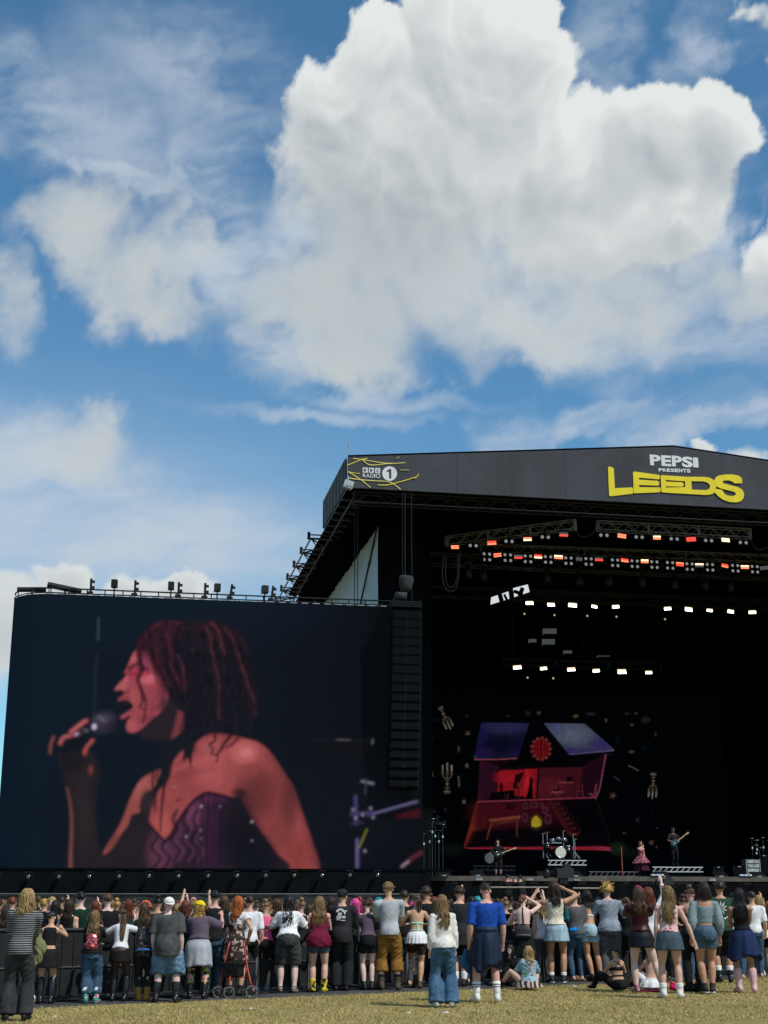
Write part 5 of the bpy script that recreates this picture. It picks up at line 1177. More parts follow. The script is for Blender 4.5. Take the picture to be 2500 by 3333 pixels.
class Person:
    """a figure facing +Y in its own space; build() grows one continuous body, the garments and hair are its children"""
    def __init__(s, h=1.68, w=1.0, fem=True, lean=0.0, side=0.0, head_yaw=0.0, head_pitch=0.0, head_roll=0.0, arms=('down', 'down'), feet=None, hip_z=None, knees=None, hunch=0.0, twist=0.0, hips=1.0, vox=.0155):
        w = 1 + (w - 1) * .75; s.k = k = h / 1.70; s.w, s.fem, s.vox = w, fem, vox; s.h = h
        s.hipz = (hip_z if hip_z is not None else .94 * k); s.hips = hips
        s.pel = Vector((0, 0, s.hipz))
        s.R = Matrix.Rotation(-lean, 3, 'X') @ Matrix.Rotation(side, 3, 'Y') @ Matrix.Rotation(twist, 3, 'Z')
        s.hunch = hunch
        sx = (.156 if fem else .180) * k * (.55 + .45 * w)
        s.sh = [s.T((-sx, 0, 1.352)), s.T((sx, 0, 1.352))]
        s.hr = Matrix.Rotation(-head_yaw, 3, 'Z') @ Matrix.Rotation(-head_pitch, 3, 'X') @ Matrix.Rotation(head_roll, 3, 'Y')
        s.neck = s.T((0, .0, 1.45)); s.head = s.neck + (s.R.lerp(Matrix.Identity(3), .55)) @ Vector((0, .012 * k, .135 * k))
        l1, l2 = .285 * k, .245 * k; s.arm = []
        for i, a in enumerate(arms):
            sg = -1 if i == 0 else 1; S0 = s.sh[i]
            if isinstance(a, str):
                tgt, hint = {'down': (S0 + Vector((sg * .045, .05, -.51)) * k, (sg * .3, -1, 0)), 'rail': (Vector((sg * .12 * k, .40 + S0.y * .4, 1.14)), (sg * .45, -.3, -1)),
                             'wide': (Vector((sg * .20 * k, .34 + S0.y * .5, 1.14)), (sg * .8, -.2, -.8)), 'fold': (Vector((-sg * .06 * k, S0.y + .26 * k, S0.z - .28 * k)), (sg * 1, .1, -.5)),
                             'phone': (Vector((sg * .05 * k, S0.y + .36 * k, S0.z + .08 * k)), (sg * .7, .1, -1)), 'up': (S0 + Vector((sg * .10, .16, .47)) * k, (sg * 1, .2, 0)),
                             'head': (s.head + Vector((sg * .13, .08, .02)) * k, (sg * 1, .3, -.4)), 'hip': (Vector((sg * .2 * k, .02, s.hipz + .05)), (sg * 1, -.5, .1)),
                             'back': (Vector((sg * .07 * k, -.17 * k, s.hipz + .02)), (sg * 1, -.4, 0)), 'lap': (Vector((sg * .08, .32, s.hipz + .12)), (sg * 1, -.2, -.4)),
                             'out': (S0 + Vector((sg * .33, .16, -.38)) * k, (sg * .4, -.6, -.4))}[a]
            else: tgt, hint = Vector(a[0]), a[1] if len(a) > 1 else (sg * .6, -.6, -.4)
            e, hnd = ik(S0, tgt, l1, l2, hint); s.arm.append((S0, e, hnd))
        feet = feet or ((-.10, 0), (.10, 0)); s.leg = []; T1, T2 = .43 * k, .41 * k
        for i, f in enumerate(feet):
            sg = -1 if i == 0 else 1; H0 = s.pel + Vector((sg * .088 * k * (.6 + .4 * w), 0, -.045 * k)); fz = f[2] if len(f) > 2 else 0.0
            A = Vector((f[0], f[1], .085 * k + fz)); hint = (knees[i] if knees else (sg * .15, 1, 0)); kn, an = ik(H0, A, T1, T2, hint)
            fd = f[3] if len(f) > 3 else (sg * .22, 1, 0); s.leg.append((H0, kn, an, Vector(fd).normalized()))
    def T(s, p):
        """torso point given in standing metres of a 1.70 m figure"""
        v = Vector(p) * s.k - Vector((0, 0, .94 * s.k))
        if s.hunch and v.z > .1: v.y += s.hunch * max(0, v.z - .15) ** 1.5
        return (s.R @ v if v.z > 0 else v) + s.pel
    def ring(s, z):
        f = s.fem; Z = [.80, .86, .90, .96, 1.02, 1.07, 1.14, 1.22, 1.30, 1.37, 1.415, 1.45]
        RX = ([.146, .168, .173, .160, .134, .120, .122, .131, .138, .146, .112, .055] if f else [.138, .150, .153, .147, .139, .136, .141, .153, .163, .168, .125, .060])
        RY = ([.098, .116, .120, .110, .092, .086, .090, .100, .104, .092, .070, .055] if f else [.095, .108, .112, .108, .100, .098, .103, .112, .115, .102, .076, .062])
        rx, ry = np.interp(z, Z, RX), np.interp(z, Z, RY)
        ww = s.w if z < 1.38 else (.5 + .5 * s.w)
        hx = s.hips if z < 1.0 else 1.0
        return rx * s.k * ww * hx, ry * s.k * ww * hx
    def torso(s, b, z0, z1, off=0.0, flare=0.0, n=22, sub=.035):
        m = max(2, int((z1 - z0) / sub)); pts, rad = [], []
        for i in range(m + 1):
            z = z0 + (z1 - z0) * i / m; rx, ry = s.ring(z); o = off + flare * (1 - i / m)
            o -= .012 * float(np.clip((1.0 - z) / .05, 0, 1)) if off == 0 else 0
            seat = (.026 * s.w if off > 0 else 0) * float(np.clip((1.06 - z) / .12, 0, 1))
            pts.append(s.T((0, -.008 if z < .95 else 0, z)) - Vector((0, seat * .75 * s.k, 0))); rad.append((rx + o, ry + o + seat * .7))
        b.tube(pts, rad, n, up=s.R @ Vector((0, 1, 0)))
    def limb(s, b, pts, rad, n=12):
        P = bez(pts, 4) if len(pts) > 2 else [Vector(p) for p in pts]; m = len(P)
        R_ = np.interp(np.linspace(0, 1, m), np.linspace(0, 1, len(rad)), rad); b.tube(P, [float(r) for r in R_], n)
    def arm_pts(s, i): return s.arm[i]
    def armr(s): return [v * s.k * (.55 + .45 * s.w) * (.92 if s.fem else 1.08) for v in (.056, .049, .045, .041, .044, .038, .028)]
    def legr(s): return [v * s.k * (.5 + .5 * s.w) * (1.02 if s.fem else 1.0) for v in (.098, .092, .080, .066, .054, .060, .056, .042, .036)]
    def seven(s, a, e, c): return [a, a.lerp(e, .33), a.lerp(e, .7), e, e.lerp(c, .3), e.lerp(c, .65), c]
    def nine(s, a, e, c): return [a, a.lerp(e, .25), a.lerp(e, .5), a.lerp(e, .78), e, e.lerp(c, .25), e.lerp(c, .5), e.lerp(c, .8), c]
    def poly_limb(s, b, P, rad, n=12): b.tube(P, rad, n)
    def body(s, root, skin, fingers=True):
        k = s.k; b = MB(); s.torso(b, .86, 1.45)
        for i in (0, 1):
            sg = -1 if i == 0 else 1; a, e, c = s.arm[i]; inner = s.T((sg * .05, 0, 1.372))
            P = s.seven(a, e, c); r = s.armr(); s.poly_limb(b, [inner] + P, [r[0] * .8] + r)
            b.ell(a, (r[0] * 1.05,) * 3, 10, 8)
            d = (c - e).normalized(); out = Vector((sg, 0, 0)); nrm = d.cross(out); nrm = nrm.normalized() if nrm.length > .1 else Vector((0, 1, 0)); sd_ = nrm.cross(d).normalized()
            b.tube([c - d * .01, c + d * .04 * k, c + d * .085 * k], [(.026 * k, .018 * k), (.040 * k, .017 * k), (.038 * k, .014 * k)], 10, up=nrm)
            for q_, (o_, L) in enumerate(((-.029, .060), (-.010, .074), (.010, .070), (.028, .055))):
                p0 = c + d * .08 * k + sd_ * o_ * k; p1 = p0 + d * L * .5 * k + nrm * .006; p2 = p0 + d * L * k * .86 + nrm * .026; b.tube([p0, p1, p2], [.0095, .009, .0075], 6)
            p0 = c + d * .025 * k - sd_ * .03 * k; b.tube([p0, p0 + d * .03 * k - sd_ * .028 * k, p0 + d * .062 * k - sd_ * .034 * k + nrm * .012], [.012, .0105, .0085], 6)
            H, K_, A, fd = s.leg[i]; P = s.nine(H, K_, A); bk = Vector((0, -1, 0)); cal = .016 * k; P[5] = P[5] + bk * cal; P[6] = P[6] + bk * cal * .7
            s.poly_limb(b, P, s.legr(), 14); s.foot(b, i)
        if s.fem: 
            for sg in (-1, 1): b.ell(s.T((sg * .07, .085, 1.245)), (.058 * k * s.w,) * 3, 10, 8)
        for sg in (-1, 1): b.ell(s.pel + Vector((sg * .072 * k * s.w * s.hips, -.046 * k * s.w, -.05 * k)), (.086 * k * s.w, .078 * k * s.w, .10 * k), 12, 8)
        # neck and head
        b.tube([s.T((0, .0, 1.40)), s.neck, s.head + s.hr @ Vector((0, -.012, -.05)) * k], [.056 * k, .050 * k, .050 * k], 12)
        H = s.head; hp = lambda x, y, z: H + s.hr @ Vector((x, y, z)) * k
        b.ell(hp(0, -.008, .028), (.073 * k, .092 * k, .088 * k), 16, 12, s.hr); b.ell(hp(0, .022, -.035), (.058 * k, .070 * k, .082 * k), 14, 10, s.hr)
        b.tube([hp(0, .094, .012), hp(0, .112, -.022), hp(0, .100, -.034)], [.011 * k, .015 * k, .014 * k], 8)
        for sg in (-1, 1): b.ell(hp(sg * .077, -.005, -.008), (.011 * k, .022 * k, .033 * k), 8, 8, s.hr)
        b.ell(hp(0, .088, -.066), (.022 * k, .014 * k, .010 * k), 8, 6, s.hr); b.ell(hp(0, .074, -.102), (.022 * k, .020 * k, .016 * k), 8, 6, s.hr)
        o = queue(b, 'body', skin, root, s.vox, 2); s.root = root; return o
    def face(s, root):
        k = s.k; H = s.head; hp = lambda x, y, z: H + s.hr @ Vector((x, y, z)) * k
        for sg in (-1, 1):
            MB().ell(hp(sg * .030, .083, .004), (.013 * k, .007 * k, .006 * k), 8, 6, s.hr).build('eye', mat('eye_dark', (.03, .02, .016), .3, 0), root, True)
            MB().tube([hp(sg * .014, .091, .022), hp(sg * .032, .088, .027), hp(sg * .050, .074, .020)], [.004 * k, .005 * k, .003 * k], 5).build('eyebrow', mat('brow_dark', (.05, .03, .02), .8, 0), root, True)
        MB().tube([hp(-.022, .092, -.066), hp(0, .100, -.064), hp(.022, .092, -.066)], [.003, .006 * k, .003], 6).build('lips', mat('lips', (.40, .14, .13), .5, 0), root, True)
    def foot(s, b, i, off=0.0, top=.0):
        H, K_, A, fd = s.leg[i]; k = s.k; sh = (A - K_).normalized(); up = -sh
        fl = Vector((fd.x, fd.y, fd.z)); hl = A - fl * .045 * k + sh * .035 * k
        b.tube([hl - fl * .012 + up * .03 * k, A + fl * .02 * k + sh * .038 * k, A + fl * .10 * k + sh * .052 * k, A + fl * .165 * k + sh * .062 * k, A + fl * .185 * k + sh * .064 * k], [(.030 * k + off, .042 * k + off), (.035 * k + off, .046 * k + off), (.042 * k + off, .030 * k + off), (.040 * k + off, .020 * k + off), (.026 * k + off, .014 * k + off)], 10, up=up)
        b.ell(hl, (.032 * k + off, .036 * k + off, .036 * k + off), 8, 6)
    # ---- garments
    def top(s, root, m, hem=.90, sleeve=.62, off=.012, flare=.010, neck=1.435, name='shirt', sl_off=.014, wr=.002, low_back=None, vox=.019, puff=0.0, seed=1):
        off *= .8; flare *= .8; b = MB(); s.torso(b, hem, min(neck, 1.41), off, flare)
        if s.fem:
            for sg in (-1, 1): b.ell(s.T((sg * .07, .085, 1.245)), (.058 * s.k * s.w + off,) * 3, 10, 8)
        if sleeve > 0 or sleeve == 0:
            for i in (0, 1):
                sg = -1 if i == 0 else 1; a, e, c = s.arm[i]; P = s.seven(a, e, c); r = s.armr(); inner = s.T((sg * .045, 0, 1.378))
                if sleeve == 0:
                    b.tube([inner, s.T((sg * .105, 0, 1.375))], [.050 * s.k + off * .4, .040 * s.k + off * .4], 12); continue
                L = sleeve * 6 / (1.0 if sleeve <= 1 else 1)                      # 0..1 of the whole arm
                Q, rr = [inner, inner.lerp(P[0], .6), P[0]], [r[0] * .86 + sl_off * .7, r[0] * .96 + sl_off * .7, r[0] * 1.04 + sl_off * .75]
                b.ell(P[0], (r[0] * 1.06 + sl_off * .75,) * 3, 12, 8); n_ = 12
                for j in range(1, n_ + 1):
                    u = sleeve * 6 * j / n_; i0 = min(int(u), 5); f_ = u - i0; Q.append(P[i0].lerp(P[i0 + 1], f_)); bal = sl_off + puff * sin(pi * min(1, j / n_ * 1.02)) * (1 if j < n_ - 1 else .2) + (0 if sleeve > .7 else .012 * j / n_)
                    rr.append(r[i0] * (1 - f_) + r[i0 + 1] * f_ + bal)
                b.tube(Q, rr, 12)
        if neck > 1.42: b.tube([s.T((0, 0, 1.40)), s.T((0, 0, neck))], [(.085 * s.k, .068 * s.k), (.066 * s.k, .06 * s.k)], 14, up=s.R @ Vector((0, 1, 0)))
        return queue(b, name, m, root, vox, 1, wr * 1.7, seed)
    def band(s, root, m, z0, z1, off=.007, name='bikini_strap'):
        b = MB(); n = 26; vs = []
        for z in (z0, z1):
            rx, ry = s.ring(z)
            for o_ in (off, off - .012):
                for j in range(n):
                    a = 2 * pi * j / n; p = s.T((0, 0, z)) + s.R @ Vector(((rx + o_) * cos(a), (ry + o_) * sin(a), 0)); vs.append(p)
        fc = []
        for j in range(n):
            j2 = (j + 1) % n; fc += [(j, j2, 2 * n + j2, 2 * n + j), (n + j, 3 * n + j, 3 * n + j2, n + j2), (j, n + j, n + j2, j2), (2 * n + j, 2 * n + j2, 3 * n + j2, 3 * n + j)]
        return b.add(vs, fc).build(name, m, root, True)
    def strap(s, root, m, pts, w=.012, name='strap'):
        """flat band over the back, pts in torso coordinates (x, z)"""
        P = []
        for (x, z) in pts:
            rx, ry = s.ring(z); y = -ry * sqrt(max(0, 1 - min(1, (x * s.k / rx)) ** 2)) - .006; P.append(s.T((x, 0, z)) + s.R @ Vector((0, y, 0)))
        MB().tube(P, [(w, .005)] * len(P), 6, up=Vector((0, 1, 0))).build(name, m, root)
    def trousers(s, root, m, length=1.0, off=.016, flare=0.0, waist=1.0, wr=.004, name='trousers', vox=.020, cuff=None, seed=2, thigh=0.0):
        b = MB(); hof = max(.007, min(off * .6, .012)); s.torso(b, .80, waist, hof)
        for sg in (-1, 1): b.ell(s.pel + Vector((sg * .075 * s.k * s.w * s.hips, -.050 * s.k * s.w, -.05 * s.k)), (.092 * s.k * s.w + hof, .083 * s.k * s.w + hof, .10 * s.k), 12, 8)
        for i in (0, 1):
            H, K_, A, fd = s.leg[i]; P = s.nine(H, K_, A + (A - K_).normalized() * .03 * s.k); r = s.legr(); Q, rr = [], []; n_ = 16
            for j in range(n_ + 1):
                u = length * 8 * j / n_; i0 = min(int(u), 7); f_ = u - i0; Q.append(P[i0].lerp(P[i0 + 1], f_)); fl = flare * max(0, (u / 8 - .35) / .65) ** 1.2 if length > .6 else flare * j / n_
                rr.append(r[i0] * (1 - f_) + r[i0 + 1] * f_ + off * (.25 + .75 * min(1, u / 1.6)) + fl + thigh * (1 - j / n_))
            b.tube(Q, rr, 14)
        return queue(b, name, m, root, vox, 2, wr * 1.5, seed)
    def skirt(s, root, m, z0=1.0, hem=.66, flare=.07, pleats=0, amp=.012, name='skirt', off=.012, rag=0.0, seed=3, back=0.0):
        n = 72; mm = 12; vs, fc = [], []; r = random.Random(seed); ph = [r.uniform(0, 6) for _ in range(5)]
        for j in range(mm + 1):
            u = j / mm; z = z0 + (hem - z0) * u
            rx, ry = s.ring(max(z, .88)); rx += off + flare * u; ry += off + flare * u * .9 + .03 * min(1, u * 3)
            for i in range(n):
                a = 2 * pi * i / n; w_ = amp * u * (sin(a * pleats) if pleats else (sin(5 * a + ph[0]) * .6 + sin(9 * a + ph[1]) * .4 + sin(13 * a + ph[2] + 2 * u) * .3)); dz = rag * u * (sin(2 * a + ph[3]) + .5 * sin(5 * a + ph[4]))
                p = s.T((0, 0, z)) if z > .94 else s.pel + Vector((0, 0, (z - .94) * s.k)); bk = back * u if sin(a) < 0 else 0
                vs.append(p + Vector(((rx + w_) * cos(a), (ry + w_ + bk) * sin(a) - .012, dz * s.k)))
        for j in range(mm):
            for i in range(n):
                k1, k2 = j * n + i, j * n + (i + 1) % n; fc.append((k1, k1 + n, k2 + n, k2))
        fc.append(tuple(range(n))[::-1]); c = len(vs); ctr = sum((Vector(v) for v in vs[mm * n:(mm + 1) * n]), Vector()) / n + Vector((0, 0, .05)); vs.append(ctr)
        for i in range(n): fc.append((mm * n + i, c, mm * n + (i + 1) % n))
        return MB().add(vs, fc).build(name, m, root, True)
    def shoes(s, root, m, height=.10, off=.010, name='shoe', sole=None):
        for i in (0, 1):
            b = MB(); s.foot(b, i, off); H, K_, A, fd = s.leg[i]; d = (K_ - A).normalized(); r = s.legr(); n_ = 6; Q, rr = [], []
            for j in range(n_ + 1):
                u = height * s.k * j / n_; t = u / (K_ - A).length; Q.append(A + d * u - (Vector((0, .012, 0)) * sin(pi * min(1, t)) if t > .2 else Vector())); rr.append(float(np.interp(t, [0, .2, .5, .75, 1], [r[8], r[7], r[6], r[5], r[4]])) + off)
            b.tube(Q, rr, 12); o = queue(b, name, m, root, .015, 1)
            if sole:
                fl = fd; c = A + (A - K_).normalized() * .066 * s.k; MB().tube([c - fl * .07 * s.k, c - fl * .05 * s.k, c + fl * .08 * s.k, c + fl * .17 * s.k, c + fl * .2 * s.k], [(.03, .016), (.046, .018), (.054, .018), (.05, .016), (.03, .012)], 10, up=Vector((0, 0, 1))).build('sole', sole, o, True)
    def socks(s, root, m, z0=.04, z1=.2, off=.006, name='sock'):
        for i in (0, 1):
            H, K_, A, fd = s.leg[i]; d = (K_ - A).normalized(); r = s.legr(); Q, rr = [], []
            for j in range(6):
                u = (z0 + (z1 - z0) * j / 5) * s.k; t = u / (K_ - A).length; Q.append(A + d * u - Vector((0, .010 * min(1, t * 3), 0))); rr.append(float(np.interp(t, [0, .2, .5, .75, 1], [r[8], r[7], r[6], r[5], r[4]])) + off)
            MB().tube(Q, rr, 14).build(name, m, root, True)
    # ---- hair
    def back_y(s, x, z):
        """how far back the body reaches at this height (world of the figure)"""
        best = 1e9
        for zz in np.arange(1.0, 1.46, .03):
            p = s.T((0, 0, float(zz)));
            if abs(p.z - z) < .03 * s.k:
                rx, ry = s.ring(float(zz)); q_ = 1 - min(1, abs(x) / max(rx, .01)) ** 2; best = min(best, p.y - ry * sqrt(max(q_, 0)))
        return best
    def hair(s, root, colour, style='long', length=.42, n=90, vol=0.0, wave=0.0, seed=1, part=True, spread=.0):
        k = s.k; H = s.head; m = hair_mat(colour); r = random.Random(seed); hp = lambda x, y, z: H + s.hr @ Vector((x, y, z)) * k
        b = MB(); v = vol
        if style == 'bald': return None
        # cap: shell over crown and nape
        vs, fc = [], []; nn, mm = 26, 12
        for j in range(mm + 1):
            th = (pi * {'curly': .68, 'short': .63, 'bun': .56, 'lowbun': .58, 'pony': .56, 'tied': .58}.get(style, .62)) * j / mm
            for i in range(nn):
                ph = 2 * pi * i / nn; front = max(0, sin(ph)); cut = 1 - .48 * front ** 1.5
                t2 = th * cut; lump = 1 + (.035 + .03 * (style in ('curly', 'short'))) * sin(7 * ph + 3 * t2 + seed) * sin(5 * t2 + seed * 2)
                tp = 1 - .07 * max(0, (t2 / pi - .42) / .20) ** 1.5 * (0 if style in ('long', 'wavy', 'curlylong') else 1); rr = ((.078 + v) * lump * tp, (.097 + v) * lump * tp, (.094 + v * .8) * lump); vs.append(hp(rr[0] * sin(t2) * cos(ph), -.010 + rr[1] * sin(t2) * sin(ph), .026 + rr[2] * cos(t2)))
        for j in range(mm):
            for i in range(nn):
                a, c = j * nn + i, j * nn + (i + 1) % nn; fc.append((a, a + nn, c + nn, c))
        fc.append(tuple(mm * nn + i for i in range(nn))[::-1]); b.add(vs, fc)
        if style in ('short', 'curly', 'bun', 'tied'):
            for q_ in range(70 if style != 'curly' else 120):
                ph = r.uniform(0, 2 * pi); th = r.uniform(.05, .60 if style == 'curly' else .50) * pi * (1 - .5 * max(0, sin(ph)) ** 1.5); R0 = (.079 + v, .096 + v, .094 + v)
                p = Vector((R0[0] * sin(th) * cos(ph), -.01 + R0[1] * sin(th) * sin(ph), .026 + R0[2] * cos(th))); nrm = p.normalized(); tg = Vector((r.uniform(-1, 1), r.uniform(-1, 1), -1.2 if style != 'curly' else r.uniform(-1, .5))).normalized(); L = r.uniform(.025, .05) * (1.5 if style == 'curly' else 1)
                A = hp(*p); B = hp(*(p + nrm * .012 + tg * L * .5)); C_ = hp(*(p + nrm * .010 + tg * L)); b.tube([A, B, C_], [.008, .009 + .004 * (style == 'curly'), .003], 5)
        if style == 'bun': b.ell(hp(0, -.05, .135), (.05 * k, .05 * k, .045 * k), 12, 8)
        if style == 'lowbun': b.ell(hp(0, -.125, -.01), (.05 * k, .045 * k, .05 * k), 12, 8)
        if style in ('tied', 'pony'):
            base = hp(0, -.115 if style == 'pony' else -.10, .03 if style == 'pony' else -.02); b.ell(base, (.03, .03, .03), 8, 6)
            for q_ in range(26):
                x0, y0 = r.uniform(-.022, .022), r.uniform(-.02, .01); L = length * r.uniform(.75, 1.05); P = []
                for t in np.linspace(0, 1, 7):
                    z = base.z - L * t + .02 * sin(pi * min(1, t * 3)); x = base.x + x0 * (1 + 1.2 * sin(pi * t)) + wave * sin(8 * t + q_); by = s.back_y(x, z); y = min(base.y + y0 - .03 * sin(pi * min(1, t * 2.2)), by - .012 if by < 1e8 else 9); P.append((x, y, z))
                b.tube(P, [.006, .011, .013, .012, .010, .008, .002], 5)
        if style in ('long', 'wavy', 'curlylong'):
            wv = wave or {'long': .005, 'wavy': .012, 'curlylong': .018}[style]
            n = int(n * 1.45)
            for q_ in range(n):
                ph = pi + r.uniform(-1.02, 1.02) * pi * .62 - pi / 2 + pi / 2
                ang = r.uniform(-1, 1) * 2.05; sx, sy = sin(ang), -cos(ang); th = r.uniform(.15, .62) * pi; R0 = (.078 + v, .096 + v, .094 + v)
                P = []; 
                for t in (th * .55, th * .8, th):
                    P.append(hp(R0[0] * sin(t) * sx, -.01 + R0[1] * sin(t) * sy, .026 + R0[2] * cos(t)))
                last = P[-1]; L = length * r.uniform(.78, 1.04) * (1 - .12 * abs(ang) / 2); m_ = 8; zt = H.z - L; fx = r.uniform(-1, 1); p1, p2 = r.uniform(0, 6), r.uniform(0, 6)
                for j in range(1, m_ + 1):
                    t = j / m_; z = last.z + (zt - last.z) * t; x = last.x + (last.x - H.x) * (.25 + spread) * t + fx * .03 * t + wv * sin(p1 + t * 14) * min(1, t * 3); y = last.y + wv * .7 * sin(p2 + t * 12) * min(1, t * 3) + (H.y - last.y) * .1 * t; by = s.back_y(x, z)
                    if y < s.T((0, 0, 1.3)).y + .02 or cos(ang) > .1:
                        if by < 1e8: y = min(y, by - r.uniform(.006, .03))
                    P.append(Vector((x + r.uniform(-.004, .004), y, z)))
                w_ = r.uniform(.005, .0105); b.tube(P, [w_ * .6, w_ * .8, w_] + [w_ * 1.05] * 3 + [w_ * .95] + [w_ * .8, w_ * .65, w_ * .45, .0015], 4)
            for q_ in range(14):
                a0 = r.uniform(-1.9, 1.9); P = []; zz = r.uniform(.2, 1.0) * length; st_ = hp(.08 * sin(a0), -.01 - .098 * cos(a0), r.uniform(-.02, .09)); ox, oy = sin(a0) * r.uniform(.01, .05), -abs(cos(a0)) * r.uniform(.01, .05)
                for t in np.linspace(0, 1, 6): P.append((st_.x + ox * sin(pi * t) * 1.2 + ox * t + .01 * sin(9 * t + q_), st_.y + oy * sin(pi * min(1, t * 1.3)) + oy * t, st_.z - zz * t))
                b.tube(P, [.003, .0035, .0035, .003, .0025, .001], 3)
        return b.build('hair', m, root, True)
    def cap_hat(s, root, m, m2=None, back=True):
        k = s.k; hp = lambda x, y, z: s.head + s.hr @ Vector((x, y, z)) * k; vs, fc = [], []; nn, mm = 24, 8
        for j in range(mm + 1):
            th = pi * .52 * j / mm
            for i in range(nn):
                ph = 2 * pi * i / nn; vs.append(hp(.094 * sin(th) * cos(ph), -.008 + .112 * sin(th) * sin(ph), .040 + .090 * cos(th)))
        for j in range(mm):
            for i in range(nn): a, c = j * nn + i, j * nn + (i + 1) % nn; fc.append((a, a + nn, c + nn, c))
        fc.append(tuple(mm * nn + i for i in range(nn))[::-1]); o = MB().add(vs, fc).build('cap', m, root, True); sg = -1 if back else 1
        P = [hp(x, sg * (.10 + .075 * (1 - (x / .075) ** 2)), .022 - .012 * (1 - (x / .075) ** 2)) for x in (-.075, -.05, -.025, 0, .025, .05, .075)]; Q = [hp(x, sg * .085, .04) for x in (-.08, -.05, -.025, 0, .025, .05, .08)]
        vs = P + Q; vs = vs + [v_ + Vector((0, 0, -.008)) for v_ in vs]; fc = []
        for j in range(6): fc += [(j, j + 1, 8 + j, 7 + j), (14 + j, 21 + j, 22 + j, 15 + j), (j, 14 + j, 15 + j, j + 1)]
        MB().add(vs, fc).build('peak', m2 or m, o, True)
        return o
def place(name, label, px, py, rz=0.0, cat='person', group=None, z=0.0):
    g = ground(px, py); o = thing('person', label, cat, (g.x, g.y, z), rz, group); return o
# ------------------------------------------------------------------ the onlookers along the barrier
def top_z(px, pf, ph):
    g = ground(px, pf); return atY(px, ph, g.y).z
def mk(label, px, pf, ph, rz=0.0, group=None, tall=0.0, **kw):
    """a person whose feet stand at the surveyed spot and whose crown reaches the surveyed height"""
    rr_ = random.Random(int(px * 7 + pf)); kw.setdefault('side', rr_.uniform(-.05, .05)); kw.setdefault('head_yaw', rr_.uniform(-.45, .45)); kw.setdefault('head_pitch', rr_.uniform(-.05, .2)); kw.setdefault('twist', rr_.uniform(-.12, .12)); rz += rr_.uniform(-.14, .14)
    lean = kw.get('lean', 0.0); zt = top_z(px, pf, ph) + tall
    h = 1.7 * zt / (.94 + .76 * cos(lean) * (1 - .0)); h = max(1.42, min(1.95, h))
    o = place('person', label, px, pf, rz, 'person', group or 'onlookers at the barrier', .012)
    return o, Person(h=h, **kw)
K = {'black': cloth('cotton_black', (.010, .010, .011)), 'softblack': cloth('cotton_soft_black', (.020, .020, .022)), 'white': cloth('cotton_white', (.66, .66, .68)), 'offwhite': cloth('fleece_offwhite', (.62, .59, .55)), 'grey': cloth('cotton_grey', (.085, .087, .090)), 'palegrey': cloth('cotton_pale_grey', (.36, .385, .40)), 'marl': cloth('sweat_grey_blue', (.21, .24, .29)), 'pink': cloth('cotton_pink', (.68, .11, .23)), 'burgundy': cloth('cotton_burgundy', (.13, .008, .030)), 'maroon': cloth('satin_maroon', (.035, .006, .010), .4), 'blue': cloth('polo_blue', (.010, .055, .30), .75), 'navy': cloth('nylon_navy', (.012, .020, .045), .55), 'navyknit': cloth('knit_navy', (.014, .016, .030)), 'plum': cloth('cotton_plum', (.085, .058, .085)), 'purple_grey': cloth('cotton_purple_grey', (.095, .072, .10)), 'tanpants': cloth('canvas_tan', (.215, .105, .022)), 'sage': cloth('knit_sage', (.20, .26, .27)), 'green': cloth('cotton_dark_green', (.022, .050, .038)), 'darkgreen': cloth('cotton_bottle_green', (.006, .030, .018)), 'cream': cloth('knit_cream', (.60, .55, .44), .9, .16, .6), 'paleblue': cloth('shirt_pale_blue', (.38, .47, .60)), 'sweatgrey': cloth('sweat_pale_grey', (.34, .36, .40)), 'greypants': cloth('fleece_dark_grey', (.075, .080, .090)), 'wash': denim('washed_black_denim', (.032, .034, .037)), 'jeans': denim('denim_blue', (.055, .115, .195)), 'midjeans': denim('denim_mid_blue', (.045, .085, .14)), 'light': denim('denim_light_blue', (.22, .31, .41)), 'pale': denim('denim_pale_blue', (.29, .40, .47)), 'darkdenim': denim('denim_grey_blue', (.055, .080, .105)), 'greyshort': denim('denim_dark_grey', (.048, .049, .050)), 'tights': mat('sheer_black_tights', (.055, .030, .026), .5, .2, 8), 'mint': cloth('ribbon_mint', (.30, .52, .42)), 'peach': cloth('cotton_peach', (.62, .33, .28)), 'khaki': cloth('canvas_olive', (.17, .18, .085)), 'brownshort': cloth('cotton_brown', (.045, .022, .016))}
LEATHER = mat('leather_black', (.008, .008, .009), .28, .2, 6, spec=.5); WSHOE = mat('shoe_white', (.62, .60, .55), .6, .1, 9); BSHOE = mat('shoe_black', (.012, .012, .013), .6, .2, 9); TANB = mat('boot_tan', (.36, .17, .035), .6, .15, 7); BRNB = mat('boot_brown', (.055, .040, .022), .7, .3, 8); PINKB = mat('boot_pink', (.58, .36, .36), .6, .12, 6); WSOLE = mat('sole_white', (.65, .64, .62), .7, .05, 5)
SOCK = mat('sock_white', (.70, .70, .68), .9, .06, 12)
def lumps(name, m, parts, parent=None, vox=.02, wr=.008, seed=4):
    b = MB()
    for (c, r) in parts: b.ell(c, r, 12, 8)
    return queue(b, name, m, parent, vox, 4, wr, seed)
def loose(label, cat, name, px, py, m, parts, z=0.0, group=None, rz=0.0, vox=.02, wr=.008, Yoff=0.0, seed=4):
    """a soft thing as one mesh standing at a ground spot, or held at height z over it"""
    g = ground(px, py); o = lumps(name, m, parts, None, vox, wr, seed); o.location = (g.x, g.y + Yoff, z); o.rotation_euler[2] = rz
    return tag(o, label, cat, group)

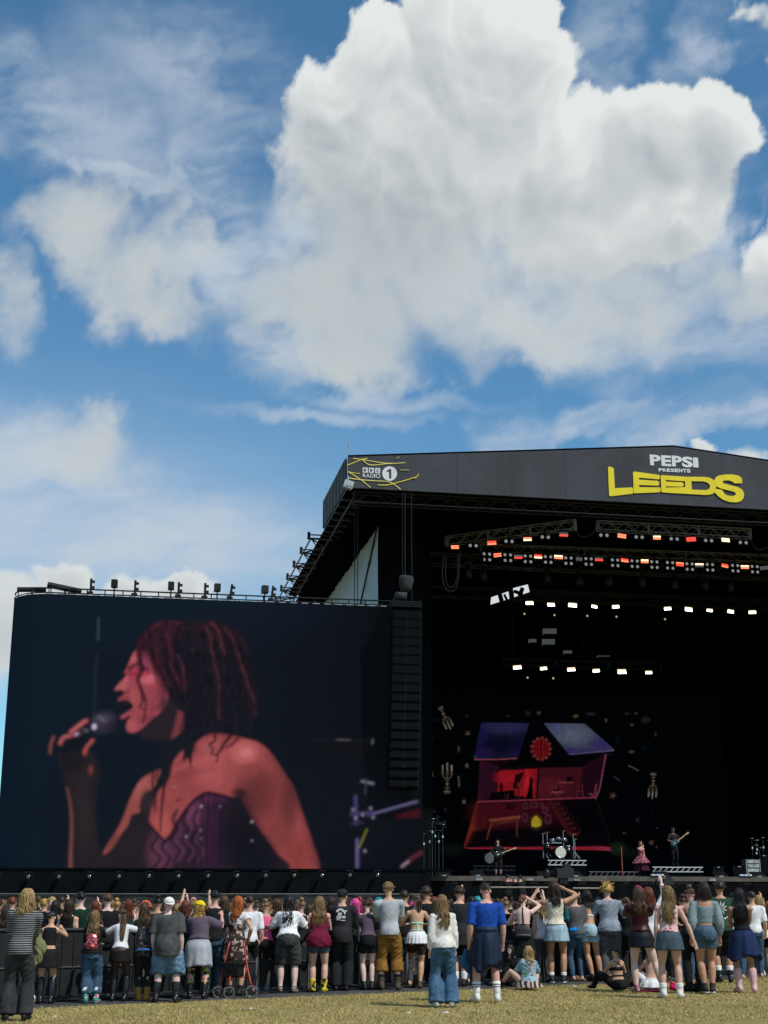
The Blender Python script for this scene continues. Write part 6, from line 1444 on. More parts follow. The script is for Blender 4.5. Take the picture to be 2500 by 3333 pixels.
# 1 tall man in stripes
o, p = mk('tall man with blond mullet in striped tee and baggy dark jeans, far left', 50, 3325, 2897, .05, fem=False, w=.86, side=.09, arms=('fold', 'fold'), feet=((-.13, 0), (.12, .02)), head_yaw=.3)
p.body(o, SKINS['fair']); p.top(o, pattern('tee_stripes', 'stripes', (.016, .018, .024), (.26, .27, .28), 34), hem=.84, sleeve=.48, off=.025, flare=.02, sl_off=.022); p.trousers(o, K['wash'], .98, .030, .05, wr=.005); p.shoes(o, BSHOE); p.hair(o, 'blond', 'wavy', .25, 80, .012, seed=3)
loose('olive jacket held under the arm of the man in stripes', 'jacket', 'jacket', 96, 3322, K['khaki'], [((.02, .12, 1.02), (.07, .12, .16)), ((.06, .08, .86), (.06, .10, .14)), ((.1, .12, .96), (.05, .1, .10)), ((.0, .05, .78), (.05, .07, .1))], 0, wr=.012)
# 2 woman cut by the left edge
o, p = mk('woman in navy jumper and blue jeans cut off by the left edge', -8, 3262, 2955, 0, lean=.15, arms=('rail', 'rail'))
p.body(o, SKINS['fair']); p.top(o, K['navyknit'], .93, .95, .022, .01); p.trousers(o, K['light'], .98, .02, .03); p.shoes(o, BSHOE); p.hair(o, 'darkbrown', 'long', .34, 70, seed=8)
# 3 steward facing the field
o, p = mk('fair haired man in black facing the field from behind the barrier', 153, 3218, 2921, pi + .05, fem=False, w=1.1, head_pitch=.15, arms=('down', 'down'), group='people beyond the barrier')
p.body(o, SKINS['rosy']); p.face(o); p.top(o, K['black'], .84, .5, .02); p.trousers(o, K['black'], .98, .02); p.shoes(o, BSHOE); p.hair(o, 'blond', 'short', vol=-.004, seed=2)
# 4 woman in black tank top
o, p = mk('woman in black tank top, black skirt and knee boots leaning on the barrier', 146, 3270, 2990, .1, lean=.22, arms=('fold', 'wide'), feet=((-.085, 0), (.085, 0)), w=.98, head_pitch=.35)
p.body(o, SKINS['warm']); p.top(o, K['black'], 1.04, 0, .010, .004, neck=1.40); p.skirt(o, K['black'], 1.0, .66, .045, amp=.004); p.shoes(o, LEATHER, .40, .014, 'boot'); p.hair(o, 'black', 'lowbun', seed=5)
# 5 sequin backpack
o, p = mk('long haired woman in dark top and cuffed jeans wearing a red sequin backpack', 290, 3268, 2966, .05, lean=.16, arms=('fold', 'rail'), feet=((-.06, -.02), (.10, .05)), hips=1.08, w=1.02)
p.body(o, SKINS['fair']); p.top(o, K['black'], .90, .95, .02); p.trousers(o, K['midjeans'], .86, .03, .02, wr=.006); p.socks(o, SOCK, .13, .19, .028, 'cuff'); p.shoes(o, pattern('boot_floral', 'dots', (.02, .20, .17), (.62, .04, .16), 16, .4, (.7, .7, .6)), .14, .016, 'boot'); p.hair(o, 'darkblond', 'wavy', .50, 100, seed=11)
bp5 = (o.location.copy(), p)
SEQ, nt_, bs_ = new_mat('sequins_red'); MATS['sequins_red'] = SEQ
tc_ = nt_.nodes.new('ShaderNodeTexCoord'); vo_ = nt_.nodes.new('ShaderNodeTexVoronoi'); vo_.inputs['Scale'].default_value = 34; nt_.links.new(tc_.outputs['Object'], vo_.inputs['Vector'])
sp_ = nt_.nodes.new('ShaderNodeSeparateColor'); nt_.links.new(vo_.outputs['Color'], sp_.inputs[0]); nt_.links.new(mixc(nt_, X(nt_, sp_.outputs[0]).sstep(.3, .7), (.35, .02, .05), (.75, .22, .20)), bs_.inputs['Base Color'])
bs_.inputs['Metallic'].default_value = .8; bs_.inputs['Roughness'].default_value = .25; nb_ = nt_.nodes.new('ShaderNodeBump'); nb_.inputs['Strength'].default_value = 1; nb_.inputs['Distance'].default_value = .03; nt_.links.new(vo_.outputs['Color'], nb_.inputs['Height']); nt_.links.new(nb_.outputs[0], bs_.inputs['Normal'])
def worn_bag(label, name, o, p, m, z, r, dy=0.0, dx=0.0, pocket=None):
    c = p.T((dx, 0, z)); ry = p.ring(z)[1]; loc = Matrix.Rotation(o.rotation_euler[2], 3, 'Z') @ (c + Vector((0, -ry - r[1] * .8 + dy, 0)))
    t = thing(name, label, 'bag', o.location + loc, o.rotation_euler[2])
    b = MB(); b.tube([(0, 0, -r[2]), (0, 0, -r[2] * .9), (0, 0, -r[2] * .2), (0, .0, r[2] * .5), (0, .01, r[2] * .85), (0, .02, r[2])], [(r[0] * .8, r[1] * .7), (r[0], r[1]), (r[0], r[1] * 1.05), (r[0] * .92, r[1] * .9), (r[0] * .7, r[1] * .65), (r[0] * .3, r[1] * .3)], 20, up=(0, 1, 0)); queue(b, 'sack', m, t, .014, 3, .003, 5)
    MB().tube([(-r[0] * .75, -r[1] * .75, -r[2] * .55), (0, -r[1] * 1.15, -r[2] * .5), (r[0] * .75, -r[1] * .75, -r[2] * .55)], [(.02, r[2] * .3)] * 3, 8, up=(0, -1, 0)).build('pocket', pocket or m, t, True)
    MB().tube(bez([(-.05, .02, r[2] * .9), (0, .02, r[2] * 1.2), (.05, .02, r[2] * .9)], 4), [.007] * 9, 6).build('loop', K['black'], t, True)
    for sg in (-1, 1): MB().tube(bez([(sg * r[0] * .5, r[1] * .4, -r[2] * .8), (sg * r[0] * .85, r[1] * .9, 0), (sg * r[0] * .7, r[1] * .7, r[2] * .9)], 4), [(.014, .005)] * 9, 6).build('shoulder_strap', K['black'], t, True)
    return t
worn_bag('small glittering red sequin backpack on the woman in cuffed jeans', 'backpack', o, p, SEQ, 1.12, (.105, .06, .13), pocket=SEQ)
# 6 white tee, mini skirt
o, p = mk('woman in white tee, black mini skirt and sheer tights with long ponytail', 384, 3262, 2962, -.05, lean=.20, side=-.06, arms=(((-.30, .32, 1.08),), ((.26, .40, 1.14),)), feet=((-.10, 0), (.10, .03)), head_yaw=-.8, head_pitch=.25, w=.96)
p.body(o, SKINS['fair']); p.face(o); p.top(o, K['white'], .93, .34, .013, .008, sl_off=.012); p.skirt(o, K['black'], .98, .72, .03, amp=.003); p.trousers(o, K['tights'], .98, .004, 0, .95, .0, 'tights', .0135); p.shoes(o, LEATHER, .38, .016, 'boot'); p.hair(o, 'brown', 'pony', .46, seed=6)
# 7 pale blue shirt beyond the barrier
o, p = mk('person in pale blue shirt with hair in a bun beyond the barrier', 420, 3205, 2938, .1, lean=.15, arms=('rail', 'down'), group='people beyond the barrier')
p.body(o, SKINS['fair']); p.top(o, K['paleblue'], .9, .9, .022); p.trousers(o, K['black'], .98, .02); p.hair(o, 'brown', 'bun', seed=9)
# 8 floral backpack
o, p = mk('woman with flower headband, black trousers and tan boots carrying a big patterned backpack', 462, 3260, 2940, .1, lean=.10, arms=('rail', 'rail'), feet=((-.06, 0), (.07, 0)), head_yaw=.4, w=.95)
p.body(o, SKINS['fair']); p.top(o, cloth('shirt_teal_dark', (.012, .03, .04)), .9, .95, .02); p.trousers(o, K['softblack'], .95, .016); p.shoes(o, TANB, .15, .02, 'boot'); p.hair(o, 'brown', 'long', .36, 80, seed=14)
b_ = MB()
for i in range(7):
    a = pi + i * pi / 6 * 1.0; 
    b_.ell(p.head + p.hr @ Vector((.085 * cos(i * pi / 6), .02, .05 + .085 * sin(i * pi / 6))) * p.k, (.024, .024, .022), 8, 6)
b_.build('flower_headband', pattern('petals', 'blotch', (.75, .25, .02), (.7, .03, .18), 30), o, True)
worn_bag('large dark flowery backpack with blue panel worn by the woman in tan boots', 'backpack', o, p, pattern('bag_floral', 'blotch', (.010, .016, .024), (.02, .035, .055), 14, .7, (.28, .12, .06)), 1.02, (.15, .10, .24), pocket=cloth('bag_blue', (.03, .14, .36)))
# 9 white cap
o, p = mk('stocky person in washed grey tee, denim shorts and white backwards cap', 538, 3264, 2924, .0, fem=False, w=1.32, lean=.06, arms=('down', 'down'), feet=((-.16, 0), (.17, 0)))
p.body(o, SKINS['pale']); p.top(o, cloth('tee_washed_grey', (.060, .062, .065), .9, .3), .74, .44, .035, .03, sl_off=.04); p.trousers(o, denim('denim_soft_blue', (.105, .185, .27)), .56, .05, .05, wr=.008); p.shoes(o, LEATHER, .24, .016, 'boot'); p.hair(o, 'darkblond', 'short', vol=-.005); p.cap_hat(o, cloth('cap_white', (.70, .68, .62)))
# 10 red curls, 11 bald man: beyond the barrier
o, p = mk('person with dark red curls and green sleeveless top beyond the barrier', 566, 3195, 2936, .2, arms=('down', 'rail'), group='people beyond the barrier')
p.body(o, SKINS['pale']); p.top(o, K['darkgreen'], .9, 0, .014); p.trousers(o, K['black'], .98, .02); p.hair(o, 'auburn', 'curlylong', .24, 90, .02, seed=21)
o, p = mk('bald man in black behind the yellow cap', 618, 3190, 2922, 0, fem=False, arms=('down', 'down'), group='people beyond the barrier')
p.body(o, SKINS['rosy']); p.top(o, K['black'], .85, .5, .02); p.trousers(o, K['black'], .98, .02)
# 12 yellow cap
o, p = mk('person in yellow and white cap and purple grey tee, pale sweatshirt tied at the waist', 640, 3254, 2948, .05, fem=True, w=1.18, lean=.16, head_pitch=.2, head_yaw=.7, arms=('fold', ((.36, .22, 1.33), (1, -.2, -.8))), feet=((-.12, 0), (.12, 0)), tall=.06)
p.body(o, SKINS['rosy']); p.top(o, K['purple_grey'], 1.0, .5, .04, .02, sl_off=.04); p.trousers(o, pattern('leggings_lemon', 'blotch', (.010, .014, .008), (.35, .36, .06), 18, .8, (.6, .58, .30), (.55, .6)), .86, .012, 0); p.skirt(o, K['sweatgrey'], 1.04, .56, .03, amp=.014, name='tied_sweatshirt', rag=.02, off=.03); p.shoes(o, LEATHER, .18, .014, 'boot'); p.hair(o, 'gold', 'wavy', .20, 50, seed=17); p.cap_hat(o, cloth('cap_yellow', (.72, .52, .008)), cloth('cap_peak_yellow', (.72, .52, .008)), back=False)
# 13 ginger woman with rollator
o, p = mk('woman with long ginger hair, cow print bandana and brown camouflage dress', 762, 3244, 2919, -.1, lean=.05, arms=('rail', ((.22, .05, .95),)), head_yaw=.2, w=1.05)
p.body(o, SKINS['warm']); p.top(o, pattern('camo_brown', 'blotch', (.035, .022, .018), (.38, .30, .26), 11, .9, None, (.52, .56)), .84, 0, .02, .02); p.skirt(o, MATS['camo_brown'], 1.0, .60, .06, amp=.01); p.top(o, pattern('cow_print', 'blotch', (.62, .62, .62), (.03, .022, .02), 10, .9, None, (.56, .59)), 1.19, .18, .022, .012, name='bandana', sl_off=.03); p.shoes(o, BSHOE); p.hair(o, 'ginger', 'long', .36, 100, seed=23)
# rollator
def rollator():
    g = ground(770, 3248); t = thing('rollator', 'red framed wheeled walker with black seat bag beside the ginger woman', 'walker', (g.x, g.y, 0), -.35)
    REDM = mat('red_enamel', (.36, .035, .020), .35, .1, 9, spec=.5); RUB = mat('rubber_grey', (.10, .10, .10), .8, .1, 9)
    for (x, y, r) in ((-.24, -.22, .10), (.0, -.30, .10), (.24, .08, .10), (.36, -.18, .11)):
        w = empty('wheel', (x, y, r)); w.parent = t; w.rotation_euler = (0, 0, .5)
        ring = [(r * .84 * cos(a * pi / 12), 0, r * .84 * sin(a * pi / 12)) for a in range(25)]
        MB().tube(ring, [.016] * 25, 8).build('tyre', RUB, w, True); b = MB().cyl((0, 0, 0), .022, .04, 10, 'y')
        for q_ in range(5): b.bar((0, 0, 0), (r * .8 * cos(q_ * 2 * pi / 5), 0, r * .8 * sin(q_ * 2 * pi / 5)), .012, 5)
        b.build('rim', BSHOE, w)
    for pts in ([(-.24, -.22, .18), (-.2, -.12, .5), (-.16, .0, .92)], [(.36, -.18, .2), (.24, -.12, .52), (.12, -.04, .95)], [(.0, -.30, .2), (-.02, -.2, .5)], [(.24, .08, .2), (.14, .02, .5)]):
        MB().tube(bez(pts, 4), [.016] * (4 * (len(pts) - 1) + 1), 8).build('frame_tube', REDM, t, True)
    MB().bar((-.2, -.14, .34), (.28, -.12, .34), .011, 6).build('cross_tube', REDM, t)
    for x in (-.16, .12): MB().tube(bez([(x, -.02, .93), (x, -.10, .97), (x, -.2, .95)], 4), [.018] * 9, 8).build('handle', BSHOE, t, True)
    queue(MB().box((.0, -.12, .56), (.36, .28, .06)).box((.0, -.14, .44), (.30, .24, .2)), 'seat_bag', K['black'], t, .016, 4, .003)
    return t
rollator()
loose('green camouflage jacket draped over the wheeled walker', 'jacket', 'jacket', 722, 3240, pattern('camo_green', 'blotch', (.12, .14, .09), (.045, .055, .04), 12, .9, (.22, .23, .17)), [((0, 0, .74), (.16, .12, .08)), ((-.12, 0, .62), (.07, .10, .14)), ((-.15, -.02, .48), (.06, .08, .14)), ((.12, -.02, .70), (.1, .09, .06)), ((.02, -.1, .62), (.12, .04, .12))], 0, wr=.010)
# 14 pink tee
o, p = mk('woman in bright pink tee and black shorts with bare legs leaning on the barrier', 856, 3230, 2940, -.05, lean=.26, arms=('wide', 'wide'), feet=((-.09, -.02), (.07, 0)), w=1.06, head_pitch=.3)
p.body(o, SKINS['warm']); p.top(o, K['pink'], .92, 0, .014, .012); p.top(o, pattern('sleeve_floral', 'blotch', (.30, .26, .10), (.45, .12, .22), 22), 1.12, .40, .006, .0, name='undershirt'); p.trousers(o, K['black'], .30, .03, .02, name='shorts'); p.shoes(o, cloth('boot_grey', (.16, .17, .18)), .09, .014, 'boot'); p.hair(o, 'darkblond', 'bun', seed=31)
# 15 white tee, black wavy hair
o, p = mk('person in white tee and long dark grey shorts with black wavy ponytail', 935, 3234, 2919, -.1, lean=.30, w=1.18, arms=('wide', 'wide'), feet=((-.13, .03), (.12, .0)), head_pitch=.2)
p.body(o, SKINS['pale']); p.top(o, K['white'], .93, .44, .025, .02, sl_off=.02, wr=.004); p.trousers(o, K['greyshort'], .52, .04, .03, name='shorts', wr=.006); p.shoes(o, pattern('sandal', 'stripes', (.05, .025, .012), (.4, .38, .34), 40), .04, .010, 'sandal'); p.hair(o, 'black', 'wavy', .46, 70, .004, .02, seed=35)
loose('white drinks bottle standing by the barrier', 'bottle', 'bottle', 905, 3226, mat('bottle_white', (.62, .62, .60), .4, .05, 9), [((0, 0, .10), (.036, .036, .10)), ((0, 0, .06), (.038, .038, .06)), ((0, 0, .20), (.02, .02, .035))], .012, vox=.01, wr=0)
loose('white paper cup standing on the trackway', 'cup', 'cup', 105, 3272, mat('cup_white', (.66, .65, .62), .6, .05, 9), [((0, 0, .06), (.04, .04, .07)), ((0, 0, .1), (.046, .046, .05))], .012, vox=.01, wr=0)
# 16 burgundy top
o, p = mk('woman with long crimped hair in loose burgundy top and denim shorts', 1036, 3232, 2921, .0, lean=.16, arms=('rail', 'rail'), feet=((-.10, 0), (.10, 0)), w=1.12, hips=1.05)
p.body(o, SKINS['fair']); p.top(o, K['burgundy'], .80, 0, .02, .05, wr=.005); p.trousers(o, K['darkdenim'], .24, .016, .0, name='shorts'); p.shoes(o, pattern('boot_yellow_black', 'blotch', (.010, .010, .010), (.55, .45, .03), 14), .15, .016, 'boot'); p.hair(o, 'darkblond', 'curlylong', .46, 130, .008, .02, seed=41, spread=.25)
# 17 black tee with white print
o, p = mk('dark haired man in oversized black tee with white back print and black trousers', 1110, 3227, 2898, .0, fem=False, w=1.06, lean=.05, arms=('rail', 'rail'), feet=((-.10, 0), (.11, 0)), head_yaw=.4)
p.body(o, SKINS['fair']); p.top(o, K['softblack'], .80, .52, .032, .025, sl_off=.034); p.trousers(o, cloth('trouser_black', (.014, .015, .017)), .98, .035, .03); p.shoes(o, BSHOE); p.hair(o, 'black', 'short', vol=.008, seed=43)
def back_print(o, p, m, pieces, off=.058, name='back_print'):
    """flat print on the back of a shirt: pieces of (x, z) outlines following the cloth"""
    b = MB()
    for pc in pieces:
        vs = []
        for (x, z) in pc:
            rx, ry = p.ring(z); rx += off; ry += off; y = -ry * sqrt(max(.05, 1 - min(.95, abs(x) / rx) ** 2)); vs.append(p.T((0, 0, z)) + p.R @ Vector((x, y - .004, 0)))
        c = sum(vs, Vector()) / len(vs); n_ = len(vs); b.add(vs + [c], [(i, (i + 1) % n_, n_) for i in range(n_)])
    return b.build(name, m, o)
arc_ = [(.085 * cos(a), 1.30 + .075 * sin(a)) for a in np.linspace(.2, 3.0, 12)] + [(.055 * cos(a), 1.30 + .05 * sin(a)) for a in np.linspace(3.0, .2, 12)]
blob = lambda x, z, rx, rz_: [(x + rx * cos(a), z + rz_ * sin(a) * (1 + .2 * sin(3 * a))) for a in np.linspace(0, 2 * pi, 14)[:-1]]
back_print(o, p, mat('print_white', (.55, .56, .55), .8, .15, 30), [arc_, blob(-.005, 1.275, .04, .035), blob(-.02, 1.225, .055, .03), blob(.07, 1.23, .035, .022), blob(.085, 1.30, .016, .025), blob(.10, 1.335, .025, .010), blob(-.045, 1.185, .035, .012), blob(.05, 1.175, .06, .008)])
# 18 plum tee
o, p = mk('dark red haired woman in plum tee and black running shorts leaning far forward', 1198, 3225, 2934, .05, lean=.34, arms=('wide', 'rail'), feet=((-.07, 0), (.07, 0)), w=.92, head_pitch=.3, head_yaw=.5)
p.body(o, SKINS['pale']); p.top(o, K['plum'], .96, .40, .022, .012, sl_off=.02); p.trousers(o, K['black'], .24, .02, .02, name='shorts'); p.shoes(o, BSHOE, .08); p.hair(o, 'redbrown', 'short', vol=.01, seed=47)
# 19 pale grey tee, tan trousers
o, p = mk('slim tall young man in pale grey tee and tan cropped trousers', 1268, 3225, 2874, .0, fem=False, w=.93, arms=('rail', 'rail'), feet=((-.15, 0), (.15, 0)), head_yaw=.25)
p.body(o, SKINS['warm']); p.top(o, K['palegrey'], .86, .40, .022, .015, sl_off=.018); p.trousers(o, K['tanpants'], .74, .045, .04, wr=.007); p.socks(o, K['black'], .05, .16, .008); p.shoes(o, BRNB, .11, .016, 'boot'); p.hair(o, 'darkblond', 'short', vol=.006, seed=53)
# 20 white ruffle skirt
o, p = mk('woman with ponytail, bare back tied with mint ribbon and white ruffle skirt', 1358, 3220, 2914, .05, lean=.20, arms=('wide', 'wide'), feet=((-.02, .12, .10, (-.3, .6, -.7)), (.05, -.02)), w=.95)
p.body(o, SKINS['warm']); p.band(o, K['mint'], 1.14, 1.175, .008); p.band(o, K['mint'], 1.02, 1.04, .006, 'ribbon'); p.strap(o, K['mint'], [(.0, 1.15), (.01, 1.08), (.012, 1.0)], .022, 'ribbon'); p.skirt(o, K['white'], 1.03, .80, .05, 18, .012); p.trousers(o, K['brownshort'], .34, .012, name='shorts', waist=.95); p.shoes(o, BRNB, .05); p.hair(o, 'brown', 'pony', .26, seed=57)
# 21 black clothes, right of her
o, p = mk('dark haired man in black with white shoulder patch behind the white skirt', 1392, 3210, 2889, .1, fem=False, w=1.08, arms=('rail', 'rail'), head_yaw=.5)
p.body(o, SKINS['tan']); p.top(o, K['black'], .84, .5, .03); p.trousers(o, K['black'], .98, .03); p.shoes(o, BSHOE); p.hair(o, 'darkbrown', 'short', vol=.012, seed=59)
# 22 auburn behind the girl
o, p = mk('auburn haired woman in dark top half hidden by the white sweatshirt', 1418, 3208, 2921, .1, lean=.1, arms=('rail', 'rail'))
p.body(o, SKINS['fair']); p.top(o, K['black'], .9, .9, .02); p.trousers(o, K['black'], .98, .02); p.shoes(o, BSHOE); p.hair(o, 'auburn', 'long', .34, 80, seed=61)
# 23 girl in white sweatshirt
o, p = mk('girl with long blond hair in white sweatshirt and wide blue jeans', 1446, 3280, 2915, .02, arms=('down', 'down'), feet=((-.13, 0), (.12, .02)), w=1.0)
p.body(o, SKINS['fair']); p.top(o, K['offwhite'], .89, .95, .030, .010, sl_off=.026, wr=.004); p.trousers(o, K['jeans'], 1.0, .028, .065, wr=.007); p.shoes(o, WSHOE); p.hair(o, 'darkblond', 'long', .43, 120, seed=63, spread=.15)
# 24 black jacket
o, p = mk('dark haired person in black jacket with white socks beside the blue polo', 1497, 3213, 2889, -.1, fem=False, w=1.05, arms=('rail', 'rail'), feet=((-.07, 0), (.08, 0)))
p.body(o, SKINS['fair']); p.top(o, K['softblack'], .70, .95, .04, .03); p.trousers(o, K['black'], .45, .03, name='shorts'); p.socks(o, SOCK, .03, .16, .008); p.shoes(o, BSHOE, .05); p.hair(o, 'darkbrown', 'short', vol=.014, seed=67)
# 25 blue polo
o, p = mk('broad man in royal blue polo shirt, navy jacket tied round his waist', 1586, 3264, 2877, -.02, fem=False, w=1.12, arms=('down', 'down'), feet=((-.17, 0), (.17, .02)), head_yaw=.1)
p.body(o, SKINS['rosy']); p.top(o, K['blue'], 1.0, .46, .022, .010, 1.455, sl_off=.016, wr=.003); p.trousers(o, K['navy'], .46, .04, .02, name='shorts'); p.skirt(o, K['navy'], 1.02, .50, .03, amp=.032, name='tied_jacket', rag=.06, off=.03, seed=11); p.band(o, K['navy'], .98, 1.07, .04, 'sleeve_knot'); p.socks(o, SOCK, .03, .20, .009); p.socks(o, BSHOE, .12, .13, .0115, 'sock_stripe'); p.socks(o, BSHOE, .15, .16, .0115, 'sock_stripe'); p.shoes(o, WSHOE, .05, .014); p.hair(o, 'darkbrown', 'short', vol=-.004, seed=71)
loose('blue and grey bag hanging from the hand of the man in blue', 'bag', 'bag', 1517, 3262, mat('bag_blue_grey', (.012, .085, .23), .7, .3, 4), [((0, 0, .72), (.05, .06, .13)), ((-.03, 0, .62), (.06, .07, .12)), ((.03, 0, .56), (.045, .05, .14))], 0, wr=.006)
loose('dark grey coat hanging below the blue bag', 'coat', 'coat', 1526, 3258, mat('coat_grey', (.028, .034, .045), .7, .2, 4), [((.02, .05, .58), (.06, .05, .16)), ((.04, .05, .42), (.04, .04, .14)), ((.10, .05, .50), (.05, .05, .18))], 0, wr=.008)
# 26 bare back, waist bag
o, p = mk('auburn woman with bare back and black halter leaning on the barrier', 1708, 3206, 2914, .0, lean=.22, arms=('wide', 'head'), w=1.04, feet=((-.09, 0), (.09, 0)))
p.body(o, SKINS['pale']); p.band(o, K['black'], 1.09, 1.11, .006); p.strap(o, K['black'], [(.0, 1.43), (.005, 1.3), (.012, 1.2), (.015, 1.11)], .014, 'halter_tie'); p.skirt(o, K['black'], 1.0, .5, .06, amp=.01); p.shoes(o, BSHOE, .2); p.hair(o, 'auburn', 'lowbun', seed=73)
worn_bag('grey and black bum bag on the bare backed auburn woman', 'waist_bag', o, p, mat('nylon_dark_grey', (.022, .022, .025), .6, .2, 7), .98, (.18, .07, .12), pocket=mat('nylon_grey', (.10, .10, .105), .6, .3, 12))
# 27 white tee man beyond
o, p = mk('man in white tee standing just beyond the barrier', 1748, 3172, 2917, .1, fem=False, w=1.1, lean=.1, arms=('rail', 'rail'), group='people beyond the barrier')
p.body(o, SKINS['fair']); p.top(o, K['white'], .86, .45, .03); p.trousers(o, K['black'], .98, .03); p.hair(o, 'darkbrown', 'short', seed=79)
# 29 cream knit
o, p = mk('woman with long dark curls and raised arms in cream knit top and pale denim skirt', 1816, 3202, 2868, -.05, arms=(((-.40, .22, 1.72), (-1, .1, -.3)), ((.20, .16, 1.80), (1, .2, -.2))), feet=((-.12, 0), (.12, 0)), w=1.04)
p.body(o, SKINS['tan']); p.top(o, K['cream'], .95, 0, .022, .012, wr=.004); p.skirt(o, K['pale'], 1.0, .69, .05, amp=.003); p.socks(o, SOCK, .03, .09, .008); p.shoes(o, BSHOE, .05, .014, sole=WSOLE); p.hair(o, 'darkbrown', 'wavy', .40, 90, .01, seed=83)
worn_bag('teal shoulder bag at the side of the woman in cream knit', 'shoulder_bag', o, p, cloth('bag_teal', (.008, .085, .09)), 1.12, (.06, .06, .13), dy=.14, dx=.20)
loose('bright blue bundled cloth at the waist of the woman in cream knit', 'cloth', 'bundled_cloth', 1868, 3200, cloth('nylon_bright_blue', (.005, .17, .55)), [((0, -.08, 1.02), (.09, .05, .06)), ((.07, -.06, 1.03), (.07, .04, .05))], 0, wr=.012)
# 30 bikini top
o, p = mk('woman with long black hair, bare back with white bikini tie and pale denim shorts', 1924, 3196, 2902, -.05, lean=.42, arms=('wide', 'fold'), feet=((.02, -.10), (.20, -.05)), w=.92, hips=.98, head_pitch=.2)
p.body(o, SKINS['tan']); p.band(o, K['white'], 1.16, 1.19, .007); p.trousers(o, K['pale'], .22, .016, .012, .98, name='shorts'); p.shoes(o, BSHOE, .05); p.hair(o, 'black', 'long', .26, 90, seed=89)
# 31 grey sweatshirt
o, p = mk('person with blond curls in grey sweatshirt and dark grey trousers', 1992, 3196, 2880, -.1, w=1.18, lean=.12, arms=('wide', 'wide'), feet=((-.08, 0), (.12, 0)))
p.body(o, SKINS['fair']); p.top(o, K['marl'], .86, .95, .04, .015, sl_off=.024, wr=.005); p.trousers(o, K['greypants'], .98, .035, .02, wr=.006); p.shoes(o, BSHOE); p.hair(o, 'gold', 'curly', vol=.022, seed=97)
# 33 maroon satin top
o, p = mk('woman with long brown hair and red headscarf in maroon top and navy skort, legs apart', 2095, 3234, 2888, .08, side=-.02, arms=('phone', 'phone'), feet=((-.12, 0), (.34, -.05)), w=1.06)
p.body(o, SKINS['pale']); p.top(o, K['maroon'], .96, .46, .018, .012, sl_off=.03); p.skirt(o, cloth('skort_navy', (.008, .009, .016), .6), .99, .72, .04, amp=.004); p.shoes(o, pattern('shoe_pink_black', 'blotch', (.015, .012, .014), (.5, .22, .28), 16), .06, .012); p.hair(o, 'brown', 'long', .40, 110, seed=101)
b_ = MB(); b_.tube([p.head + p.hr @ Vector((.09 * cos(a), -.01, .035 + .10 * sin(a))) for a in np.linspace(-.3, 2.2, 10)], [(.022, .012)] * 10, 8); b_.build('headscarf', cloth('scarf_red', (.42, .03, .08)), o, True)
# 34 red curls and white shirt beyond her
o, p = mk('person with red curls and white shirt beside the red headscarf', 2128, 3200, 2893, -.1, arms=('wide', 'up'), w=1.0)
p.body(o, SKINS['pale']); p.top(o, K['white'], .80, .9, .03, .02); p.trousers(o, K['black'], .98, .03); p.shoes(o, BSHOE); p.hair(o, 'auburn', 'curlylong', .36, 120, .02, seed=103)
# 36 pink tie dye
o, p = mk('woman with very long wavy blond hair, pink patterned top and denim skirt, arm held out', 2188, 3250, 2887, .0, arms=('down', ((.43, -.05, .86), (.6, -.6, -.2))), feet=((-.14, 0), (.14, .02)), w=1.03)
p.body(o, SKINS['fair']); p.top(o, pattern('pink_tie_dye', 'blotch', (.62, .40, .40), (.30, .05, .09), 9, .9, (.66, .58, .56), (.5, .62)), .98, 0, .020, .012); p.skirt(o, K['darkdenim'], 1.02, .72, .05, amp=.004); p.socks(o, SOCK, .06, .13, .016); p.shoes(o, WSHOE, .10, .018, 'boot'); p.hair(o, 'darkblond', 'curlylong', .52, 150, .004, .014, seed=107, spread=.1)
loose('brown claw clip on top of the very long blond hair', 'hair clip', 'hair_clip', 2184, 3250, mat('tortoise', (.12, .055, .03), .4, .5, 20), [((-.05, 0, 1.80), (.012, .02, .05)), ((.05, 0, 1.80), (.012, .02, .05)), ((0, 0, 1.84), (.055, .015, .012)), ((0, 0, 1.79), (.045, .015, .04))], 0, vox=.008, wr=0)
# 37 pink shoulders
o, p = mk('woman with hair up, bare pink shoulders and black trousers behind the sage top', 2262, 3222, 2893, -.05, arms=('wide', 'rail'), w=1.0)
p.body(o, SKINS['rosy']); p.top(o, K['black'], .88, -1, .016, neck=1.27); p.trousers(o, K['black'], .98, .02, .02); p.shoes(o, BSHOE); p.hair(o, 'brown', 'bun', seed=109)
# 38 sage top
o, p = mk('brown haired woman in sage crop top with puffed sleeves and denim shorts', 2308, 3236, 2874, .0, arms=('down', 'down'), feet=((-.06, 0), (.07, .01)), w=1.04, hips=1.02)
p.body(o, SKINS['tan']); p.top(o, K['sage'], 1.06, .93, .012, .0, 1.33, sl_off=.015, puff=.034); p.trousers(o, denim('denim_shorts_blue', (.06, .105, .155)), .24, .016, .012, 1.03, name='shorts'); p.shoes(o, BSHOE, .07, .012, sole=WSOLE); p.hair(o, 'darkbrown', 'long', .20, 90, .006, seed=113)
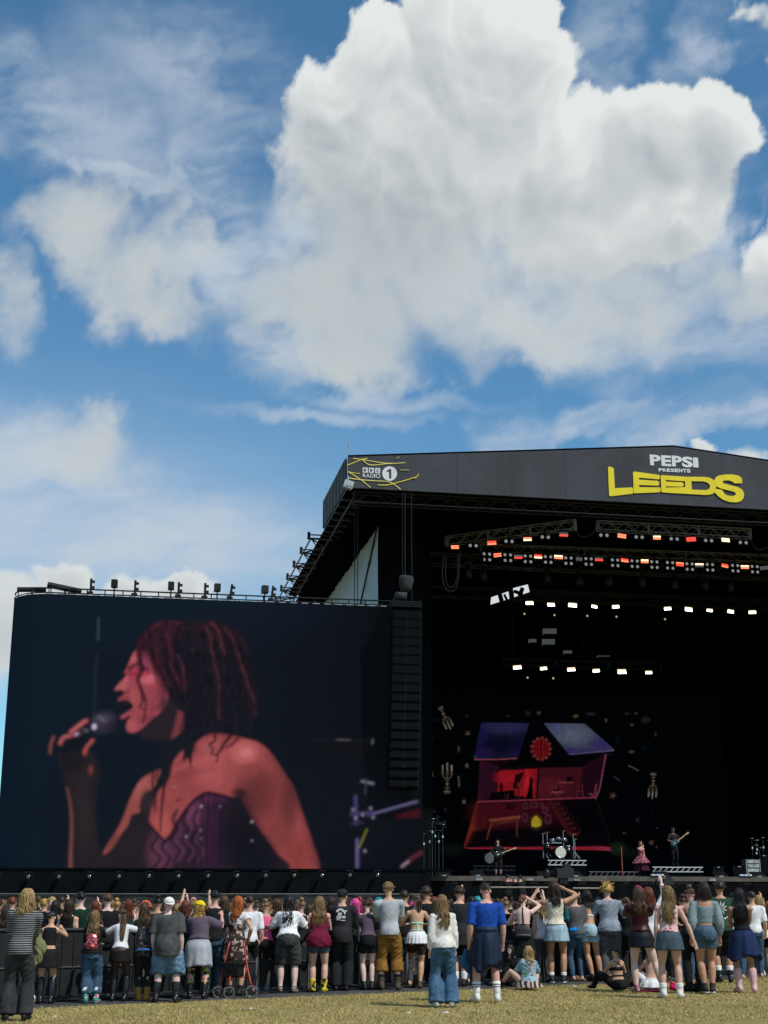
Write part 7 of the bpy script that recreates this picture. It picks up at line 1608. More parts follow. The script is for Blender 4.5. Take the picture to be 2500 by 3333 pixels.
# 39 green sun tee
o, p = mk('dark haired man in dark green tee with white sun print and black shorts', 2360, 3200, 2867, .0, fem=False, w=1.08, arms=('rail', 'rail'), feet=((-.10, 0), (.12, 0)))
p.body(o, SKINS['tan']); p.top(o, K['green'], .86, .48, .03, .02, sl_off=.03); p.trousers(o, K['black'], .55, .035, .02, name='shorts'); p.socks(o, SOCK, .10, .19, .010); p.shoes(o, LEATHER, .12, .018, 'boot'); p.hair(o, 'darkbrown', 'short', vol=.014, seed=127)
pcs = []
for k in range(9):
    a = k * 2 * pi / 9 + .3; c_, s_ = cos(a), sin(a); pcs.append([(-.03 + c_ * .05 - s_ * .014, 1.25 + s_ * .05 + c_ * .014), (-.03 + c_ * .085 - s_ * .012, 1.25 + s_ * .085 + c_ * .012), (-.03 + c_ * .125, 1.25 + s_ * .125), (-.03 + c_ * .08 + s_ * .012, 1.25 + s_ * .08 - c_ * .012), (-.03 + c_ * .05 + s_ * .014, 1.25 + s_ * .05 - c_ * .014)])
for r0, r1 in ((.036, .046), (.012, .022)): pcs += [[(-.03 + r0 * cos(a), 1.25 + r0 * sin(a)), (-.03 + r1 * cos(a), 1.25 + r1 * sin(a)), (-.03 + r1 * cos(a + .45), 1.25 + r1 * sin(a + .45)), (-.03 + r0 * cos(a + .45), 1.25 + r0 * sin(a + .45))] for a in np.arange(0, 6.2, .45)]
pcs += [blob(.04, 1.08, .03, .018), blob(-.04, 1.06, .05, .012), blob(.09, 1.1, .02, .015)]
tag(back_print(o, p, MATS['print_white'], pcs, .05, 'sun_print'), kind='stuff')
# 40 black top, navy jacket round waist
o, p = mk('woman with long black hair, bare arms and navy jacket tied at the waist, pink boots', 2430, 3232, 2893, -.05, lean=.04, arms=('fold', 'fold'), feet=((-.12, 0), (.14, -.02)), w=.98)
p.body(o, SKINS['tan']); p.top(o, K['black'], 1.0, 0, .012, .006, 1.36); p.trousers(o, K['black'], .3, .02, name='shorts'); p.skirt(o, cloth('jacket_navy_blue', (.012, .024, .075)), 1.02, .56, .10, amp=.022, name='tied_jacket', rag=.05, off=.025); p.shoes(o, PINKB, .30, .016, 'boot'); p.hair(o, 'black', 'long', .50, 110, seed=131)
# 41 right edge
o, p = mk('woman in black top and white skirt cut off by the right edge', 2492, 3180, 2915, .0, lean=.12, arms=('rail', 'rail'), feet=((-.05, 0), (.12, .05)))
p.body(o, SKINS['pale']); p.top(o, K['black'], .98, .3, .02); p.skirt(o, K['cream'], 1.0, .80, .06, 14, .01); p.trousers(o, K['black'], .34, .03, name='shorts'); p.shoes(o, WSHOE, .04); p.hair(o, 'blond', 'wavy', .30, 80, seed=137)
# ---- the sitting ones
o, p = mk('blond girl sitting on the ground in pale denim jacket with patches and zebra skirt', 1722, 3222, 3085, .25, tall=0, hip_z=.13, lean=.12, arms=('lap', 'lap'), feet=((-.45, .35), (.1, .5)), knees=((-.6, .3, .8), (.6, .3, .8)), head_yaw=-.5, head_pitch=.2, w=1.05); 
p.body(o, SKINS['fair']); p.top(o, denim('denim_jacket_pale', (.24, .36, .42)), .86, .93, .035, .03, sl_off=.03, wr=.006); p.skirt(o, pattern('zebra', 'zebra', (.030, .020, .018), (.45, .36, .31), 3.2), 1.0, .83, .08, amp=.01, off=.03); p.shoes(o, BSHOE); p.hair(o, 'blond', 'long', .28, 80, seed=141)
back_print(o, p, cloth('patch_peach', (.60, .30, .18)), [blob(.02, 1.27, .03, .02), blob(.0, 1.21, .018, .028), blob(.04, 1.12, .035, .02)], .062, 'patch'); back_print(o, p, cloth('patch_green', (.10, .30, .12)), [blob(-.08, 1.1, .03, .05)], .062, 'patch')
o, p = mk('dark haired girl sitting with her face turned to the field beside the denim jacket', 1672, 3208, 3066, pi - .5, hip_z=.13, lean=.22, arms=('lap', 'lap'), feet=((-.25, .42), (.2, .45)), knees=((-.6, .3, .8), (.6, .3, .8)), head_pitch=.3)
p.body(o, SKINS['pale']); p.face(o); p.top(o, K['black'], .86, .9, .02); p.trousers(o, K['black'], .98, .02); p.shoes(o, BSHOE); p.hair(o, 'black', 'long', .32, 80, seed=143)
o, p = mk('brown haired girl sitting half hidden at the foot of the barrier', 1688, 3198, 3045, pi + .3, hip_z=.13, lean=.1, arms=('lap', 'lap'), feet=((-.25, .42), (.2, .45)), knees=((-.6, .3, .8), (.6, .3, .8)), head_pitch=.25)
p.body(o, SKINS['fair']); p.face(o); p.top(o, K['black'], .86, .9, .02); p.trousers(o, K['black'], .98, .02); p.shoes(o, BSHOE); p.hair(o, 'darkbrown', 'long', .28, 70, seed=147)
o, p = mk('dark haired woman sitting on the grass in black cut-out top', 2014, 3226, 3080, .1, hip_z=.13, lean=.08, arms=('lap', 'lap'), feet=((-.3, .45), (.3, .45)), knees=((-.6, .3, .8), (.6, .3, .8)), head_yaw=-.5)
p.body(o, SKINS['warm']); p.band(o, K['black'], 1.20, 1.27, .010, 'chest_band'); p.band(o, K['black'], 1.08, 1.105, .010, 'back_band'); p.strap(o, K['black'], [(-.10, 1.40), (.0, 1.33), (.08, 1.26)], .012); p.top(o, K['black'], .84, -1, .03, .02, 1.0); p.trousers(o, K['black'], .98, .02); p.shoes(o, BSHOE); p.hair(o, 'black', 'lowbun', seed=151)
o, p = mk('bare backed woman with light brown hair sitting on the grass in white shorts', 2122, 3222, 3092, -.1, hip_z=.13, lean=.14, side=.05, arms=('lap', 'lap'), feet=((-.3, .45), (.3, .45)), knees=((-.6, .3, .8), (.6, .3, .8)), head_yaw=.6, head_pitch=.1)
p.body(o, SKINS['fair']); p.skirt(o, K['white'], 1.0, .83, .09, 10, .012, off=.02); p.trousers(o, K['white'], .35, .03, name='shorts'); p.shoes(o, BSHOE); p.hair(o, 'darkblond', 'pony', .24, seed=153)
# ---- bags and litter on the ground
loose('bright pink bag on the grass between the long bare legs', 'bag', 'bag', 2200, 3226, cloth('bag_pink', (.62, .015, .12)), [((0, 0, .07), (.13, .09, .08)), ((-.07, 0, .12), (.06, .06, .07)), ((.06, .02, .15), (.07, .05, .06)), ((.02, -.06, .05), (.1, .05, .06))], 0, vox=.015, wr=.012)
loose('black bag lying on the grass behind the cream boots', 'bag', 'bag', 2250, 3232, K['black'], [((0, 0, .08), (.2, .1, .08)), ((.12, 0, .1), (.1, .1, .1))], 0)
loose('crimson blanket corner under the sitting woman in white', 'blanket', 'blanket', 2110, 3228, cloth('blanket_crimson', (.35, .02, .07)), [((0, 0, .02), (.3, .2, .03))], 0)
loose('black rucksack leaning on the barrier beside the pale haired girl', 'bag', 'bag', 1652, 3214, K['black'], [((0, 0, .2), (.14, .1, .2)), ((0, -.08, .14), (.1, .05, .1))], 0)
loose('brown sandal shaped bag on the trackway below the blue cloth', 'bag', 'bag', 1888, 3196, mat('leather_brown', (.16, .07, .035), .6, .3, 8), [((0, 0, .05), (.15, .07, .05)), ((-.06, 0, .09), (.07, .05, .05)), ((.09, 0, .03), (.08, .05, .03))], 0, vox=.014, wr=.008)
for i, (px, py) in enumerate(((1328, 3300), (1450, 3299), (1870, 3212), (1922, 3210), (690, 3228), (815, 3286), (175, 3312))):
    g = ground(px, py); o = MB().box((0, 0, .012), (.07 + .02 * (i % 3), .05, .012), Matrix.Rotation(.2 * i, 3, 'Z')).box((.01, .01, .022), (.04, .035, .012), Matrix.Rotation(.7 * i, 3, 'Z')).build('litter', mat('litter_white', (.62, .60, .55), .8, .1, 20)); o.location = (g.x, g.y, .0)
    tag(o, ('small white scrap of litter near the bottom edge left of the wide jeans', 'small white scrap of litter below the wide jeans', 'flat white scrap at the trackway edge below the denim skirt', 'white scrap at the trackway edge left of the sitting woman in black', 'white scrap at the trackway edge by the wheeled walker', 'white scrap in the grass below the bare legs of the pink tee', 'white scrap in the grass near the striped man')[i], 'litter', 'litter on the grass')

# ------------------------------------------------------------------ the packed crowd between barrier and stage
def crowd():
    tpl = []
    specs = [dict(fem=True, arms=('down', 'down'), style='long'), dict(fem=False, arms=('down', 'down'), style='short'), dict(fem=True, arms=('down', 'up'), style='wavy'), dict(fem=True, arms=('fold', 'fold'), style='bun'),
             dict(fem=True, arms=('phone', 'phone'), style='long'), dict(fem=False, arms=('up', 'up'), style='short'), dict(fem=True, arms=('head', 'down'), style='curlylong'), dict(fem=False, arms=('fold', 'down'), style='short')]
    for i, sp in enumerate(specs):
        root = empty('person'); p = Person(h=1.68 if sp['fem'] else 1.76, fem=sp['fem'], arms=sp['arms'], vox=.024, head_yaw=(i % 3 - 1) * .3)
        p.body(root, SKINS['fair']); p.top(root, K['black'], .88, 0 if i in (0, 3, 6) else .45, .018, vox=.024); p.trousers(root, K['black'], .98, .02, vox=.026); p.hair(root, 'brown', sp['style'], .34, 40, seed=200 + i)
        tpl.append((root, sp))
    flush()
    r = random.Random(12); hairs = ['brown', 'darkbrown', 'black', 'blond', 'darkblond', 'darkblond', 'brown', 'auburn', 'darkbrown', 'gold', 'redbrown', 'brown']
    topc = ['black', 'black', 'black', 'softblack', 'black', 'softblack', 'grey', 'burgundy', 'navyknit', 'white', 'green', 'black', 'black', 'plum', 'palegrey', 'black']
    used = set(); seen = {}
    spots = []
    for row in range(7):
        off = 2.3 + row * 1.2 + .08 * row * row
        n = 29 + row * 2
        for j in range(n):
            u = -5.5 + (j + r.uniform(.1, .9)) * (29.0 / n) - row * .2
            q_ = along(u, off + r.uniform(-.35, .35))
            if abs(q_.x) < q_.y * .292 + .4: spots.append((q_, row))
    for k, (q_, row) in enumerate(spots):
        ti = r.choice((2, 4, 5, 6)) if r.random() < .09 else r.choice((0, 1, 3, 7, 0, 3)); root, sp = tpl[ti]
        hc = r.choice(hairs); tc_ = r.choice(topc)
        if k == 9: hc = 'pink'
        if k == 11: hc = 'teal'
        if ti in used: o = copy_tree(root)
        else: o = root; used.add(ti)
        o.location = q_; o.rotation_euler[2] = r.uniform(-.45, .45); sc = r.uniform(.90, 1.0) * .965; o.scale = (sc, sc, sc)
        sk_ = r.choice(('fair', 'pale', 'rosy', 'warm', 'tan', 'fair'))
        for ch in o.children:
            nm = ch.name.split('.')[0]; m_ = {'body': SKINS[sk_], 'hair': hair_mat(hc), 'shirt': K[tc_], 'trousers': K['black']}.get(nm)
            if m_ and ch.material_slots: ch.material_slots[0].link = 'OBJECT'; ch.material_slots[0].material = m_
        act = {('down', 'down'): 'standing', ('down', 'up'): 'one hand raised', ('fold', 'fold'): 'arms folded', ('phone', 'phone'): 'hands in front', ('up', 'up'): 'both hands raised', ('head', 'down'): 'hand at head', ('fold', 'down'): 'one arm bent'}[sp['arms']]
        side = ('far left', 'left', 'left centre', 'centre', 'right centre', 'right', 'far right')[min(6, max(0, int((q_.x / q_.y / .29 + 1) / 2 * 7)))]
        rown = ('nearest row', 'second row', 'third row', 'fourth row', 'fifth row', 'sixth row', 'seventh row', 'last row')[row]
        hn = {'darkbrown': 'dark brown', 'darkblond': 'dark blond', 'redbrown': 'dark red', 'gold': 'golden'}.get(hc, hc); tn = {'softblack': 'black', 'palegrey': 'pale grey', 'paleblue': 'pale blue', 'navyknit': 'navy', 'peach': 'peach'}.get(tc_, tc_)
        lb = '%s haired person in %s top, %s, crowd %s, %s' % (hn, tn, act, rown, side)
        if lb in seen: lb = '%s haired onlooker in %s top, %s, crowd %s, %s' % (hn, tn, act, rown, side)
        while lb in seen: lb = lb.replace('haired', 'headed', 1) if 'haired' in lb else lb + ' too'
        seen[lb] = 1; tag(o, lb, 'person', 'packed crowd beyond the barrier')
    GAPS = [(206, 3252, 0, 'darkbrown', 'black'), (245, 3246, 1, 'black', 'darkgreen'), (335, 3250, 7, 'brown', 'black'), (500, 3246, 3, 'black', 'black'), (592, 3250, 0, 'auburn', 'darkgreen'), (690, 3244, 7, 'black', 'black'), (720, 3236, 0, 'brown', 'softblack'), (806, 3232, 1, 'darkbrown', 'white'), (895, 3222, 0, 'brown', 'black'), (975, 3224, 3, 'darkblond', 'softblack'), (1075, 3220, 0, 'darkbrown', 'black'), (1155, 3216, 0, 'pink', 'palegrey'), (1232, 3214, 0, 'teal', 'burgundy'), (1318, 3212, 7, 'darkbrown', 'black'), (1458, 3206, 0, 'brown', 'black'), (1540, 3204, 1, 'black', 'softblack'), (1650, 3202, 3, 'darkblond', 'black'), (1770, 3198, 0, 'blond', 'white'), (1880, 3196, 7, 'darkbrown', 'grey'), (1955, 3192, 0, 'black', 'black'), (2050, 3194, 1, 'brown', 'black'), (2165, 3194, 0, 'blond', 'white'), (2235, 3202, 3, 'redbrown', 'black'), (2405, 3190, 7, 'black', 'white'), (2465, 3186, 1, 'darkbrown', 'white')]
    for k, (px, pf, ti, hc, tc_) in enumerate(GAPS):
        root, sp = tpl[ti]; o = copy_tree(root); g = ground(px, pf); o.location = (g.x, g.y, .012); o.rotation_euler[2] = r.uniform(-.3, .3); sc = r.uniform(.93, 1.01); o.scale = (sc, sc, sc)
        for ch in o.children:
            nm = ch.name.split('.')[0]; m_ = {'body': SKINS[r.choice(('fair', 'pale', 'warm'))], 'hair': hair_mat(hc), 'shirt': K[tc_], 'trousers': K[r.choice(('black', 'softblack', 'greypants', 'midjeans'))]}.get(nm)
            if m_ and ch.material_slots: ch.material_slots[0].link = 'OBJECT'; ch.material_slots[0].material = m_
        tn = {'softblack': 'faded black', 'darkgreen': 'bottle green', 'palegrey': 'pale grey'}.get(tc_, tc_); hn = {'darkbrown': 'dark brown', 'darkblond': 'dark blond', 'redbrown': 'dark red'}.get(hc, hc)
        tag(o, '%s haired onlooker in %s top squeezed into the barrier row, %s such from left' % (hn.split()[-1], tn.split()[-1], NUMW(k).replace(' ', '-')), 'person', 'onlookers squeezed in at the barrier')
    for (root, sp) in [t for i, t in enumerate(tpl) if i not in used]:
        for ch in list(root.children): bpy.data.objects.remove(ch)
        bpy.data.objects.remove(root)
crowd()
# ------------------------------------------------------------------ on the stage
CHROME = mat('chrome', (.55, .55, .56), .2, .05, 9, metal=1.0); GLOSS = mat('gloss_black', (.008, .008, .009), .15, .1, 6, spec=.6); SILVER = mat('riser_silver', (.55, .55, .54), .4, .1, 9, metal=.3)
RIGDIM = mat('riser_dim', (.10, .10, .10), .5, .2, 6)
DHEAD = mat('drum_head', (.62, .60, .52), .6, .1, 9); DHEADG = mat('drum_head_dim', (.10, .10, .10), .6, .2, 9)
def riser(label, px0, px1, py_top, t, depth=2.2, group='stage risers', SILVER=SILVER):
    s0, zt = st(px0, py_top, t); s1, _ = st(px1, py_top, t); w = s1 - s0; o = on_stage('riser', label, 'riser', s0, t, 0, 0, group); h = zt - DECK
    MB().box((w / 2, depth / 2, DECK + h / 2 - .06), (w, depth, max(.05, h - .12))).build('skirt', PITCHBLACK, o)
    MB().box((w / 2, depth / 2, zt - .03), (w + .02, depth, .06)).build('platform', PITCHBLACK, o)
    b = MB(); n = max(6, int(w / .26)); b.box((w / 2, -.03, zt - .02), (w, .03, .045)); b.box((w / 2, -.03, zt - .22), (w, .03, .045)); b.build('edge_rail', SILVER, o)
    for i in range(n):
        x0, x1 = w * i / n, w * (i + .75) / n; MB().bar((x0 + .03, -.03, zt - .21), (x1, -.03, zt - .03), .02, 5).build('lattice_bar', SILVER, o)
    return s0, s1, zt
def drumkit(label, px, py, t, r, head, full=True):
    s_, z_ = st(px, py, t); o = on_stage('drum_kit', label, 'drums', s_, t, z_ - r)
    bd = empty('bass_drum', (0, 0, r)); bd.parent = o
    MB().cyl((0, .25, 0), r, .5, 28, 'y').build('shell', GLOSS, bd, True); MB().cyl((0, -.015, 0), r * .93, .02, 28, 'y').build('drum_skin', head, bd)
    ring = [(r * .97 * cos(a * pi / 14), -.02, r * .97 * sin(a * pi / 14)) for a in range(29)]; MB().tube(ring, [.018] * 29, 6).build('hoop', CHROME if full else GLOSS, bd, True)
    if not full: return o
    for (x, y, z, rr, hh) in ((-.34, .2, .78, .15, .16), (-.05, .15, .86, .14, .15), (.24, .2, .82, .15, .16), (.5, .5, .36, .21, .36), (-.5, .55, .46, .18, .16), (-.62, .1, .5, .17, .3)):
        d = empty('tom', (x, y, z)); d.parent = o; d.rotation_euler = (-.25, 0, 0); MB().cyl((0, 0, 0), rr, hh, 20).build('shell', mat('drum_clear', (.10, .10, .11), .15, .1, 9, spec=.6) if z > .7 else GLOSS, d, True); MB().cyl((0, 0, hh / 2), rr * .96, .012, 20).build('drum_skin', DHEADG, d); MB().cyl((0, 0, hh / 2 - .02), rr * 1.03, .03, 20).build('hoop', CHROME, d, True)
    for (x, y, z, rr) in ((-.78, .2, 1.12, .22), (.72, .25, 1.1, .24), (.38, .7, 1.28, .2), (-.42, .7, 1.2, .2), (.9, .6, .9, .2)):
        c = empty('cymbal_stand', (x, y, 0)); c.parent = o; MB().bar((0, 0, 0), (0, 0, z), .014, 6).bar((0, 0, .3), (.2, -.15, 0), .012, 5).bar((0, 0, .3), (-.2, -.15, 0), .012, 5).bar((0, 0, .3), (0, .25, 0), .012, 5).build('stand', CHROME, c)
        MB().tube([(0, 0, z - .005), (0, 0, z + .015), (0, 0, z + .03)], [rr, rr * .4, .03], 20).build('cymbal', mat('bronze', (.30, .22, .10), .3, .1, 9, metal=.9), c, True)
    MB().box((-.15, .1, .7), (.5, .02, .03)).build('tom_mount', CHROME, o)
    return o
s0, s1, zt = riser('drum riser with silver lattice edge in front of the doll house', 1783, 1908, 2799, 4.0, 3.0)
drumkit('drum kit with cream bass drum head on the lattice edged riser', 1825, 2774, 4.6, .27, DHEAD)
riser('low black riser left of the drum kit', 1540, 1678, 2817, 4.5, 2.0, SILVER=STEEL)
drumkit('dim grey bass drum standing behind the left stage guitarist', 1594, 2793, 7.0, .26, DHEADG, False)
riser('right riser with silver lattice edge under the guitarist', 2123, 2287, 2821, 2.6, 2.4)
riser('long low silver edged riser behind the singer', 1915, 2125, 2836, 4.0, 1.5, SILVER=RIGDIM)
def stand_on(px, py, t):
    s_, z_ = st(px, py, t); return s_, z_
# singer
s_, z_ = stand_on(2090, 2856, .9); root = on_stage('person', 'singer in patterned pink and black dress holding a microphone on stage', 'person', s_, .9, DECK, pi + .15)
p = Person(h=1.55, w=.98, arms=(('x',), 'down') if False else ('down', ((.02, .17, 1.30), (1, -.1, -.8))), head_yaw=.2); p.body(root, SKINS['rosy']); p.face(root)
DRESS = pattern('dress_pink_black', 'blotch', (.10, .02, .035), (.45, .14, .18), 14, .7, (.03, .01, .02)); p.top(root, DRESS, .98, -1, .012, .004, 1.30); p.skirt(root, DRESS, 1.04, .66, .22, amp=.04, rag=.02); p.skirt(root, cloth('tulle_dark', (.045, .008, .02)), .90, .30, .18, amp=.05, name='underskirt'); p.shoes(root, LEATHER, .3, .012, 'boot'); p.hair(root, 'auburn', 'wavy', .28, 60, .01, seed=301)
m_ = MB().bar((0, 0, 0), (.0, -.01, .12), .012, 8).ell((0, -.012, .15), (.028, .028, .032), 10, 8).build('microphone', GLOSS, None, True)
m_.location = root.matrix_basis @ Vector((.02, .2, 1.33)); tag(m_, 'black hand microphone at the mouth of the singer on stage', 'microphone')
s_, z_ = stand_on(2027, 2858, .8); o = on_stage('microphone_stand', 'straight red wrapped microphone stand left of the singer', 'stand', s_, .8, DECK)
MB().bar((0, 0, 0), (0, 0, 1.3), .022, 8).build('pole', mat('wrap_red', (.30, .09, .07), .6, .5, 30), o); MB().cyl((0, 0, .015), .14, .03, 18).build('base', GLOSS, o)
# guitarist
s_, z_ = stand_on(2196, 2817, 3.6); root = on_stage('person', 'guitarist in black printed tee playing on the right riser', 'person', s_, 3.6, z_, pi + .1)
p = Person(h=1.72, fem=False, w=1.0, arms=(((-.34, .22, 1.20), (-.6, -.3, -.8)), ((.12, .22, 1.06), (1, -.4, -.3))), head_pitch=.2); p.body(root, SKINS['brown']); p.face(root); p.top(root, K['softblack'], .86, .4, .02); p.trousers(root, K['black'], .98, .02); p.shoes(root, BSHOE); p.hair(root, 'black', 'short', seed=305)
def guitar(label, mtx, col):
    o = empty('electric_guitar'); o.matrix_world = mtx; tag(o, label, 'guitar')
    b = MB(); b.ell((0, 0, 0), (.17, .03, .14), 14, 8); b.ell((-.12, 0, .0), (.13, .03, .17), 14, 8); b.ell((.10, 0, .07), (.12, .025, .04), 10, 6); b.ell((.10, 0, -.07), (.10, .025, .04), 10, 6); queue(b, 'guitar_body', col, o, .012, 2)
    MB().box((.42, .02, 0), (.58, .022, .045)).build('neck', mat('maple', (.42, .30, .16), .5, .1, 9), o); MB().box((.75, .02, .012), (.14, .02, .075)).build('headstock', mat('maple', (.42, .30, .16)), o); MB().box((-.06, .035, 0), (.1, .012, .05)).build('pickup', CHROME, o)
    return o
guitar('dark teal electric guitar held by the guitarist on the right riser', Matrix.Translation(S(s_, 3.36, z_ + 1.03)) @ Matrix.Rotation(TH, 4, 'Z') @ Matrix.Rotation(pi, 4, 'X') @ Matrix.Rotation(.62, 4, 'Y'), mat('guitar_teal', (.012, .05, .07), .25, .1, 5, spec=.6))
# left guitarist
s_, z_ = stand_on(1622, 2850, 1.6); root = on_stage('person', 'dim figure in black with bare calves playing guitar on the left of the stage', 'person', s_, 1.6, DECK, pi - .2)
p = Person(h=1.6, fem=True, w=1.0, arms=(((-.32, .22, 1.18), (-.6, -.3, -.8)), ((.12, .22, 1.02), (1, -.4, -.3)))); p.body(root, SKINS['fair']); p.face(root); p.top(root, K['black'], .8, .9, .03); p.trousers(root, K['black'], .62, .03); p.shoes(root, BSHOE); p.hair(root, 'black', 'long', .3, 60, seed=307)
guitar('pale necked guitar held by the dim figure on the left of the stage', Matrix.Translation(S(s_, 1.34, DECK + .98)) @ Matrix.Rotation(TH, 4, 'Z') @ Matrix.Rotation(pi, 4, 'X') @ Matrix.Rotation(.35, 4, 'Y') @ Matrix.Rotation(0, 4, 'Z'), GLOSS)
# photographers in the pit
for i, (px, rz_) in enumerate(((1652, -.6), (1700, .3))):
    s_, z_ = st(px, 2905, -2.0); root = on_stage('person', ('camera operator in black with headset in the pit, left of the pair', 'second camera operator in black leaning over a camera in the pit')[i], 'person', s_, -2.0, .9, rz_)
    p = Person(h=1.72, fem=False, w=1.1, lean=.1 + .15 * i, arms=('phone', 'phone')); p.body(root, SKINS['rosy']); p.top(root, K['black'], .84, .9, .03); p.trousers(root, K['black'], .98, .03); p.shoes(root, BSHOE); p.hair(root, 'black', 'short', seed=311 + i)
s_, z_ = st(1676, 2920, -2.0); o = on_stage('camera_platform', 'black platform carrying the camera operators in the pit', 'platform', s_, -2.0, 0); MB().box((0, 0, .44), (2.6, 1.6, .88)).build('deck', PITCHBLACK, o); MB().bar((-1.3, -.8, .9), (-1.3, -.8, .2), .03).bar((1.3, -.8, .9), (1.3, -.8, .2), .03).build('leg_tube', STEEL, o)
def broadcast_camera(label, px, py, t, k=1.0, z0=0):
    s_, z_ = st(px, py, t); o = on_stage('broadcast_camera', label, 'camera', s_, t, z_)
    MB().box((.1 * k, 0, 0), (.62 * k, .3 * k, .34 * k)).build('camera_body', HANG, o); MB().tube([(-.2 * k, 0, 0), (-.48 * k, 0, -.01), (-.5 * k, 0, -.01), (-.62 * k, 0, -.01)], [.11 * k, .13 * k, .17 * k, .18 * k], 14).build('lens', GLOSS, o, True); MB().box((.2 * k, 0, .24 * k), (.26 * k, .2 * k, .14 * k)).build('viewfinder', HANG, o)
    MB().box((.05, 0, -.26 * k), (.3 * k, .22 * k, .18 * k)).bar((.05, 0, -.3 * k), (.05, 0, -(z_ - z0)), .08, 8).build('pedestal', STEEL, o); MB().bar((.3 * k, .1, -.1), (.75 * k, .15, -.25), .02, 6).build('pan_bar', STEEL, o)
broadcast_camera('large dark broadcast camera on a pedestal before the drum riser', 1828, 2842, -3.0, 1.15)
broadcast_camera('small dark camera in the pit behind the raised hands on the right', 2168, 2870, -3.0, .7)
for i, (px0, px1, py) in enumerate(((1596, 1800, 2888), (1865, 1962, 2891))):
    s0, z_ = st(px0, py, -4); s1, _ = st(px1, py, -4); o = on_stage('pit_rail', ('long pale hand rail in the pit below the drums', 'short pale hand rail in the pit below the singer')[i], 'rail', s0, -4, 0)
    MB().bar((0, 0, z_), (s1 - s0, 0, z_), .028, 8).build('rail', mat('rail_pale', (.24, .22, .19), .5, .2, 5), o)
    for k in range(4 if i == 0 else 3): MB().bar(((s1 - s0) * k / (3 if i == 0 else 2), 0, 0), ((s1 - s0) * k / (3 if i == 0 else 2), 0, z_), .022, 6).build('post', STEEL, o)
# amplifiers, cases, monitors, pedals
def amp(label, px0, px1, py0, py1, t, name='amplifier', silver=False):
    s0, z0 = st(px0, py1, t); s1, z1 = st(px1, py0, t); z0 = max(DECK, min(z0, DECK + .05)) ; w, h = s1 - s0, z1 - z0; o = on_stage(name, label, name.replace('_', ' '), s0, t, z0)
    MB().box((w / 2, .25, h / 2), (w, .5, h)).build('case', mat('flight_case', (.10, .10, .105), .5, .3, 6) if silver else PITCHBLACK, o)
    for x in (0, w): MB().box((x, 0, h / 2), (.03, .03, h)).build('corner_strip', ALU if silver else STEEL, o)
    n = 4 if silver else 1
    for k in range(n): MB().box((w / 2, -.012, h * (k + .5) / n), (w * .84, .02, h / n * .7)).build('panel', mat('rack_face', (.34, .36, .36), .4, .7, 9) if silver else GRILL, o)
    MB().box((w / 2, -.02, h * .93), (w * .3, .02, .03)).build('handle', ALU, o)
amp('tall pale equipment rack at the right of the stage', 2432, 2472, 2797, 2852, 2.0, 'equipment_rack', True)
amp('black amplifier cabinet beside the tall rack', 2391, 2424, 2818, 2860, 1.6)
amp('black amplifier with slanting keyboard left of the amplifier pair', 2326, 2352, 2820, 2860, 1.6)
amp('black box at the right edge of the stage', 2478, 2500, 2780, 2855, 2.6)
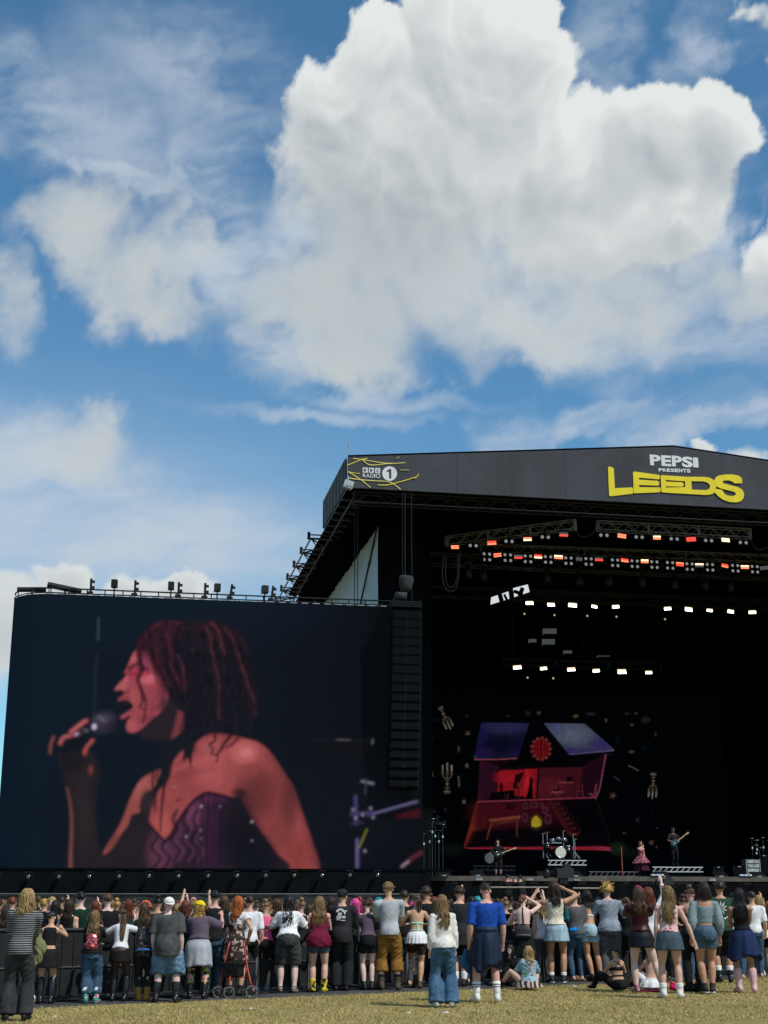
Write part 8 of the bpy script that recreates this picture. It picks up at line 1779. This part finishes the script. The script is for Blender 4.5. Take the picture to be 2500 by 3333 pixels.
for i, (px, py, t) in enumerate(((1880, 2858, .45), (1778, 2858, .45), (2165, 2858, .45), (2355, 2858, .45), (2480, 2862, .45), (1450, 2858, .45), (1560, 2860, .45))):
    s_, z_ = st(px, py, t); o = on_stage('monitor_wedge', NUM[i] + ' black floor monitor wedge along the stage edge, in plan order', 'loudspeaker', s_, t + .4, DECK, 0, 'stage monitors')
    MB().add([(-.3, -.2, 0), (.3, -.2, 0), (.3, .2, 0), (-.3, .2, 0), (-.3, -.16, .1), (.3, -.16, .1), (.3, .16, .26), (-.3, .16, .26)], [(0, 3, 2, 1), (4, 5, 6, 7), (0, 1, 5, 4), (2, 3, 7, 6), (0, 4, 7, 3), (1, 2, 6, 5)]).build('cabinet', PAB, o); MB().box((0, -.19, .05), (.2, .02, .04)).build('handle', ALU, o)
PLED = emis('pedal_light', (.8, .9, 1.0), .8); PBLU = emis('pedal_blue', (.15, .35, .9), 1.2)
for i, (px, py) in enumerate(((1794, 2857), (2140, 2858), (2428, 2862))):
    s_, z_ = st(px, py, .2); o = on_stage('pedal_board', ('pedal board with small lights below the drum riser', 'pedal board with blue light right of the singer', 'pedal board with a row of lights below the tall rack')[i], 'pedal board', s_, .25, DECK + .02)
    MB().box((0, .1, .02), (.62, .3, .04)).build('tray', GLOSS, o)
    for k in range(6): MB().box((-.26 + k * .105, -.02, .075), (.07, .05, .055)).build('pedal', PBLU if k == (5 if i == 0 else 2) else (PLED if k % 2 else ALU), o)
for i, px in enumerate((1560, 1725, 1880, 2320)):
    s_, z_ = st(px, 2861, .1); o = on_stage('edge_light', NUM[i] + ' small pale fixture from the left clipped to the stage edge', 'light', s_, .16, DECK - .12, 0, 'fixtures on the stage edge'); MB().box((0, 0, 0), (.3, .07, .07)).box((0, -.03, .045), (.22, .05, .03)).build('fixture', ALU, o)
def boom_cluster(label, px, py, t, n, seed, h):
    s_, z_ = st(px, py, t); o = on_stage('percussion_stand', label, 'stand', s_, t, DECK); r = random.Random(seed)
    for k in range(n):
        x, y = r.uniform(-.5, .5), r.uniform(-.2, .4); z = h * r.uniform(.6, 1.0); MB().bar((x, y, 0), (x, y, z), .016, 6).bar((x, y, z), (x + r.uniform(-.5, .3), y - .1, z + r.uniform(-.1, .25)), .012, 6).build('boom', GLOSS, o)
        MB().tube([(x, y, z + .08), (x, y, z + .1), (x, y, z + .12)], [r.uniform(.10, .2), .06, .02], 16).build('cymbal', CHROME, o, True); MB().box((x, y, z * .8), (.07, .07, .1)).build('clamp', CHROME, o)
boom_cluster('tall dark cluster of percussion stands at the left of the stage', 1420, 2850, 3.0, 6, 3, 2.6)
boom_cluster('bright chromed percussion stands at the right edge of the stage', 2480, 2850, 3.4, 6, 9, 2.0)
flush()
